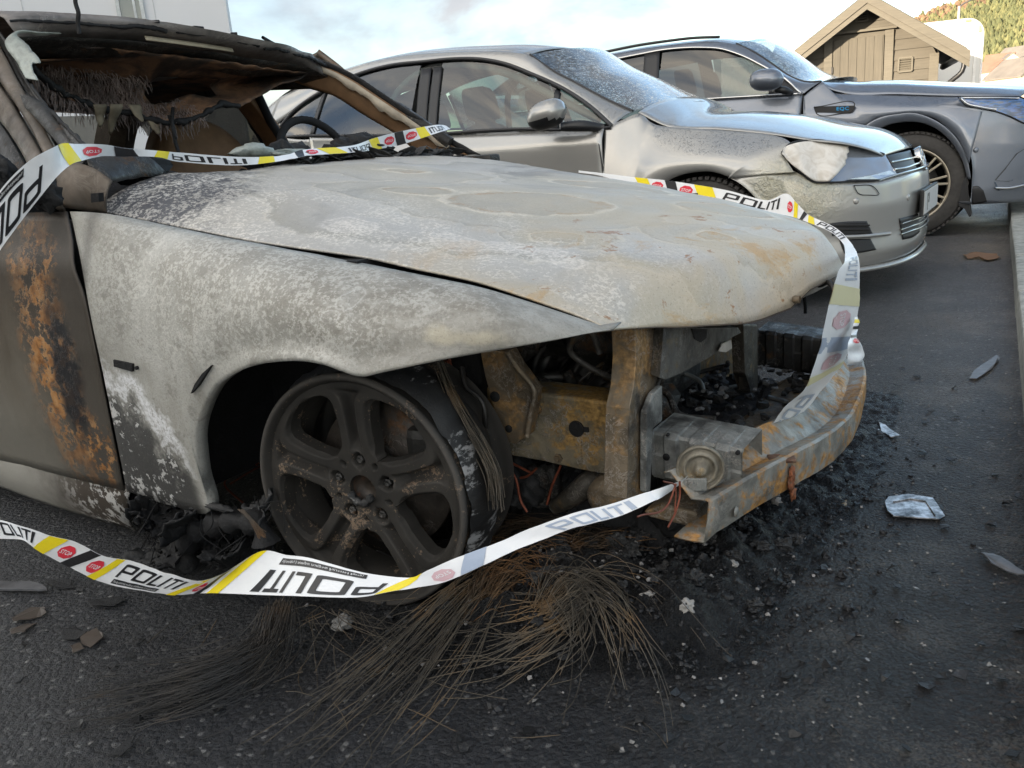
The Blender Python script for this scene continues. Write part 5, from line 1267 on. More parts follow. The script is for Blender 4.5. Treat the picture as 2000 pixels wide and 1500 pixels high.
class Tape:
    """ribbon given by stations (top pixel, bottom pixel, plane); print is laid out in station units s and width v"""
    def __init__(s, name, st, label, per=14, wave=.0):
        s.A = []; s.Bm = []
        for a, b, k in st:
            kb = k[1] if isinstance(k, tuple) else k; ka = k[0] if isinstance(k, tuple) else k
            s.A.append(B(*a, **ka)); s.Bm.append(B(*b, **kb))
        n = (len(st)-1)*per+1; s.per = per; s.n = len(st)
        s.a = s.cs(s.A, n); s.b = s.cs(s.Bm, n); s.N = n
        s.wave = wave
        nv = 15; G = np.array([[s.pt(i/per, v) for v in np.linspace(0, 1, nv)] for i in range(n)])
        s.o = MB().grid(G).build(name, T_W, None, solid=0)
        s.o.location = (BX, BY, 0); s.o.rotation_euler = (0, 0, -BS)
        d = toloc('b', CPOS)
        t = sum(p.normal.dot(Vector(d)-p.center)*p.area for p in s.o.data.polygons)
        s.sg = 1
        if t < 0: s.o.data.flip_normals()
        tag(s.o, label, 'police tape'); s.layers = {}
    def cs(s, P, n):
        P = np.array(P); m = np.gradient(P, axis=0); x = np.linspace(0, len(P)-1, n); k = np.clip(x.astype(int), 0, len(P)-2); f = (x-k)[:, None]
        # limit the tangents so folds stay crisp
        d = np.diff(P, axis=0); L_ = np.linalg.norm(d, axis=1)
        for i in range(len(P)):
            l = min(L_[max(0, i-1)], L_[min(len(L_)-1, i)])*1.2; q = np.linalg.norm(m[i])+1e-9; m[i] *= min(1, l/q)
        return (2*f**3-3*f**2+1)*P[k]+(f**3-2*f**2+f)*m[k]+(-2*f**3+3*f**2)*P[k+1]+(f**3-f**2)*m[k+1]
    def pt(s, st, v, lift=0):
        x = min(max(st*s.per, 0), s.N-1.0001); i = int(x); f = x-i
        a = s.a[i]*(1-f)+s.a[i+1]*f; b = s.b[i]*(1-f)+s.b[i+1]*f
        p = a*(1-v)+b*v
        w = b-a; wn_ = np.linalg.norm(w)+1e-9
        t = s.a[i+1]-s.a[i]+s.b[i+1]-s.b[i]; nr_ = np.cross(t, w); nr_ /= np.linalg.norm(nr_)+1e-9
        view = toloc('b', CPOS)-p
        if nr_ @ view < 0: nr_ = -nr_
        if wn_ > .02: lift += .0022*mnoise.noise(Vector(p)*16)+.0010*mnoise.noise(Vector(p)*45)
        return p+nr_*(lift+s.wave*math.sin(v*math.pi)*math.sin(st*3.1))
    def lay(s, V, Fc, s0, s1, v0, v1, mat, name, slant=0, lift=.0011):
        """map a 0..1 drawing on the ribbon: x -> s0..s1, y (up) -> v1..v0"""
        bm = bmesh.new(); vs = [bm.verts.new((x, y, 0)) for x, y in V]
        for f in Fc:
            try: bm.faces.new([vs[i] for i in f])
            except ValueError: pass
        ns = max(2, int(abs(s1-s0)*s.per))
        for k in range(1, ns): bmesh.ops.bisect_plane(bm, geom=bm.verts[:]+bm.edges[:]+bm.faces[:], plane_co=(k/ns, 0, 0), plane_no=(1, 0, 0))
        for k in (.33, .66): bmesh.ops.bisect_plane(bm, geom=bm.verts[:]+bm.edges[:]+bm.faces[:], plane_co=(0, k, 0), plane_no=(0, 1, 0))
        bm.verts.index_update()
        P = []
        for v in bm.verts:
            st = s0+(s1-s0)*v.co.x+slant*(v.co.y-.5); P.append(s.pt(st, v1+(v0-v1)*v.co.y, lift))
        F_ = [tuple(v.index for v in f.verts) for f in bm.faces]; bm.free()
        m = MB(); m.add(P, F_, True); s.layers[len(s.layers)] = (m, mat, name)
    SQ = (np.array([(0, 0), (1, 0), (1, 1), (0, 1)]), [(0, 1, 2, 3)])
    def band(s, s0, s1, mat, slant=.3, v0=0., v1=1.): s.lay(*s.SQ, s0, s1, v0, v1, mat, {'tape_yellow': 'yellow_stripe', 'tape_black': 'black_stripe'}.get(mat.name, 'faded_stripe'), slant)
    def stop(s, c, w, mat=None, v0=.22, v1=.78, flip=False, white=None):
        k = math.cos(math.pi/8); P = np.array([(.5+.5*math.cos(math.radians(22.5+45*i))/k, .5+.5*math.sin(math.radians(22.5+45*i))/k) for i in range(8)])
        s.lay(P, [tuple(range(8))], c-w/2, c+w/2, v0, v1, mat or T_R, 'stop_sign')
        V = STOP[0].copy(); a, b = c-w*.36, c+w*.36; u, d = v0+(v1-v0)*.34, v0+(v1-v0)*.66
        if flip: a, b, u, d = b, a, d, u
        s.lay(V, STOP[1], a, b, u, d, white or T_W, 'stop_lettering', lift=.0020)
    def word(s, s0, s1, v0, v1, mat=None): s.lay(*WORD, s0, s1, v0, v1, mat or T_K, 'lettering', slant=(s1-s0)*.03)
    def fine(s, s0, s1, v0, v1, dark=None, light=None):
        s.lay(*s.SQ, s0, s1, v0, v1, dark or T_K, 'notice_bar')
        d = (s1-s0)*.03; e = (v1-v0)*.2
        s.lay(*FINE, s0+d, s1-d, v0+e, v1-e, light or T_W, 'notice_lettering', lift=.0020)
    def finish(s):
        for m, mat, name in s.layers.values():
            o = m.build(name, mat, s.o)
            d = Vector(toloc('b', CPOS))
            if sum(p.normal.dot(d-p.center)*p.area for p in o.data.polygons) < 0: o.data.flip_normals()
Y = lambda v: dict(y=v)
Xp = lambda v: dict(x=v)
# strand across the windscreen
tA = Tape('police_tape', [
    ((-60, 455), (-60, 590), Y(-.97)), ((0, 371), (0, 490), Y(-.95)), ((52, 318), (48, 424), Y(-.92)), ((101, 289), (105, 353), Y(-.88)),
    ((121, 281), (135, 324), (Y(-.835), Y(-.845))), ((150, 281), (160, 314), Y(-.80)), ((203, 282), (200, 305), Y(-.73)), ((245, 289), (241, 305), Y(-.66)), ((306, 294), (308, 307), Y(-.58)), ((350, 298), (350, 316), Y(-.50)),
    ((455, 306), (455, 323), Y(-.36)), ((520, 306), (525, 318), Y(-.25)), ((560, 302), (575, 309), Y(-.15)), ((600, 291), (610, 303), Y(-.05)), ((684, 285), (690, 298), Y(.15)),
    ((733, 269), (735, 292), Y(.30)), ((789, 255), (789, 281), Y(.46)), ((852, 244), (862, 257), Y(.64)), ((872, 246), (880, 252), Y(.76))],
    'police tape strung across the empty windscreen, from near door to far pillar')
tA.word(2.55, -.25, .92, .28); tA.fine(1.9, .4, .05, .20)
tA.band(3.75, 4.7, T_Y, -.5); tA.stop(5.55, .75, v0=.2, v1=.85, flip=True); tA.band(6.55, 7.35, T_K, -.2); tA.band(7.95, 8.55, T_Y, .15)
tA.word(8.75, 10.35, .85, .2); tA.band(10.7, 11.25, T_Y, .1); tA.band(12.3, 12.7, T_K, .2); tA.stop(13.05, .36, flip=True, v0=.15, v1=.85); tA.band(13.35, 13.75, T_Y, -.2)
tA.word(14.75, 13.9, .3, .9); tA.band(14.8, 15.15, T_Y, -.15); tA.stop(15.5, .34, flip=True, v0=.2, v1=.8); tA.band(15.72, 16.0, T_K, -.1); tA.stop(16.2, .3, flip=True, v0=.2, v1=.8); tA.band(16.38, 16.62, T_Y, -.08); tA.word(17.3, 16.68, .2, .85)
tA.finish()
# strand along the far edge of the hood, over the nose and down behind the beam
tB = Tape('police_tape', [
    ((1130, 333), (1130, 337), Y(.735)), ((1167, 337), (1172, 343), Y(.73)), ((1240, 346), (1232, 361), Y(.72)), ((1300, 352), (1293, 376), Y(.71)), ((1360, 361), (1350, 387), Y(.70)),
    ((1422, 372), (1412, 400), Y(.69)), ((1496, 391), (1490, 416), Y(.67)), ((1535, 378), (1530, 420), Y(.65)), ((1556, 396), (1550, 424), Y(.64)), ((1580, 420), (1572, 432), Y(.60)), ((1632, 445), (1622, 453), Y(.48)), ((1662, 474), (1648, 478), Y(.34)),
    ((1676, 500), (1650, 508), Xp(.735)), ((1679, 535), (1634, 540), Xp(.745)), ((1677, 600), (1614, 615), Xp(.735)), ((1664, 665), (1600, 684), Xp(.72)), ((1646, 710), (1572, 758), Xp(.70)), ((1578, 794), (1532, 796), Xp(.66)), ((1530, 842), (1505, 836), Xp(.62)), ((1493, 868), (1484, 866), Xp(.59))],
    'police tape along the far hood edge, hanging over the nose to the beam')
tB.band(2.15, 2.55, T_Y, -.3); tB.stop(2.8, .36, v0=.2, v1=.85); tB.band(3.1, 3.45, T_K, -.25); tB.stop(3.75, .42, v0=.18, v1=.82); tB.band(4.1, 4.7, T_Y, -.35); tB.word(4.95, 6.7, .14, .72)
tB.stop(7.5, .5, v0=.25, v1=.8); tB.band(7.9, 8.25, T_Y, -.2); tB.band(8.6, 8.85, T_K, .1); tB.band(9.1, 9.35, T_Y, -.2); tB.word(9.5, 10.6, .1, .9)
tB.word(12.0, 13.2, .12, .62, T_PK); tB.band(13.35, 13.85, T_PY, .25); tB.stop(14.25, .5, T_PR, .25, .8); tB.band(14.75, 15.2, T_PK, .2); tB.stop(15.5, .42, T_PR, .25, .8); tB.band(15.8, 16.05, T_PY, .2)
tB.word(16.6, 18.6, .2, .8, T_PK)
tB.finish()
# crumpled end wrapped round the far end of the beam
tD = Tape('police_tape', [((1676, 618), (1670, 620), Xp(.745)), ((1676, 640), (1665, 642), Xp(.745)), ((1672, 658), (1660, 660), Xp(.75)), ((1684, 676), (1655, 680), Xp(.755)), ((1688, 694), (1656, 698), Xp(.755)), ((1682, 708), (1655, 712), Xp(.75))],
    'crumpled end of police tape knotted round the far end of the bumper beam', wave=.006)
tD.band(.2, .5, T_Y, .1); tD.band(.8, 1.1, T_K, .1); tD.band(1.7, 2.0, T_K, .1); tD.stop(2.4, .5); tD.finish()
# low strand in front of the wheel
tC = Tape('police_tape', [
    ((-80, 1000), (-80, 1050), Y(-1.13)), ((-30, 1008), (-30, 1052), Y(-1.12)), ((20, 1020), (43, 1054), Y(-1.10)), ((87, 1042), (72, 1073), Y(-1.09)), ((152, 1060), (113, 1096), Y(-1.08)), ((204, 1086), (160, 1121), Y(-1.07)), ((256, 1096), (217, 1142), Y(-1.06)),
    ((329, 1121), (282, 1155), Y(-1.05)), ((390, 1133), (338, 1161), Y(-1.04)), ((433, 1122), (385, 1160), Y(-1.03)), ((508, 1077), (410, 1158), (Y(-1.0), Y(-1.03))), ((560, 1084), (510, 1162), (Y(-.99), Y(-1.03))), ((606, 1090), (575, 1164), (Y(-.98), Y(-1.02))), ((710, 1118), (690, 1167), (Y(-.96), Y(-1.0))), ((802, 1128), (770, 1154), (Y(-.935), Y(-.96))),
    ((838, 1111), (864, 1138), (Y(-.905), Y(-.93))), ((912, 1082), (940, 1106), (Y(-.87), Y(-.88))), ((980, 1057), (1012, 1072), Y(-.83)), ((1040, 1030), (1100, 1038), Y(-.79)), ((1120, 1002), (1160, 1022), Y(-.755)), ((1180, 988), (1210, 1008), Y(-.72)), ((1250, 966), (1275, 980), Y(-.68)), ((1322, 942), (1302, 966), Y(-.635)), ((1345, 930), (1330, 946), Y(-.60))],
    'police tape strung low in front of the burnt wheel, tied to the near beam end')
tC.word(1.15, 2.75, .1, .8); tC.band(3.0, 3.55, T_Y, .35); tC.stop(3.98, .5); tC.band(4.3, 4.7, T_K, .4); tC.stop(5.1, .45, v0=.2, v1=.8); tC.band(5.35, 5.65, T_Y, .35); tC.word(5.95, 7.75, .12, .66); tC.fine(5.95, 7.3, .74, .92)
tC.band(7.95, 8.3, T_Y, .4); tC.stop(8.62, .4, v0=.25, v1=.8); tC.band(8.9, 9.25, T_K, .3); tC.band(9.75, 10.25, T_Y, .0, 0, 1)
tC.word(13.55, 10.75, .93, .38); tC.fine(13.1, 10.95, .08, .24); tC.band(13.75, 14.35, T_Y, .5); tC.stop(15.15, .55, T_PR, .3, .95, True); tC.word(18.1, 20.6, .2, .95, T_PK); tC.band(15.7, 16.3, T_PK, .5)
tC.finish()
# ================================================================ the two parked cars
def mat_paint(name, c, wet=True, melt=False):
    t = MT(name); X, Y, Z = t.xyz(); g = t.n('ShaderNodeNewGeometry'); N = t.xyz(g.outputs['Normal'])[2]
    n = t.noise(3, 3); dirt = t.noise(40, 5, .7)
    col = t.mix(t.mul(t.th(t.math('ADD', t.mul(dirt, .5), t.mul(n, .5)), .48, .68), .14), c, (.30, .27, .22))
    h = t.mul(dirt, .05)
    d1 = t.inv(t.th(t.vor(95, v=t.warp(.01, 60)), .18, .34)); d2 = t.inv(t.th(t.vor(210, v=t.vec(loc=(3, 1, 2))), .15, .32))
    up = t.th(N, .55, .85); k = t.mul(t.math('MAXIMUM', t.mul(d1, t.th(t.noise(30, 3), .42, .56)), t.mul(d2, .6)), up)
    nrm = t.bump(k, 1., .010) if wet else None
    col = t.mix(t.mul(k, .35), col, tuple(np.array(c)*.45))
    rough = t.math('MULTIPLY_ADD', dirt, .12, .30)
    kw = {}
    if melt:
        w = t.warp(.05, 25); b = t.blob((.44, -.86, .55), (.20, .30, .17), v=t.warp(.09, 8), soft=.45)
        wr = t.noise(34, 4, .6, 1.2, v=t.vec((1, 1, .8), v=w))
        col = t.mix(t.mul(b, .65), col, t.mix(wr, (.40, .36, .20), (.52, .50, .42)))
        nrm = t.bump(t.mul(t.math('ADD', wr, t.mul(t.noise(80, 3), .4)), b), .8, .014, nrm)
        rough = t.math('MULTIPLY_ADD', b, .2, rough)
    return t.done(color=col, rough=rough, metal=.55, coat=1., crough=.05, normal=nrm or t.bump(dirt, .02, .002), **kw)
P_SIL = mat_paint('silver_paint', (.345, .338, .32), melt=True); P_GRY = mat_paint('graphite_paint', (.15, .168, .20))
GL_S = mat_glass('side_glass', (.42, .55, .52)); GL_D = mat_glass('dark_side_glass', (.22, .26, .27)); GL_W = mat_glass('wet_windscreen', (.30, .42, .46), True, 1.7)
BLK = plain('black_trim', (.012, .012, .013), .45, nscale=80, bump=.05); RUB = plain('rubber_seal', (.02, .02, .022), .5, nscale=50, bump=.05)
CHROME = plain('chrome', (.50, .50, .50), .14, 1.0, var=.05, bump=.02); PILB = plain('pillar_film', (.055, .047, .05), .22, nscale=20, bump=.02)
SEATM = plain('seat_cloth', (.022, .022, .024), .8, nscale=60); LINER = plain('cabin_grey', (.22, .22, .215), .8); DARK = plain('wheel_well', (.008, .008, .008), .9)
TYRER = plain('dusty_rubber', (.040, .037, .034), .85, nscale=40, var=.4, bump=.4); ALLOY = plain('silver_alloy', (.50, .47, .42), .3, .85, var=.12, bump=.05)
LENS = MT('lamp_lens'); LENS = LENS.done(color=(.33, .36, .40), rough=.08, metal=.55, coat=1., crough=.02)
LAMPI = plain('lamp_reflector', (.55, .56, .58), .15, .8); PLATEW = plain('plate_white', (.50, .50, .49), .35, nscale=50, var=.05, bump=.02)
def mat_melt():
    t = MT('melted_lens'); n = t.noise(7, 2, .4, 1.8); n2 = t.noise(12, 3, .5, 1.2)
    c = t.ramp(n2, [(.35, (.50, .455, .39)), (.55, (.64, .61, .56)), (.7, (.57, .53, .47))])
    return t.done(color=c, rough=.35, normal=t.bump(n, .15, .02))
MELT = mat_melt()

class Auto:
    def __init__(s, fr, name, label):
        s.fr = fr; x, y, a = FR[fr]; s.o = tag(empty(name, (x, y, 0), -a), label, 'car')
    def u(s, px, py, **k): return U(s.fr, px, py, **k)
    def tr(s, L_): return np.array([U(s.fr, a, b, y=c) for a, b, c in L_])
    def ruled(s, name, A, Bq, mat, out, nu=40, nv=14, solid=.004, bulge=0, bdir=None, even=True, mir=True, parent=None, pw=1.):
        a, b = crv(A, nu, even), crv(Bq, nu, even); o = np.array(bdir if bdir is not None else out, float)
        G = np.array([[a[i]*(1-t)+b[i]*t+o*bulge*(4*t*(1-t))**pw for t in np.linspace(0, 1, nv)] for i in range(nu)])
        ob = sheet(name, G, mat, parent or s.o, solid, out)
        if mir and parent is None: mirror(ob)
        return ob
    def sym(s, name, rows, mat, out, crown=0, nu=30, nv=31, solid=.004, fwd=0, pw=2.2, cr_=None):
        """surface across the car from near-edge points to their mirror images"""
        e = crv(rows, nu); G = []
        for i, p in enumerate(e):
            c = np.interp(i/(nu-1), np.linspace(0, 1, len(cr_)), cr_) if cr_ else crown
            row = []
            for v in np.linspace(-1, 1, nv):
                k = 1-abs(v)**pw; row.append((p[0]+fwd*k, -p[1]*v*-1 if False else p[1]*-v, p[2]+c*k))
            G.append(row)
        return sheet(name, np.array(G), mat, s.o, solid, out)
    def lip(s, name, P, r, mat, parent=None, n=60, mir=True):
        m = MB(); m.tube(crv(P, n), r, 6); o = m.build(name, mat, parent or s.o)
        if mir and parent is None: mirror(o)
        return o
    def cabin(s, floor, roofz, x0, x1, hw, belt, seats, mat=SEATM):
        m = MB(); m.box(((x0+x1)/2, 0, floor), (x1-x0, hw*1.8, .04)); m.box((x1+.0, 0, (floor+belt)/2-.02), (.10, hw*1.75, belt-floor-.04), bev=.03); m.box((x1-.12, 0, belt-.06), (.3, hw*1.72, .10), bev=.04)
        m.build('dashboard', mat, s.o)
        for sg in (1, -1):
            m = MB(); m.box(((x0+x1)/2, sg*(hw-.09), (floor+belt)/2), (x1-x0, .03, belt-floor-.03), bev=.01); m.build('door_card', mat, s.o)
        for x, y in seats:
            G = []
            for z, w_ in ((belt-.55, .23), (belt-.35, .25), (belt-.12, .25), (belt+.02, .22), (belt+.07, .12), (belt+.08, .06), (belt+.10, .06), (belt+.11, .12), (belt+.15, .14), (belt+.24, .135), (belt+.285, .10), (belt+.30, .01)):
                xx = x-.22*(z-belt+.5); d_ = .06 if z < belt+.06 else .045
                G.append([(xx+dx*d_, y+dy*w_, z) for dx, dy in ((1, -.9), (1.2, 0), (1, .9), (0, 1), (-1, .85), (-1.1, 0), (-1, -.85), (0, -1))])
            m = MB(); m.grid(net(np.array(G), 40, 8), cv=True); m.box((x+.28, y, belt-.58), (.5, .5, .14), bev=.05); m.build('seat', mat, s.o)
        wx = seats[0][0]+.62; m = MB(); c = np.array((wx, abs(seats[0][1]), belt-.02))
        m.tube([c+np.array([.07*math.sin(a), .18*math.cos(a), .17*math.sin(a)]) for a in np.linspace(0, 2*math.pi, 33)], .014, 7, cap=False); m.tube([c+np.array([0, -.17, 0]), c+np.array([0, .17, 0])], .02, 6)
        m.build('steering_wheel', mat, s.o)
    def wheel(s, x, y, R, rr, w_, spokes, mat, name, rz):
        root = empty(name, (x, y, R), rz, s.o)
        m = MB(); m.lathe([(.02, rr), (-.004, rr+.012), (-.008, rr+.04), (-.004, (rr+R)/2), (.004, R-.02), (.022, R-.004), (w_/2, R), (w_-.022, R-.004), (w_, R-.03), (w_-.02, rr)], 96)
        nb = 64
        for k in range(nb):
            a = 2*math.pi*k/nb
            for yy, dy, da in ((.018, .035, 0), (.075, .05, .5), (.14, .05, .2), (w_-.02, .035, .6)):
                aa = a+da*2*math.pi/nb; ca, sa = math.cos(aa), math.sin(aa); Mx = np.array([[ca, 0, -sa], [0, 1, 0], [sa, 0, ca]])
                m.box((ca*(R+.001), yy, sa*(R+.001)), (.014, dy, 2*math.pi*R/nb*.62), M3=Mx)
        m.build('tyre', TYRER, root)
        m = MB(); m.lathe([(.03, rr-.012), (.006, rr-.006), (0, rr), (0, rr+.008), (.012, rr+.010), (.02, rr+.004)], 90); m.lathe([(.022, rr-.004), (.06, rr-.02), (.17, rr-.02)], 60)
        m.lathe([(.012, 0), (.012, .045), (.02, .06), (.03, .06)], 32)
        for k in range(spokes):
            a0 = 2*math.pi*k/spokes+.12
            for da in (-.11, .11):
                a, b = a0+da*.55, a0+da; p0 = np.array([.05*math.cos(a), .012, .05*math.sin(a)]); p1 = np.array([(rr-.005)*math.cos(b), .010, (rr-.005)*math.sin(b)])
                t = (p1-p0)/np.linalg.norm(p1-p0); n_ = np.array([-t[2], 0, t[0]]); ws = (.008, .0065)
                V = [p0-n_*ws[0], p0+n_*ws[0], p1+n_*ws[1], p1-n_*ws[1]]; m.prism(V, (0, .03, 0))
        m.build('rim', mat, root, bevel=.0015)
        m = MB(); m.lathe([(.06, 0), (.06, rr*.72), (.08, rr*.72)], 40); m.build('brake_disc', DARKST, root)
        return root
    def put_wheels(s, wb, y, R, rr, w_, spokes, mat, dx=0):
        r = s.wheel(dx, -y, R, rr, w_, spokes, mat, 'front_wheel', 0)
        for nm, x, yy, a in (('front_wheel', dx, y, math.pi), ('rear_wheel', -wb, -y, 0), ('rear_wheel', -wb, y, math.pi)):
            e = empty(nm, (x, yy, R), a, s.o)
            for c in list(r.children): d = c.copy(); COL.objects.link(d); d.parent = e
    def inset(s, name, T_, B_, fn, mat, lift=.004, mir=False, parent=None, nu=24, nv=8):
        """fitting that follows a curved surface: traced top and bottom edges, laid lift proud"""
        a, b = crv(T_, nu), crv(B_, nu); f = fn(lift)
        G = np.array([[US(s.fr, *(a[i]*(1-t)+b[i]*t), f, 3, 10) for t in np.linspace(0, 1, nv)] for i in range(nu)])
        o = sheet(name, G, mat, parent or s.o, lift*.9, (1, -1, 0))
        if mir: mirror(o)
        return o
    def patch(s, name, poly, fn, dep, mat, lift=.003, parent=None, mir=False):
        """flat-coloured fitting on a curved surface: outline traced, sunk to depth dep"""
        P = np.array([US(s.fr, a, b, fn, 2, 10) for a, b in poly]); d = toloc(s.fr, CPOS)
        c = P.mean(0); n_ = np.array([d[0]-c[0], d[1]-c[1], 0]); n_ /= np.linalg.norm(n_); P = P+n_*lift
        m = MB(); m.prism(P, -n_*dep); o = m.build(name, mat, parent or s.o)
        if mir: mirror(o)
        return o, P

# ---------------------------------------------------------------- silver hatchback
g = Auto('g', 'hatchback', 'silver-beige hatchback with a heat-melted headlight, parked right behind the burnt car')
def gy(z): return -np.interp(z, [.2, .35, .5, .66, .80, .855, .875, .93], [.845, .870, .886, .893, .895, .893, .880, .845])
def gsurf(P, off=0):
    x, y, z = P; t_ = np.interp(z, [.14, .18, .24, .32, .45, .56, .62, .70, .80], [-.05, -.005, .01, 0, .012, 0, -.03, -.09, -.20])
    x = x-t_-off
    if x < .08: return abs(y)-(.893+off)
    return (abs(y)/(.893+off))**2.7+((x-.08)/(.80))**2.3-1
def gplan(y, z):
    t_ = np.interp(z, [.14, .18, .24, .32, .45, .56, .62, .70, .80], [-.05, -.005, .01, 0, .012, 0, -.03, -.09, -.20])
    return .08+.80*max(0, 1-(min(abs(y), .893)/.893)**2.7)**(1/2.3)+t_
# doors and lower side
belt = g.tr([(600, 267, -.845), (690, 267, -.85), (841, 265, -.86), (1020, 256, -.86), (1125, 257, -.855), (1168, 252, -.85)])
def side_panel(name, x0, x1, ztop, nu=30, zb=.24, mat=P_SIL):
    G = []
    for x in np.linspace(x0, x1, nu):
        zt = ztop(x); row = []
        for z in np.linspace(zt, zb, 26): row.append((x, gy(z)+.007*math.exp(-((z-.46)/.03)**2)*0-.004*sm(.40, .44, z)*0, z))
        G.append(row)
    o = sheet(name, np.array(G), mat, g.o, .004, (0, -1, 0)); mirror(o); return o
bz = lambda x: np.interp(x, belt[:, 0], belt[:, 2])
fd = side_panel('front_door', -1.655, -.505, bz); side_panel('rear_door', -2.58, -1.66, bz)
G = []
for x in np.linspace(-2.585, -3.34, 26):
    a = abs(x+2.62); zb = .31+math.sqrt(max(0, .37**2-a*a)) if a < .37 else .24
    tp = .16*sm(-2.9, -3.4, x); zt = 1.0+.03*sm(-2.6, -2.9, x)
    G.append([(x, gy(z)+tp, z) for z in np.linspace(zt, max(zb, .24), 20)])
o = sheet('rear_fender', np.array(G), P_SIL, g.o, .004, (0, -1, 0)); mirror(o)
m = MB(); m.box((-1.6, -.855, .22), (2.2, .06, .10), bev=.02); o = m.build('sill', BLK, g.o); mirror(o)
m = MB(); m.box((-1.1, -.896, .47), (1.1, .012, .022), bev=.005); m.box((-2.1, -.896, .47), (.85, .012, .022), bev=.005); o = m.build('door_moulding', P_SIL, g.o); mirror(o)
# front fender
ft = [g.u(1182, 249, y=-.85), g.u(1212, 236, y=-.83), g.u(1247, 222, y=-.79), g.u(1270, 238, y=-.77), g.u(1300, 247, y=-.76), g.u(1405, 254, y=-.755), g.u(1510, 264, y=-.75), g.u(1545, 281, y=-.775), g.u(1529, 298, y=-.80)]
arc = lambda a, r=.352, y=-.885: np.array([r*math.cos(math.radians(a)), y, .315+r*math.sin(math.radians(a))])
fb = [np.array([-.50, -.865, .26]), np.array([-.42, -.87, .26]), arc(172), arc(140), arc(112), arc(84), arc(66), g.u(1433, 347, y=-.885), g.u(1552, 336, y=-.84)]
n = 60; a, b = crv(ft, n, False), crv(fb, n, False); G = []
for i in range(n):
    row = []
    for t in np.linspace(0, 1, 22):
        p = a[i]*(1-t)+b[i]*t; k = 4*t*(1-t); p[1] -= (.052*(1-i/n)**.4+.012)*(1-(1-t)**2)*(1-t**6)*1.3*(1-.4*sm(.75, 1, i/n))
        p[1] -= .010*math.exp(-((1-t)/.10)**2); row.append(p)
    row.append(row[-1]+np.array([0, .03, .0])); row.insert(0, row[0]+np.array([0, .05, -.014])); G.append(row)
ff = sheet('front_fender', np.array(G), P_SIL, g.o, .004, (0, -1, 0)); mirror(ff)
m = MB(); m.lathe([(-.86, .345), (-.60, .36), (-.60, 0)], 40, 'y', (0, 0, .32)); o = m.build('wheel_well', DARK, g.o); mirror(o)
# hood
he = np.array([g.u(1247, 219, y=-.74), g.u(1300, 245, y=-.752), g.u(1405, 252, y=-.748), g.u(1510, 262, y=-.742), g.u(1580, 273, y=-.735), g.u(1650, 280, y=-.68), g.u(1690, 288, y=-.60), g.u(1727, 299, y=-.46)])
hf = np.array([g.u(1727, 300, y=-.46), g.u(1750, 296, y=-.25), g.u(1768, 291, y=-.08), g.u(1773, 289, y=0.)])
G = []
ee = crv(he, 44); xr0 = he[0][0]-.02
for i, p in enumerate(ee):
    u = i/43; row = []
    for v in np.linspace(0, 1, 20):
        y = p[1]*(1-v); xf = np.interp(-abs(y), hf[:, 1], hf[:, 0]) if abs(y) < .46 else None
        # stretch rows so the last one follows the nose
        xe = np.interp(v, np.linspace(0, 1, 8), np.interp(np.linspace(-.46, 0, 8), hf[:, 1], hf[:, 0])); ze = np.interp(v, np.linspace(0, 1, 8), np.interp(np.linspace(-.46, 0, 8), hf[:, 1], hf[:, 2]))
        yl = -.46*(1-v); w_ = u**2.2
        x = p[0]+(xe-he[-1][0])*w_; z = p[2]+(1-(1-v)**2.4)*(.068*(1-u**3)+.01)+(ze-he[-1][2]-.01)*u**8
        row.append((x, y, z))
    G.append(row)
G = np.array(G); far = G[:, ::-1][:, 1:]*np.array([1, -1, 1]); G = np.concatenate([G, far], 1)
gh = sheet('hood', G, P_SIL, g.o, .004, (0, 0, 1))
m = MB(); m.box((-.42, 0, .93), (.22, 1.35, .03), rz=0, bev=.01); m.build('scuttle', BLK, g.o)
# greenhouse
ws = [g.u(1035, 107, y=-.585), g.u(1080, 138, y=-.60), g.u(1125, 162, y=-.63), g.u(1195, 199, y=-.68), g.u(1236, 217, y=-.71)]
g.sym('windscreen', ws, GL_W, (1, 0, 1), cr_=[.05, .05, .05, .045, .04], fwd=.10, pw=2, solid=0)
rail = g.tr([(575, 185, -.60), (625, 152, -.60), (670, 136, -.595), (720, 121, -.59), (775, 109, -.585), (845, 102, -.58), (915, 99, -.58), (985, 99, -.58), (1035, 106, -.585)])
rail = np.concatenate([[[-3.28, -.56, 1.20], [-3.05, -.585, 1.31]], rail[1:]])
g.sym('roof', rail, P_SIL, (0, 0, 1), cr_=[.03, .04, .055, .055, .055, .055], pw=2.4, nu=40)
dlo_t = g.tr([(687, 146, -.655), (760, 128, -.65), (831, 120, -.645), (885, 115, -.64), (932, 115, -.64), (985, 124, -.645), (1037, 144, -.655), (1107, 177, -.70), (1150, 206, -.755), (1196, 247, -.84)])
dlo_t = np.concatenate([[[-3.0, -.74, 1.06], [-2.86, -.70, 1.18], [-2.6, -.665, 1.29]], dlo_t[1:]])
# cant rail and screen pillar between roof/screen and the windows
up_ = np.concatenate([rail[2:], ws[1:]])
up_ = np.concatenate([[[-3.05, -.60, 1.30]], up_]); dl2 = np.concatenate([[[-3.1, -.70, 1.10]], dlo_t[1:]])
g.ruled('side_frame', up_, dl2, P_SIL, (0, -1, .5), 70, 8, bulge=.012)
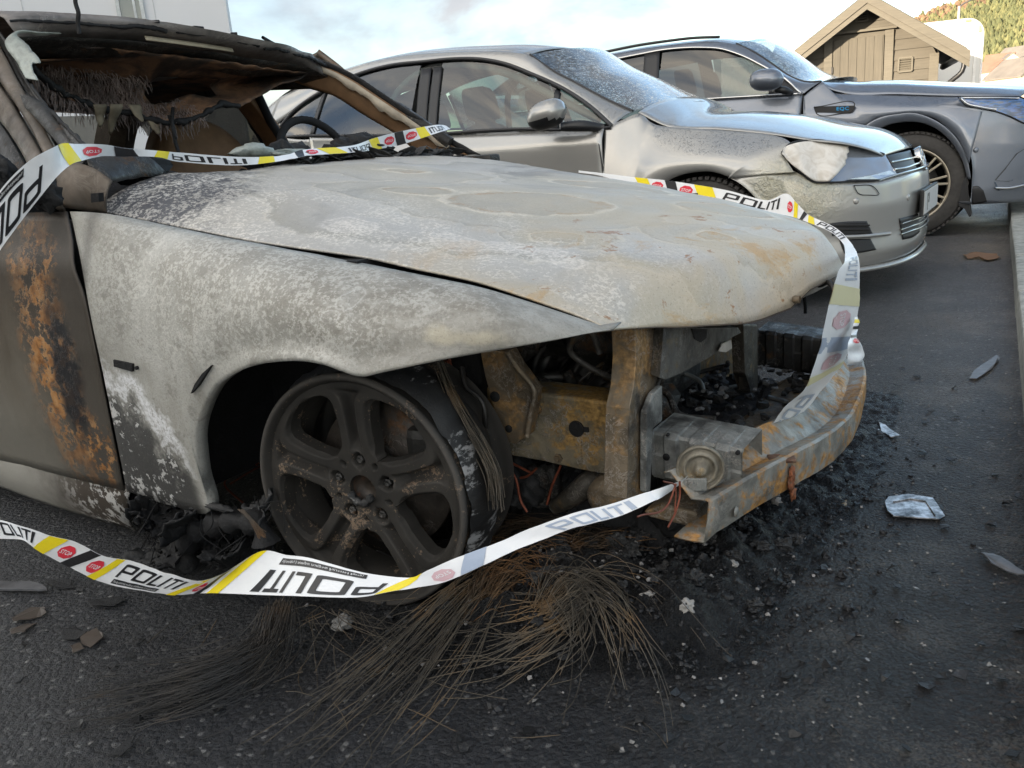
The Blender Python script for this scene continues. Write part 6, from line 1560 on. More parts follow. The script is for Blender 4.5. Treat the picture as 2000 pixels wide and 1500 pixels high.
# rear pillar
G = net(np.array([[[-3.05, -.60, 1.30], [-2.99, -.68, 1.15], [-2.95, -.76, 1.02]], [[-3.2, -.59, 1.24], [-3.2, -.67, 1.12], [-3.2, -.74, 1.0]], [[-3.31, -.56, 1.16], [-3.36, -.62, 1.06], [-3.40, -.66, .95]]]), 12, 12)
o = sheet('rear_pillar', G, P_SIL, g.o, .004, (0, -1, 0)); mirror(o)
dlo_b = [np.array([-2.98, -.775, 1.035])]+list(g.tr([(600, 265, -.835), (690, 265, -.84), (841, 262, -.845), (1020, 252, -.845), (1125, 254, -.84)]))+[g.u(1194, 249, y=-.845)]
top_, bot_ = crv(dlo_t, 90), crv(dlo_b, 90)
def glassband(name, x0, x1, mat, inset=.010):
    def at(c, x): return np.array([np.interp(x, c[:, 0], c[:, k]) for k in range(3)])
    G = np.array([[at(top_, x)*(1-t)+at(bot_, x)*t+np.array([0, inset-.010*4*t*(1-t), 0]) for t in np.linspace(.0, 1, 10)] for x in np.linspace(x0, x1, 24)])
    o = sheet(name, G, mat, g.o, 0, (0, -1, 0)); mirror(o); return G
glassband('front_window', -1.63, -.86, GL_S); glassband('quarter_window', -.83, -.52, GL_S); glassband('rear_window', -2.55, -1.79, GL_S); glassband('rear_quarter_window', -2.95, -2.58, GL_S)
def post_at(name, xs, w_, mat, r=None):
    def at(c, x): return np.array([np.interp(x, c[:, 0], c[:, k]) for k in range(3)])
    G = np.array([[at(top_, xs[0]+dx)*(1-t)+at(bot_, xs[1]+dx)*t+np.array([0, -.002-.010*4*t*(1-t), 0]) for t in np.linspace(.10, 1, 8)] for dx in np.linspace(-w_/2, w_/2, 5)])
    o = sheet(name, G, mat, g.o, .01, (0, -1, 0)); mirror(o)
post_at('door_pillar', (-1.74, -1.69), .075, BLK); post_at('door_pillar', (-1.655, -1.61), .06, BLK); post_at('window_bar', (-.85, -.80), .035, BLK); post_at('window_bar', (-2.56, -2.57), .03, BLK)
g.lip('window_seal', dlo_t, .011, RUB, n=90); g.lip('window_seal', [p+np.array([0, -.004, 0]) for p in dlo_b], .010, RUB)
g.lip('pillar_seam', [g.u(1167, 249, y=-.862), g.u(1171, 290, y=-.897), g.u(1178, 337, y=-.898), g.u(1180, 400, y=-.89)], .0032, BLK)
g.lip('screen_seal', ws, .008, RUB)
# tail
G = [[(-3.36-.04*(1-(y/.8)**2)-.06*sm(1.05, .6, z), y, z) for y in np.linspace(-.74, .74, 14)] for z in np.linspace(.28, 1.0, 14)]
sheet('tailgate', np.array(G), P_SIL, g.o, .004, (-1, 0, 0))
G = [[(-3.27-.08*t, y*(1-.02*t), 1.24-.24*t) for y in np.linspace(-.62, .62, 12)] for t in np.linspace(0, 1, 6)]; sheet('rear_screen', np.array(G), GL_S, g.o, 0, (-1, 0, 0))
# bumper, one skin round the nose
ZT = np.array([(abs(p[1]), p[2]) for p in (US('g', *q, lambda P: gsurf(P, 0), 3, 8) for q in ((1433, 346), (1489, 335), (1552, 335), (1572, 345), (1590, 357), (1620, 358), (1665, 356), (1716, 353), (1751, 342), (1786, 331)))]); ZT = ZT[np.argsort(ZT[:, 0])]
G = []
for t in np.linspace(-1, 1, 91):
    s_ = abs(t); ang = s_*math.pi/2*.985
    yy = .893*math.sin(ang)**(2/2.7); side = -1 if t < 0 else 1
    xq = gplan(yy, .5)
    ztop = np.interp(yy, ZT[:, 0], ZT[:, 1]); row = []
    zbot = np.interp(s_, [0, .8, .92, 1], [.155, .165, .20, .24])
    for k in np.linspace(0, 1, 22):
        z = ztop*(1-k)+zbot*k
        if s_ > .80: xarch = math.sqrt(max(0, .352**2-max(0, z-.315)**2))
        else: xarch = -9
        x = max(gplan(yy, z), xarch+.0)
        row.append((x, side*yy, z))
    row.append((row[-1][0]-.06, row[-1][1]*.97, row[-1][2]-.004)); G.append(row)
G = np.array(G); gb = sheet('bumper', G, P_SIL, g.o, .004, (1, 0, 0))
fs = lambda off: (lambda P: gsurf(P, off))
# head lamp
hl_t = [(1527, 298), (1540, 283), (1580, 274), (1650, 280), (1690, 289), (1727, 301), (1742, 318), (1751, 339)]
hl_b = [(1527, 300), (1536, 310), (1560, 334), (1590, 355), (1620, 356), (1665, 354), (1716, 351), (1751, 340)]
A = [US('g', *p, fs(.0), 3, 8) for p in hl_t]; Bq = [US('g', *p, fs(.0), 3, 8) for p in hl_b]
hlm = g.ruled('headlight', A, Bq, LENS, (1, -1, 0), 44, 16, 0, .012, (.5, -.85, 0), False)
def lerp_px(u, v):
    a, b = crv(hl_t, 60, False), crv(hl_b, 60, False); i = min(59, int(u*59)); return a[i]*(1-v)+b[i]*v
G = []
for u in np.linspace(.02, .56, 30):
    row = []
    for v in np.linspace(.03, .97, 20):
        uu = u*(1-.10*math.sin(v*5+1)-.12*(v < .0)) ; uu = min(uu, .02+.64*(u-.02)/.64*(1-.28*max(0, .45-v)*1.6))
        q = lerp_px(uu, v); p = US('g', *q, fs(.016), 3, 8); p = p+np.array([.6, -.8, 0])*.016*fbm(p, 5, 2)+np.array([.6, -.8, 0])*.006*math.sin(u*26+2*math.sin(v*4)); row.append(p)
    G.append(row)
sheet('melted_lens', np.array(G), MELT, hlm, .003, (1, -1, 0))
c = US('g', 1668, 318, fs(.004), 3, 8); 
m = MB(); P = [US('g', *q, fs(.013), 3, 8) for q in ((1655, 350), (1700, 343), (1738, 333), (1749, 340), (1716, 350))]; m.prism(P, (-.01, .008, 0)); m.build('lamp_strip', LAMPI, hlm)
g.lip('headlight_seam', [US('g', *q, fs(.004), 3, 8) for q in hl_t[:6]], .005, BLK); g.lip('headlight_seam', [US('g', *q, fs(.004), 3, 8) for q in hl_b], .004, BLK)
# grille with two chromed slats, roundel, plate, lower intakes
fsg = lambda P: P[0]-(gplan(P[1], P[2])-.012)
o = g.inset('grille', [(1731, 304), (1752, 299), (1771, 295), (1778, 293)], [(1751, 339), (1765, 336), (1782, 332), (1790, 328)], fs, BLK, .002)
for q in (((1741, 317), (1762, 313), (1785, 308)), ((1748, 331), (1768, 328), (1788, 321))):
    P = [US('g', *k, fs(.004), 3, 8) for k in q]; mir = [p*np.array([1, -1, 1]) for p in P[::-1]]
    g.lip('grille_slat', P+mir, .006, CHROME, mir=False)
o2 = mirror(o)
P = [US('g', *k, fs(.006), 3, 8) for k in ((1716, 352), (1752, 341), (1786, 332))]; g.lip('grille_trim', P+[p*np.array([1, -1, 1]) for p in P[::-1]], .006, CHROME, mir=False)
bc = np.array([gplan(0, .63)+.020, 0, .628])
em = MB(); em.lathe([(-.02, .060), (.0, .064), (.006, .064), (.008, .059), (.004, .056)], 48, 'x'); em.lathe([(.002, .056), (.002, 0)], 40, 'x', mi=1)
for a, b in (((-.030, .050), (-.008, .008)), ((.030, .050), (.008, .008)), ((-.050, .022), (-.024, -.044)), ((-.024, -.044), (0, .0)), ((0, 0), (.024, -.044)), ((.024, -.044), (.050, .022)), ((-.008, .008), (.008, .008))):
    em.tube([(.003, *a), (.003, *b)], .005, 6)
bd = em.build('badge', [CHROME, plain('badge_blue_black', (.02, .03, .05), .2)], g.o); bd.location = Vector(bc); bd.rotation_euler = (0, math.radians(-16), 0)
pc = np.array([gplan(0, .45)+.012, 0, .425])
m = MB(); m.box(pc, (.018, .54, .13), bev=.006); pl_ = m.build('number_plate', BLK, g.o)
m = MB(); m.box(pc+np.array([.011, 0, 0]), (.004, .52, .11), bev=.001); m.build('plate_face', PLATEW, pl_)
for k, t_ in enumerate('P '):                           # what little of the lettering shows at this grazing angle
    pass
m = MB()
for dy in (-.16,): m.box(pc+np.array([.014, dy, 0]), (.002, .014, .08)); m.box(pc+np.array([.014, dy+.03, .033]), (.002, .06, .014)); m.box(pc+np.array([.014, dy+.03, 0]), (.002, .06, .014)); m.box(pc+np.array([.014, dy+.055, .017]), (.002, .014, .045))
m.build('plate_character', GALV, pl_)
g.inset('fog_grille', [(1622, 436), (1650, 433), (1693, 432)], [(1626, 461), (1660, 460), (1705, 457)], fs, BLK, mir=True)
for yy in (440, 448): 
    P = [US('g', k, yy+.0, fs(.007), 3, 8) for k in (1626, 1660, 1698)]; g.lip('fog_slat', P, .0045, DARKST)
P = [US('g', *k, fs(.012), 3, 8) for k in ((1640, 463), (1690, 461), (1738, 456))]; g.lip('bumper_fin', P, .010, P_SIL)
g.inset('side_intake', [(1640, 468), (1670, 467), (1700, 466)], [(1650, 496), (1680, 494), (1712, 488)], fs, BLK, mir=True)
g.inset('lower_intake', [(1757, 427), (1777, 422), (1794, 417)], [(1764, 468), (1782, 464), (1797, 453)], fs, BLK, mir=True)
for yy, z in ((438, .33), (449, .29), (458, .26)):
    P = [US('g', k, yy-.35*(k-1759), fs(.008), 3, 8) for k in (1760, 1778, 1798)]; g.lip('intake_slat', P+[p*np.array([1, -1, 1]) for p in P[::-1]], .0045, GALV if False else CHROME, mir=False)
G = []
for t in np.linspace(-1, 1, 61):
    ang = abs(t)*math.pi/2*.93; yy = .893*math.sin(ang)**(2/2.7); sg = 1 if t > 0 else -1
    x = gplan(yy, .17); G.append([(x+.012, sg*yy, .175), (x+.028, sg*yy*1.005, .160), (x+.022, sg*yy, .148), (x-.05, sg*yy*.97, .145)])
sheet('front_lip', np.array(G), P_SIL, g.o, .004, (1, 0, 0))
P = [US('g', *k, fs(.0035), 3, 8) for k in ((1668, 362), (1708, 366), (1717, 379), (1698, 381), (1676, 377), (1668, 362))]; g.lip('washer_cap_seam', P, .0018, BLK, n=30)
for q in ((1672, 393), (1774, 386)):
    c = US('g', *q, fs(.001), 3, 8); m = MB(); m.lathe([(-.002, .0), (-.004, .012), (0, .015), (.004, .016)], 16, 'y', (0, 0, 0)); o = m.build('parking_sensor', P_SIL, g.o); o.location = Vector(c); o.rotation_euler = (0, 0, math.radians(35 if q[0] < 1700 else 70)); mirror(o).location = Vector(c*np.array([1, -1, 1]))
# mirror
def door_mirror(car_, P, cols, base, shape):
    c = P; m = MB(); G = []
    for k in np.linspace(-1, 1, 15):                       # along the length of the shell (car x), seen side-on
        r_ = math.sqrt(max(0, 1-abs(k)**2.6)); ring = []
        for a in np.linspace(0, 2*math.pi, 20, endpoint=False):
            w_ = shape[1]*math.cos(a); h_ = shape[2]*math.sin(a)
            ring.append(c+np.array([k*shape[0], w_*r_, h_*r_+shape[3]*k]))
        G.append(ring)
    G = np.array(G); f = []
    m.grid(G, cv=True); o = m.build('mirror_shell', cols[0], car_.o); mo = [o]
    cut = c[2]-shape[2]*.30
    for p in o.data.polygons:
        if p.center.z < cut+.0: p.material_index = 1
    o.data.materials.append(cols[1])
    m = MB(); m.tube(crv(base, 10), crv([(.022, 0), (.028, 0), (.020, 0)], 10)[:, 0], 8); st_ = m.build('mirror_stalk', BLK, car_.o)
    mirror(o); mirror(st_)
mc = g.u(1068, 224, y=-.99)
door_mirror(g, mc, (P_SIL, BLK), [mc+np.array([.06, .03, -.065]), g.u(1140, 246, y=-.91), g.u(1178, 250, y=-.84)], (.105, .085, .072, .018))
g.cabin(.22, 1.4, -2.95, -.42, .86, .92, [(-1.42, .37), (-1.42, -.37), (-2.35, .38), (-2.35, -.38)])
G = [[(x, y, 1.385-.02*(y/.55)**2-.05*sm(-1.5, -1.0, x)-.06*sm(-2.6, -3.1, x)) for y in np.linspace(-.56, .56, 10)] for x in np.linspace(-1.05, -3.05, 12)]; sheet('headliner', np.array(G), LINER, g.o, .004, (0, 0, -1))
m = MB(); m.box((-1.72, -.72, .99), (.10, .04, .30), bev=.02); m.tube(crv([(-2.05, -.70, 1.0), (-2.0, -.64, 1.22), (-1.9, -.60, 1.30), (-1.3, -.60, 1.28), (-.95, -.64, 1.12), (-.6, -.72, .95)], 30), .022, 6); o = m.build('inner_frame', LINER, g.o); mirror(o)
g.put_wheels(2.62, .87, .316, .215, .20, 5, ALLOY)

# ---------------------------------------------------------------- graphite suv
e = Auto('e', 'sport_utility_car', 'dark blue-grey SUV with chrome window trim and gold multi-spoke wheels beside the kerb')
def ey(z): return -np.interp(z, [.2, .4, .6, .8, .95, 1.05, 1.12], [.90, .925, .935, .935, .915, .885, .86])
def eplan(y, z):
    t_ = np.interp(z, [.2, .3, .45, .6, .75, .9, 1.0], [-.07, -.01, .0, 0, -.01, -.05, -.12]); return -.02+.87*max(0, 1-(min(abs(y), .94)/.94)**2.8)**(1/2.2)+t_
def esurf(P, off=0):
    x, y, z = P; t_ = np.interp(z, [.2, .3, .45, .6, .75, .9, 1.0], [-.07, -.01, .0, 0, -.01, -.05, -.12]); x = x-t_-off
    if x < -.02: return abs(y)-(.94+off)
    return (abs(y)/(.94+off))**2.8+((x+.02)/.87)**2.2-1
es = lambda off: (lambda P: esurf(P, off))
eb = e.tr([(1200, 200, -.87), (1300, 197, -.88), (1363, 195, -.885), (1470, 189, -.885), (1566, 184, -.885)])
def epanel(name, x0, x1, ztop, zb=.30, nu=26):
    G = [[(x, ey(z)-.010*math.exp(-((z-.93)/.035)**2)*0, z) for z in np.linspace(ztop(x), zb, 24)] for x in np.linspace(x0, x1, nu)]
    o = sheet(name, np.array(G), P_GRY, e.o, .004, (0, -1, 0)); mirror(o); return o
ebz = lambda x: np.interp(x, eb[:, 0], eb[:, 2])
epanel('front_door', -1.99, -.86, ebz); epanel('rear_door', -2.85, -2.0, ebz)
G = []
for x in np.linspace(-2.86, -3.85, 26):
    a = abs(x+2.873); zb = .36+math.sqrt(max(0, .41**2-a*a)) if a < .41 else .32
    G.append([(x, ey(z)+.2*sm(-3.3, -3.9, x), z) for z in np.linspace(1.12, zb, 18)])
o = sheet('rear_fender', np.array(G), P_GRY, e.o, .004, (0, -1, 0)); mirror(o)
G = [[(x, ey(z)-.004, z) for z in np.linspace(.86, .30, 12)] for x in np.linspace(-.86, -.50, 8)]; o = sheet('fender_foot', np.array(G), P_GRY, e.o, .004, (0, -1, 0)); mirror(o)
m = MB(); m.box((-1.6, -.90, .27), (2.3, .07, .12), bev=.02); o = m.build('sill', BLK, e.o); mirror(o)
flare = [(1571, 330, -.93), (1640, 300, -.94), (1670, 262, -.945), (1692, 244, -.947), (1723, 226, -.948), (1740, 222, -.948), (1779, 216, -.948), (1825, 229, -.945), (1858, 255, -.94), (1880, 290, -.93), (1893, 335, -.925)]
ft = [e.u(1569, 188, y=-.885), e.u(1590, 172, y=-.86), e.u(1607, 161, y=-.83), e.u(1622, 176, y=-.835), e.u(1645, 183, y=-.84), e.u(1755, 186, y=-.85), e.u(1866, 189, y=-.865), e.u(1874, 196, y=-.89), e.u(1888, 207, y=-.905), e.u(1920, 214, y=-.885)]
earc = lambda a, r=.425, y=-.94: np.array([r*math.cos(math.radians(a))-.03, y, .42+r*math.sin(math.radians(a))])
fb = [e.u(1571, 240, y=-.938), e.u(1620, 243, y=-.94), e.u(1660, 246, y=-.942), e.u(1692, 245, y=-.945), e.u(1708, 234, y=-.946), e.u(1723, 229, y=-.947), e.u(1750, 224, y=-.947), e.u(1779, 221, y=-.947), e.u(1815, 228, y=-.945), e.u(1842, 243, y=-.944), e.u(1872, 274, y=-.943), e.u(1892, 320, y=-.94)]
n = 60; a, b = crv(ft, n, False), crv(fb, n, False); G = []
for i in range(n):
    row = []
    for t in np.linspace(0, 1, 20):
        p = a[i]*(1-t)+b[i]*t; p[1] -= .035*(1-(1-t)**2)*(1-t**5); row.append(p)
    G.append(row)
o = sheet('front_fender', np.array(G), P_GRY, e.o, .004, (0, -1, 0)); mirror(o)
oute = [(1640, 345, -.949), (1662, 290, -.945), (1692, 244, -.947), (1723, 228, -.948), (1750, 223, -.948), (1779, 220, -.948), (1825, 234, -.945), (1862, 262, -.94), (1886, 300, -.935), (1897, 350, -.93)]
inne = [(1655, 350, -.93), (1680, 295, -.93), (1710, 256, -.93), (1735, 244, -.93), (1760, 239, -.93), (1785, 238, -.93), (1822, 248, -.93), (1853, 272, -.925), (1877, 308, -.92), (1890, 350, -.915)]
A, Bq = e.tr(oute), e.tr(inne); fl = e.ruled('arch_flare', A, Bq, P_GRY, (0, -1, 0), 60, 10, .004, .006)
m = MB(); Q = crv(Bq, 50); m.grid(np.array([Q, Q+np.array([0, .10, .0])])); o = m.build('arch_lining', DARK, e.o, solid=.004); mirror(o)
m = MB(); m.lathe([(-.86, .42), (-.60, .44), (-.60, 0)], 40, 'y', (-.13, 0, .42)); o = m.build('wheel_well', DARK, e.o); mirror(o)
P = [e.u(1889, 340, y=-.90), e.u(1893, 395, y=-.90), e.u(1897, 422, y=-.90), e.u(1893, 424, y=-.90), e.u(1884, 408, y=-.90), e.u(1872, 402, y=-.90), e.u(1878, 360, y=-.9)]
m = MB(); m.prism(P, (0, .22, 0)); o = m.build('mud_flap', BLK, e.o); mirror(o)
# hood, screen, roof
he = np.array([e.u(1604, 160, y=-.82), e.u(1622, 174, y=-.835), e.u(1645, 181, y=-.84), e.u(1755, 184, y=-.85), e.u(1866, 187, y=-.86), e.u(1940, 188, y=-.80), e.u(1993, 189, y=-.72)])
ee = crv(he, 40); nose = np.array([.66, 0, .99]); G = []
for i, p in enumerate(ee):
    u = i/39; row = []
    for v in np.linspace(0, 1, 18):
        x = p[0]+(nose[0]-he[-1][0])*u**2*(1-(1-v)**2)-.10*(1-u)**2*(1-(1-v)**2)*-1*0; y = p[1]*(1-v)
        z = p[2]+(1-(1-v)**3)*np.interp(u, [0, .08, .25, .6, .85, 1], [.035, .085, .118, .100, .085, .07])+.03*math.exp(-((v-.16)/.10)**2)*sm(0, .15, u)*(1-u)**.4
        row.append((x, y, z))
    G.append(row)
G = np.array(G); far = G[:, ::-1][:, 1:]*np.array([1, -1, 1]); eh = sheet('hood', np.concatenate([G, far], 1), P_GRY, e.o, .004, (0, 0, 1))
ws = [e.u(1438, 85, y=-.62), e.u(1475, 103, y=-.63), e.u(1510, 126, y=-.65), e.u(1545, 150, y=-.69), e.u(1575, 160, y=-.72), e.u(1604, 159, y=-.78)]
e.sym('windscreen', ws, GL_W, (1, 0, 1), cr_=[.055, .05, .045, .04], fwd=.12, pw=2, solid=0)
rail = e.tr([(1195, 106, -.63), (1240, 97, -.63), (1300, 88, -.625), (1352, 82, -.62), (1405, 80, -.62), (1438, 85, -.62)]); rail = np.concatenate([[[-3.75, -.60, 1.30], [-3.4, -.63, 1.46]], rail[:]])
e.sym('roof', rail, P_GRY, (0, 0, 1), cr_=[.04, .06, .06, .05, .045], pw=2.4, nu=40)
dt = e.tr([(1240, 108, -.715), (1300, 97, -.71), (1370, 93, -.705), (1405, 95, -.70), (1440, 105, -.71), (1496, 132, -.745), (1527, 149, -.79), (1555, 173, -.84), (1568, 184, -.885)])
dt = np.concatenate([[[-3.3, -.75, 1.32], [-2.9, -.73, 1.44]], dt])
up_ = np.concatenate([rail[1:], ws[1:]]); e.ruled('side_frame', up_, dt, P_GRY, (0, -1, .5), 70, 8, bulge=.01)
db = [np.array([-3.3, -.84, 1.14])]+[p+np.array([0, .012, .004]) for p in eb]
top_, bot_ = crv(dt, 90), crv(db, 90)
def at2(c, x): return np.array([np.interp(x, c[:, 0], c[:, k]) for k in range(3)])
for nm, x0, x1 in (('front_window', -1.98, -1.10), ('quarter_window', -1.08, -.90), ('rear_window', -2.85, -2.10), ('rear_quarter_window', -3.28, -2.9)):
    G = np.array([[at2(top_, x)*(1-t)+at2(bot_, x)*t+np.array([0, .012-.012*4*t*(1-t), 0]) for t in np.linspace(0, 1, 10)] for x in np.linspace(x0, x1, 22)])
    o = sheet(nm, G, GL_D if nm != 'quarter_window' else BLK, e.o, 0, (0, -1, 0)); mirror(o)
for x, w_ in ((-2.035, .13), (-1.09, .03), (-2.88, .05)):
    G = np.array([[at2(top_, x+dx-.03)*(1-t)+at2(bot_, x+dx)*t+np.array([0, -.002-.012*4*t*(1-t), 0]) for t in np.linspace(0, 1, 8)] for dx in np.linspace(-w_/2, w_/2, 5)]); o = sheet('door_pillar', G, BLK, e.o, .01, (0, -1, 0)); mirror(o)
e.lip('chrome_strip', dt[1:], .011, CHROME, n=90); e.lip('chrome_strip', [p+np.array([0, -.006, 0]) for p in db], .009, CHROME)
e.lip('door_seam', [e.u(1569, 190, y=-.89), e.u(1571, 215, y=-.925), e.u(1572, 260, y=-.938)], .004, BLK); e.lip('screen_seal', ws, .009, RUB)
m = MB(); m.tube(crv([r_+np.array([0, .01, .03]) for r_ in rail[1:7]], 40), .012, 6); o = m.build('roof_bar', BLK, e.o); mirror(o)
G = [[(-3.85-.05*(1-(y/.8)**2), y, z) for y in np.linspace(-.75, .75, 12)] for z in np.linspace(.35, 1.32, 12)]; sheet('tailgate', np.array(G), P_GRY, e.o, .004, (-1, 0, 0))
# front bumper and its fittings
G = []
for t in np.linspace(-1, 1, 91):
    s_ = abs(t); ang = s_*math.pi/2*.985; yy = .94*math.sin(ang)**(2/2.8); sg = 1 if t > 0 else -1; row = []
    zt = np.interp(s_, [0, .5, .72, .85, .93, 1], [.88, .86, .87, .885, .90, .87]); zb = np.interp(s_, [0, .6, .85, 1], [.20, .21, .22, .24])
    for k in np.linspace(0, 1, 24):
        z = zt*(1-k)+zb*k; x = eplan(yy, z)
        if s_ > .70: x = max(x, math.sqrt(max(0, .43**2-max(0, z-.42)**2))-.15)
        row.append((x, sg*yy, z))
    row.append((row[-1][0]-.08, row[-1][1]*.96, row[-1][2])); G.append(row)
sheet('bumper', np.array(G), P_GRY, e.o, .004, (1, 0, 0))
G = [[(eplan(y, .85)-.03-.05*t, y, .80+.17*t) for y in np.linspace(-.62, .62, 24)] for t in np.linspace(0, 1, 6)]; sheet('grille', np.array(G), BLK, e.o, .004, (1, 0, 0))
ht = [(1871, 190), (1900, 189), (1940, 189), (1975, 189), (1994, 190), (2010, 200), (2030, 230)]; hb = [(1872, 191), (1888, 205), (1915, 212), (1947, 218), (1975, 228), (2000, 240), (2030, 245)]
A = [US('e', *p, es(.006), 4, 11) for p in ht]; Bq = [US('e', *p, es(.006), 4, 11) for p in hb]
LENSB = MT('blue_lamp'); LENSB = LENSB.done(color=LENSB.ramp(LENSB.noise(14, 3, v=LENSB.vec((1, 1, 5))), [(.4, (.03, .06, .12)), (.52, (.05, .14, .38)), (.6, (.10, .13, .18))]), rough=.08, coat=1., crough=.02)
hm = e.ruled('headlight', A, Bq, LENSB, (1, -1, 0), 36, 8, 0, .006, (.5, -.85, 0), False)
m = MB(); m.tube(crv([US('e', *p, es(.014), 4, 11) for p in ((1875, 191), (1888, 202), (1915, 209), (1945, 214))], 20), .010, 6); m.tube(crv([US('e', *p, es(.014), 4, 11) for p in ((1875, 191), (1910, 191), (1960, 191), (1990, 192))], 20), .006, 6); m.build('lamp_strip', LAMPI, hm)
e.lip('headlight_seam', A, .005, BLK); e.lip('headlight_seam', Bq, .004, BLK)
o, P = e.patch('front_intake', [(1943, 352), (1962, 330), (1985, 300), (2010, 285), (2060, 290), (2060, 330), (2010, 345), (1970, 355)], es(0), .02, plain('intake_panel', (.10, .10, .095), .25, .3), .004, mir=True)
o, P = e.patch('lower_intake', [(1942, 356), (1975, 352), (2010, 340), (2060, 325), (2060, 352), (2000, 364), (1950, 372)], es(0), .02, plain('intake_dark', (.03, .04, .06), .12), .005, mir=True)
e.lip('bumper_chrome', [US('e', *k, es(.012), 4, 11) for k in ((1943, 367), (1970, 367), (2005, 360), (2060, 345))], .010, CHROME)
e.inset('bumper_corner', [(1899, 364), (1910, 363), (1921, 372)], [(1899, 400), (1914, 398), (1928, 394)], es, BLK, mir=True)
c = US('e', 1907, 293, es(.002), 4, 11); m = MB(); m.lathe([(-.003, 0), (-.004, .014), (0, .018), (.006, .019)], 16, 'y'); o = m.build('parking_sensor', P_GRY, e.o); o.location = Vector(c); o.rotation_euler = (0, 0, .5)
vp = [e.u(a, b, y=-.944) for a, b in ((1590, 209), (1600, 208), (1669, 206), (1664, 218), (1650, 220), (1594, 220))]; m = MB(); m.prism(vp, (0, .02, 0)); vt = m.build('side_vent', BLK, e.o)
e.lip('vent_trim', [p+np.array([0, -.002, 0]) for p in vp+vp[:1]], .0035, DARKST, n=40)
V, Fc = font_poly('EQC', .01); tl, tr_, bl = e.u(1634, 209, y=-.947), e.u(1658, 208, y=-.947), e.u(1634, 217, y=-.947)
m = MB(); m.add([tuple(bl+(tr_-tl)*x+(tl-bl)*y) for x, y in V], Fc, False); m.build('vent_lettering', plain('cyan_blue', (.02, .30, .62), .3, var=.05), vt)
mc = e.u(1497, 156, y=-1.04)
door_mirror(e, mc, (P_GRY, P_GRY), [mc+np.array([.05, .06, -.07]), e.u(1530, 176, y=-.97), e.u(1545, 181, y=-.89)], (.125, .10, .078, -.004))
e.cabin(.35, 1.55, -3.4, -.80, .88, 1.06, [(-1.75, .38), (-1.75, -.38), (-2.7, .38), (-2.7, -.38)])
G = [[(x, y, 1.525-.03*(y/.6)**2-.05*sm(-1.9, -1.4, x)-.1*sm(-3.0, -3.5, x)) for y in np.linspace(-.6, .6, 10)] for x in np.linspace(-1.45, -3.45, 12)]; sheet('headliner', np.array(G), LINER, e.o, .004, (0, 0, -1))
GOLD = plain('gold_alloy', (.52, .46, .36), .3, .8, var=.12, bump=.05)
e.put_wheels(2.873, .90, .362, .25, .235, 10, GOLD, -.115)
# ================================================================ what lies on the ground
def Gp(px, py, z=.0): return U('w', px, py, z=z)
def mat_residue():
    t = MT('residue'); n = t.noise(38, 6, .75, .3); m = t.noise(190, 4, .75); v = t.vor(240)
    col = t.ramp(n, [(.3, (.003, .003, .0033)), (.5, (.008, .008, .0085)), (.7, (.022, .022, .023))])
    col = t.mix(t.mul(t.th(t.math('ADD', t.mul(n, .35), t.mul(m, .65)), .60, .67), .6), col, (.10, .10, .102))
    return t.done(color=col, rough=.38, normal=t.bump(t.math('ADD', t.mul(n, .6), t.math('ADD', m, t.mul(v, .5))), 1., .010))
# ash and melted plastic spread under and in front of the car
CR_PX = [(540, 1190), (640, 1265), (760, 1305), (960, 1338), (1200, 1326), (1420, 1328), (1500, 1250), (1560, 1150), (1640, 1040), (1720, 930), (1760, 800), (1720, 660), (1400, 640), (900, 900), (560, 1050)]
CR_W = crv([Gp(*q)[:2] for q in CR_PX+CR_PX[:1]], 120)
def crust_d(x, y):
    """distance inside the edge of the burnt crust (negative outside)"""
    P = np.array([x, y]); A = CR_W[:-1]; D = CR_W[1:]-A; t = np.clip(((P-A)*D).sum(1)/(D*D).sum(1), 0, 1); q = A+D*t[:, None]; d = np.sqrt(((P-q)**2).sum(1)).min()
    cr_ = ((A[:, 1] > y) != (CR_W[1:, 1] > y)) & (x < D[:, 0]*(y-A[:, 1])/(D[:, 1]+1e-12)+A[:, 0])
    return d if cr_.sum() % 2 else -d
def burn_h(x, y):
    p = toloc('b', np.array([x, y, 0])); d = crust_d(x, y)+.02*fbm((x, y, .5), 9)
    if d < -.02: return 0.
    return .009*sm(-.002, .008, d)+.012*sm(.02, .2, d)+(math.exp(-(((p[0]-.42)/.30)**2+((p[1]+.50)/.38)**2)**1.6)*.045+math.exp(-(((p[0]-.72)/.16)**2+((p[1]+.1)/.75)**2)**2)*.025+math.exp(-(((p[0]-.40)/.28)**2+((p[1]+.80)/.22)**2)**2)*.022)*sm(0, .12, d)
G = []
for i in np.linspace(-.70, 1.10, 260):
    row = []
    for j in np.linspace(-1.35, .9, 300):
        c, s_ = math.cos(BS), math.sin(BS); x = BX+i*c+j*s_; y = BY-i*s_+j*c; h_ = burn_h(x, y); q = (x, y, .2)
        row.append((x, y, h_*(1+.5*fbm(q, 7)+.3*fbm(q, 24))+(.004*fbm(q, 30)+.004*fbm(q, 75)+.005*fbm(q, 160))*min(1, h_/.012)-.006))
    G.append(row)
tag(MB().grid(np.array(G), smooth=True).build('burnt_residue', mat_residue(), None, out=(0, 0, 1)), kind='stuff')
def rock(p, r, n=5, seed=0, sq=(1, 1, .7)): return lump(p, r, n, .7, seed, sq)
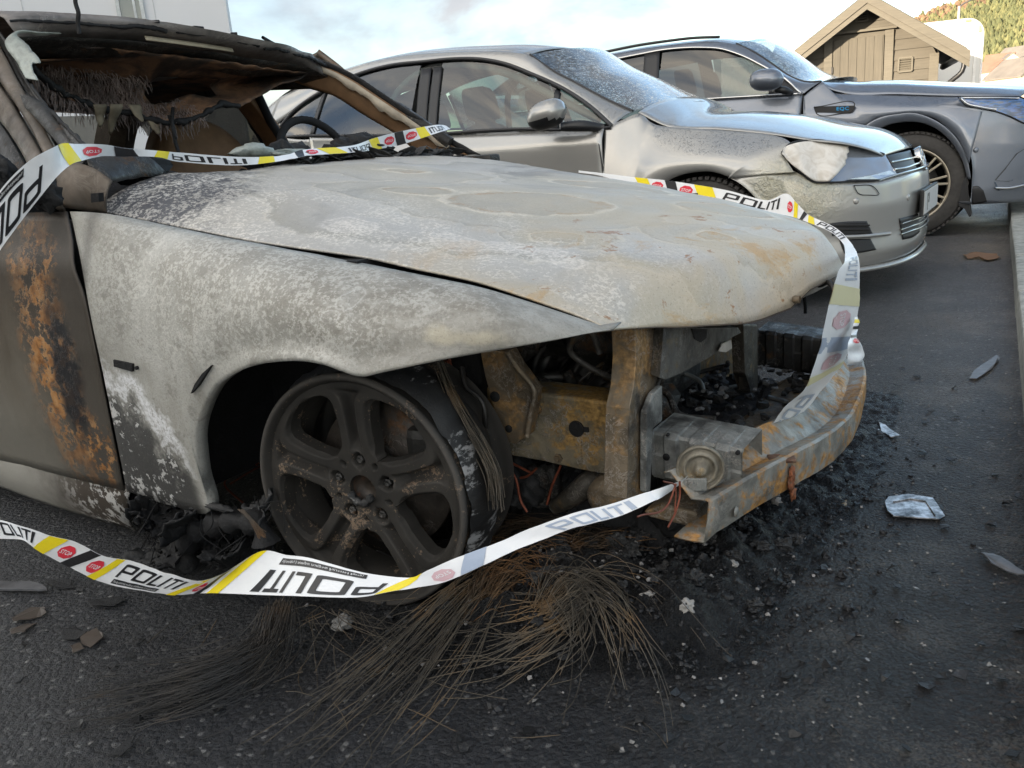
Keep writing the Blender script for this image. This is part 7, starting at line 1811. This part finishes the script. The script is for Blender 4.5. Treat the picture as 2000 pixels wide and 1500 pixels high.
# loose crumbs: dark coke, pale ash, gravel
cm, pm, gm = MB(), MB(), MB()
for k in range(4200):
    x, y = random.gauss(.52, .34), random.gauss(-.50, .42); 
    if y > .6 or x < -.9: continue
    if crust_d(BX+x*math.cos(BS)+y*math.sin(BS), BY-x*math.sin(BS)+y*math.cos(BS)) < random.gauss(-.06, .05): continue
    c, s_ = math.cos(BS), math.sin(BS); X, Y = BX+x*c+y*s_, BY-x*s_+y*c; r = random.uniform(.0018, .0055)*(1 if random.random() < .95 else 2.2)
    (cm if random.random() < .94 else pm).grid(rock((X, Y, burn_h(X, Y)+r*.3), r, 4, k), smooth=False, cv=True)
tag(cm.build('coke_crumbs', mat_char('coke_crumb', (.016, .016, .017), .12, .5, 1.5), None), kind='stuff'); tag(pm.build('ash_crumbs', plain('pale_crumb', (.25, .24, .23), .9, var=.5), None), kind='stuff')
for k in range(5200):
    u = random.random()
    if u < .55: s = random.uniform(-2.5, 6); n_ = -abs(random.gauss(0, .35))-.01; X, Y = KB+KD*s+KN*n_
    else: X, Y = random.uniform(-1.6, 2.6), random.uniform(.75, 4.5)
    r = random.uniform(.0009, .0028)*(1 if u > .55 else 1.5); a = random.uniform(0, 6.28)
    V = [(X+r*math.cos(a+q)*random.uniform(.6, 1.3), Y+r*math.sin(a+q)*random.uniform(.6, 1.3), .001+r*h_) for q, h_ in ((0, .2), (1.6, .6), (3.1, .1), (4.7, .5))]+[(X, Y, r*1.2)]
    gm.add(V, [(0, 1, 4), (1, 2, 4), (2, 3, 4), (3, 0, 4)], False)
GRAV = MT('grit'); GRAV = GRAV.done(color=GRAV.ramp(GRAV.noise(90, 2), [(.35, (.06, .058, .055)), (.58, (.15, .145, .135)), (.72, (.36, .35, .33))]), rough=.75)
tag(gm.build('grit', GRAV, None), kind='stuff')
SOOTW = MT('sooty_cord'); SOOTW = SOOTW.done(color=SOOTW.ramp(SOOTW.noise(9, 3), [(.4, (.010, .010, .010)), (.62, (.030, .025, .020)), (.72, (.07, .045, .025))]), rough=.6)
# steel cords spilled out of the burnt tyre: each tuft one thing
def tuft(label, guides, n, r, mat, grow=.05, seed=1):
    """combed strands between guide lines traced as (px, py, height)"""
    rr = random.Random(seed); Gd = [crv([U('w', a, b, z=h*.8+.012) for a, b, h in g], 20) for g in guides]; st = []
    for k in range(n):
        f = rr.random()*(len(Gd)-1); i = int(f); f -= i; P = Gd[i]*(1-f)+Gd[min(i+1, len(Gd)-1)]*f
        t = np.linspace(0, 1, 20)[:, None]; o = np.array([rr.gauss(0, 1), rr.gauss(0, 1), rr.gauss(0, .35)]); o2 = np.array([rr.gauss(0, 1), rr.gauss(0, 1), rr.gauss(0, .4)])
        P = P+o*(.010+grow*1.7*t**1.2)+o2*.020*np.sin(t*math.pi)+np.array([rr.gauss(0, 1), rr.gauss(0, 1), 0])*.007*np.sin(t*rr.uniform(3, 9)+rr.uniform(0, 6))
        L_ = int(20*min(1, rr.uniform(.55, 1.15))); s0 = rr.choice((0, 0, 0, 1, 2, 4)); P = P[s0:L_].copy(); P[:, 2] = np.maximum(P[:, 2], [burn_h(*q[:2])+.002+.003*rr.random() for q in P]); st.append(P)
    return tag(wires('wire_tuft', st, r, mat), label, 'wire tuft', 'cord tufts from the burnt tyre')
tuft('long brown tuft of tyre cords sweeping from the wheel to the bottom picture edge', [[(1030, 1110, .07), (940, 1180, .06), (860, 1270, .03), (750, 1370, .01), (660, 1440, .005), (590, 1520, .005)], [(1000, 1085, .08), (905, 1155, .08), (835, 1240, .05), (765, 1330, .02), (690, 1420, .005), (630, 1480, .005)], [(960, 1095, .06), (880, 1195, .05), (800, 1270, .03), (690, 1340, .01), (600, 1395, .005)]], 72, .0008, WIREG, .030, 1)
tuft('grey fan of tyre cords arching over beside the low tape, right of the wheel', [[(1055, 1230, .02), (1080, 1170, .08), (1125, 1118, .12), (1190, 1135, .10), (1245, 1210, .05), (1300, 1300, .005)], [(1060, 1230, .02), (1085, 1175, .08), (1125, 1135, .11), (1180, 1170, .09), (1215, 1250, .04), (1225, 1330, .005)], [(1060, 1240, .02), (1085, 1190, .06), (1112, 1165, .08), (1140, 1215, .05), (1155, 1270, .02), (1165, 1330, .005)]], 80, .0008, WIREG, .030, 2)
tuft('curled arch of rusty cords just under the tape next to the wheel', [[(925, 1210, .02), (945, 1135, .09), (1000, 1082, .11), (1055, 1090, .10), (1075, 1130, .06), (1062, 1190, .02)], [(945, 1195, .02), (970, 1145, .08), (1005, 1112, .09), (1035, 1122, .07), (1042, 1170, .03)], [(900, 1230, .02), (935, 1160, .08), (985, 1105, .10), (1030, 1108, .08), (1050, 1150, .04)]], 70, .0008, WIRE, .020, 3)
tuft('pale grey tuft of cords splayed across the ash, pointing to the front left', [[(1160, 1190, .06), (1120, 1240, .06), (1050, 1285, .03), (960, 1335, .005)], [(1130, 1160, .08), (1065, 1210, .05), (985, 1228, .03), (895, 1232, .01)], [(1150, 1170, .08), (1110, 1250, .05), (1090, 1290, .03), (1000, 1345, .005)]], 62, .0008, WIREG, .028, 4)
tuft('coppery tuft of cords behind the low tape, near the control arm', [[(925, 1080, .05), (985, 1040, .09), (1060, 1040, .10), (1140, 1068, .06)], [(940, 1060, .05), (1000, 1015, .10), (1080, 1020, .10), (1160, 1060, .05)]], 50, .0008, WIRE, .024, 5)
tuft('short rusty tuft of cords lying on the ash under the beam end', [[(1112, 1096, .04), (1150, 1062, .08), (1200, 1058, .07), (1240, 1088, .03)], [(1118, 1090, .04), (1160, 1050, .08), (1215, 1060, .05), (1270, 1080, .03)]], 40, .0009, WIRE, .018, 6)
tuft('black sooty hank of cords lying to the left below the wheel', [[(550, 1165, .10), (532, 1230, .05), (470, 1290, .03), (380, 1322, .02), (215, 1362, .005)], [(562, 1185, .08), (545, 1250, .04), (480, 1310, .03), (400, 1345, .015), (255, 1395, .005)], [(520, 1180, .10), (500, 1240, .04), (420, 1290, .02), (330, 1315, .01), (190, 1345, .005)]], 120, .0009, SOOTW, .020, 7)
tuft('sparse fringe of cords hanging under the tape below the wheel', [[(590, 1190, .05), (610, 1230, .02), (640, 1290, .005)], [(700, 1190, .05), (760, 1240, .02), (850, 1280, .005)], [(630, 1200, .05), (560, 1260, .02), (500, 1290, .005)]], 30, .0008, WIREG, .05, 8)
rr_ = random.Random(4); st = []
for k in range(26):
    p = Gp(rr_.uniform(300, 1350), rr_.uniform(1230, 1470)); a = rr_.uniform(0, 6.28); l_ = rr_.uniform(.03, .12); c_ = rr_.uniform(-.3, .3)
    st.append(crv([p+np.array([math.cos(a+c_*t)*l_*t, math.sin(a+c_*t)*l_*t, .004+.006*math.sin(3*t)]) for t in np.linspace(-.5, .5, 5)], 10))
tag(wires('stray_cords', st, .0008, WIREG), kind='stuff')
tag(wires('copper_wire', [crv([Gp(1262, 1082)+np.array([0, 0, .04]), Gp(1230, 1085)+np.array([0, 0, .05]), Gp(1210, 1110)+np.array([0, 0, .045]), Gp(1213, 1140)+np.array([0, 0, .04]), Gp(1240, 1142)+np.array([0, 0, .04]), Gp(1262, 1138)+np.array([0, 0, .03])], 30)], .0022, COPPER), 'curled red copper wire lying on the black ash in front of the car', 'wire')
def flake(name, label, cat, poly, th_, mat, tilt=0, z=.004, group=None, edge=.005):
    P = np.array([Gp(*q) for q in poly]); c = P.mean(0); Q = []
    R_ = np.concatenate([[P[i]*(1-t)+P[(i+1) % len(P)]*t for t in (0, .33, .66)] for i in range(len(P))])
    R_ = np.array([p+np.array([edge*fbm(p, 70), edge*fbm(p+3, 70), z+.006*(fbm(p, 12)+.3)*tilt]) for p in R_])
    m = MB(); m.prism(R_, (0, 0, th_)); o = m.build(name, mat, None, bevel=.0008)
    return tag(o, label, cat, group)
ALU = MT('sooty_aluminium'); _n = ALU.noise(26, 5, .7); ALU = ALU.done(color=ALU.ramp(_n, [(.36, (.05, .05, .05)), (.48, (.30, .30, .30)), (.56, (.55, .55, .56)), (.7, (.66, .66, .67))]), rough=.33, metal=.55, normal=ALU.bump(_n, .3, .003))
BRFL = plain('brown_flake', (.060, .046, .036), .5, nscale=40, var=.4); GRFL = plain('grey_flake', (.10, .10, .105), .45, nscale=40, var=.6)
o = flake('metal_plate', 'bright sooty metal plate with clipped corners lying on the asphalt in front of the car', 'metal plate', [(1728, 985), (1735, 975), (1775, 970), (1822, 978), (1846, 1014), (1835, 1019), (1745, 1013), (1733, 1003)], .003, ALU, .25, .004, edge=.0008)
P = [Gp(*q, z=.009) for q in ((1745, 980), (1778, 974), (1808, 979), (1826, 1006))]; m = MB(); m.tube(P, .0016, 6); m.build('pressed_rib', ALU, o)
flake('metal_scrap', 'narrow bright strip of torn metal beside the metal plate, nearer the beam', 'scrap', [(1716, 830), (1728, 836), (1756, 856), (1740, 860), (1722, 850)], .003, ALU, 1., .005)
flake('metal_scrap', 'small pale flattened scrap just left of the torn metal strip', 'scrap', [(1690, 846), (1716, 842), (1730, 852), (1706, 858)], .002, ALU, .6)
flake('metal_scrap', 'grey curled strip of metal at the right edge of the picture, nearest the camera', 'scrap', [(1914, 1086), (1940, 1090), (1990, 1118), (2012, 1134), (1985, 1128), (1936, 1108)], .003, GRFL, 1.2, .005)
flake('metal_scrap', 'grey leaf-shaped scrap lying on the asphalt by the kerb', 'scrap', [(1893, 742), (1905, 725), (1945, 700), (1953, 704), (1938, 722), (1906, 744)], .003, GRFL, 1.2, .004)
flake('leaf', 'curled brown dead leaf on the asphalt near the kerb', 'leaf', [(1880, 500), (1905, 497), (1945, 500), (1952, 507), (1930, 513), (1912, 506), (1890, 508)], .002, plain('dead_leaf', (.16, .085, .04), .7), 2, .006)
flake('metal_scrap', 'tan splinter of scorched metal just outside the bumper beam', 'scrap', [(1618, 970), (1650, 974), (1656, 992), (1648, 998), (1632, 984)], .003, plain('tan_scrap', (.24, .17, .09), .5), 1., .006)
flake('trim_strip', 'long black trim strip with a pale edge at the left edge of the picture', 'trim strip', [(-20, 1144), (60, 1143), (88, 1152), (95, 1160), (70, 1160), (-20, 1158)], .006, GRFL, .4, .006)
fl = [([(22, 1214), (60, 1190), (88, 1188), (92, 1202), (60, 1214), (30, 1220)], 'large brown paint flake below the trim strip on the left'), ([(20, 1236), (60, 1220), (72, 1222), (48, 1240), (26, 1242)], 'narrow brown paint flake directly under the large one'), ([(115, 1232), (150, 1228), (170, 1240), (150, 1256), (124, 1250)], 'dark brown paint flake with a lighter corner, left of the black cord hank'), ([(155, 1245), (190, 1230), (204, 1250), (178, 1270), (160, 1262)], 'square dark paint flake next to the corner-lit one'), ([(138, 1266), (160, 1260), (166, 1272), (146, 1280)], 'smallest brown paint flake of the cluster on the left'),
      ([(170, 1176), (230, 1168), (250, 1176), (225, 1190), (180, 1190)], 'black paint flake close under the low tape on the left'), ([(215, 1480), (245, 1455), (270, 1440), (262, 1462), (240, 1486)], 'black flake near the bottom edge, left of centre'), ([(90, 1140), (130, 1138), (150, 1150), (110, 1156)], 'dull black flake right of the trim strip tip')]
for P, lab in fl: flake('paint_flake', lab, 'paint flake', P, .0015, CHAR if 'black' in lab else BRFL, 1.2, .003, 'burnt paint flakes on the asphalt')
rr_ = random.Random(21); m = MB()
for k in range(150):
    px, py = rr_.gauss(1180, 230), rr_.gauss(1060, 75); c = Gp(px, py, .03)
    if crust_d(c[0], c[1]) < .02: continue
    m.grid(lump((c[0], c[1], burn_h(c[0], c[1])+.002), rr_.uniform(.006, .020), 9, .9, 500+k, (1, rr_.uniform(.6, 1.3), rr_.uniform(.4, .8))), smooth=False, cv=True)
tag(m.build('char_lumps', CHARP, None), kind='stuff')
rr_ = random.Random(8)
for nm, n_, mt in (('pale_scraps', 70, plain('pale_scrap', (.22, .215, .205), .5, .2, nscale=50, var=.6)), ('dark_scraps', 330, mat_char('dark_scrap', (.014, .014, .014), .1, .45))):
    m = MB()
    for k in range(n_):
        px, py = rr_.gauss(1500, 260), rr_.gauss(960, 190)
        if rr_.random() < .35: px, py = rr_.uniform(0, 2000), rr_.uniform(1150, 1480)
        if not (0 < px < 2060 and 560 < py < 1490): continue
        c = Gp(px, py); c[2] = burn_h(c[0], c[1])+.003; r = rr_.uniform(.002, .007)*(1 if nm[0] == 'p' else 2.2); a0 = rr_.uniform(0, 6.3); n2 = rr_.randint(4, 6); e_ = rr_.uniform(.4, 1)
        P = []
        for i in range(n2):
            a = 2*math.pi*i/n2; x_, y_ = r*rr_.uniform(.5, 1.2)*math.cos(a), r*e_*rr_.uniform(.5, 1.2)*math.sin(a)
            P.append(c+np.array([x_*math.cos(a0)-y_*math.sin(a0), x_*math.sin(a0)+y_*math.cos(a0), rr_.uniform(-.2, .5)*r]))
        m.prism(P, (0, 0, .0012))
    tag(m.build(nm, mt, None), kind='stuff')
ASHW = plain('white_ash', (.24, .23, .215), .9, nscale=60, var=.5, bump=.6)
for (px, py, r, sq, lab) in ((668, 1222, .017, (1, 1, .7), 'white lump of ash under the tape, below the wheel'), (1340, 1192, .014, (1, .9, .9), 'pale crumbly lump of ash in front of the beam end, right of the cords'), (1265, 1165, .011, (1, .5, .4), 'small grey lump of ash beside the copper wire'), (1432, 1105, .009, (1, 1, .8), 'tiny pale ash lump below the end of the bumper beam')):
    P = Gp(px, py)
    for _ in range(4): P = Gp(px, py, burn_h(P[0], P[1]))
    m = MB(); m.grid(lump((P[0], P[1], r*.35+burn_h(P[0], P[1])), r, 22, .55, px, sq), cv=True); tag(m.build('ash_lump', ASHW, None), lab, 'ash lump', 'pale lumps of ash on the ground')
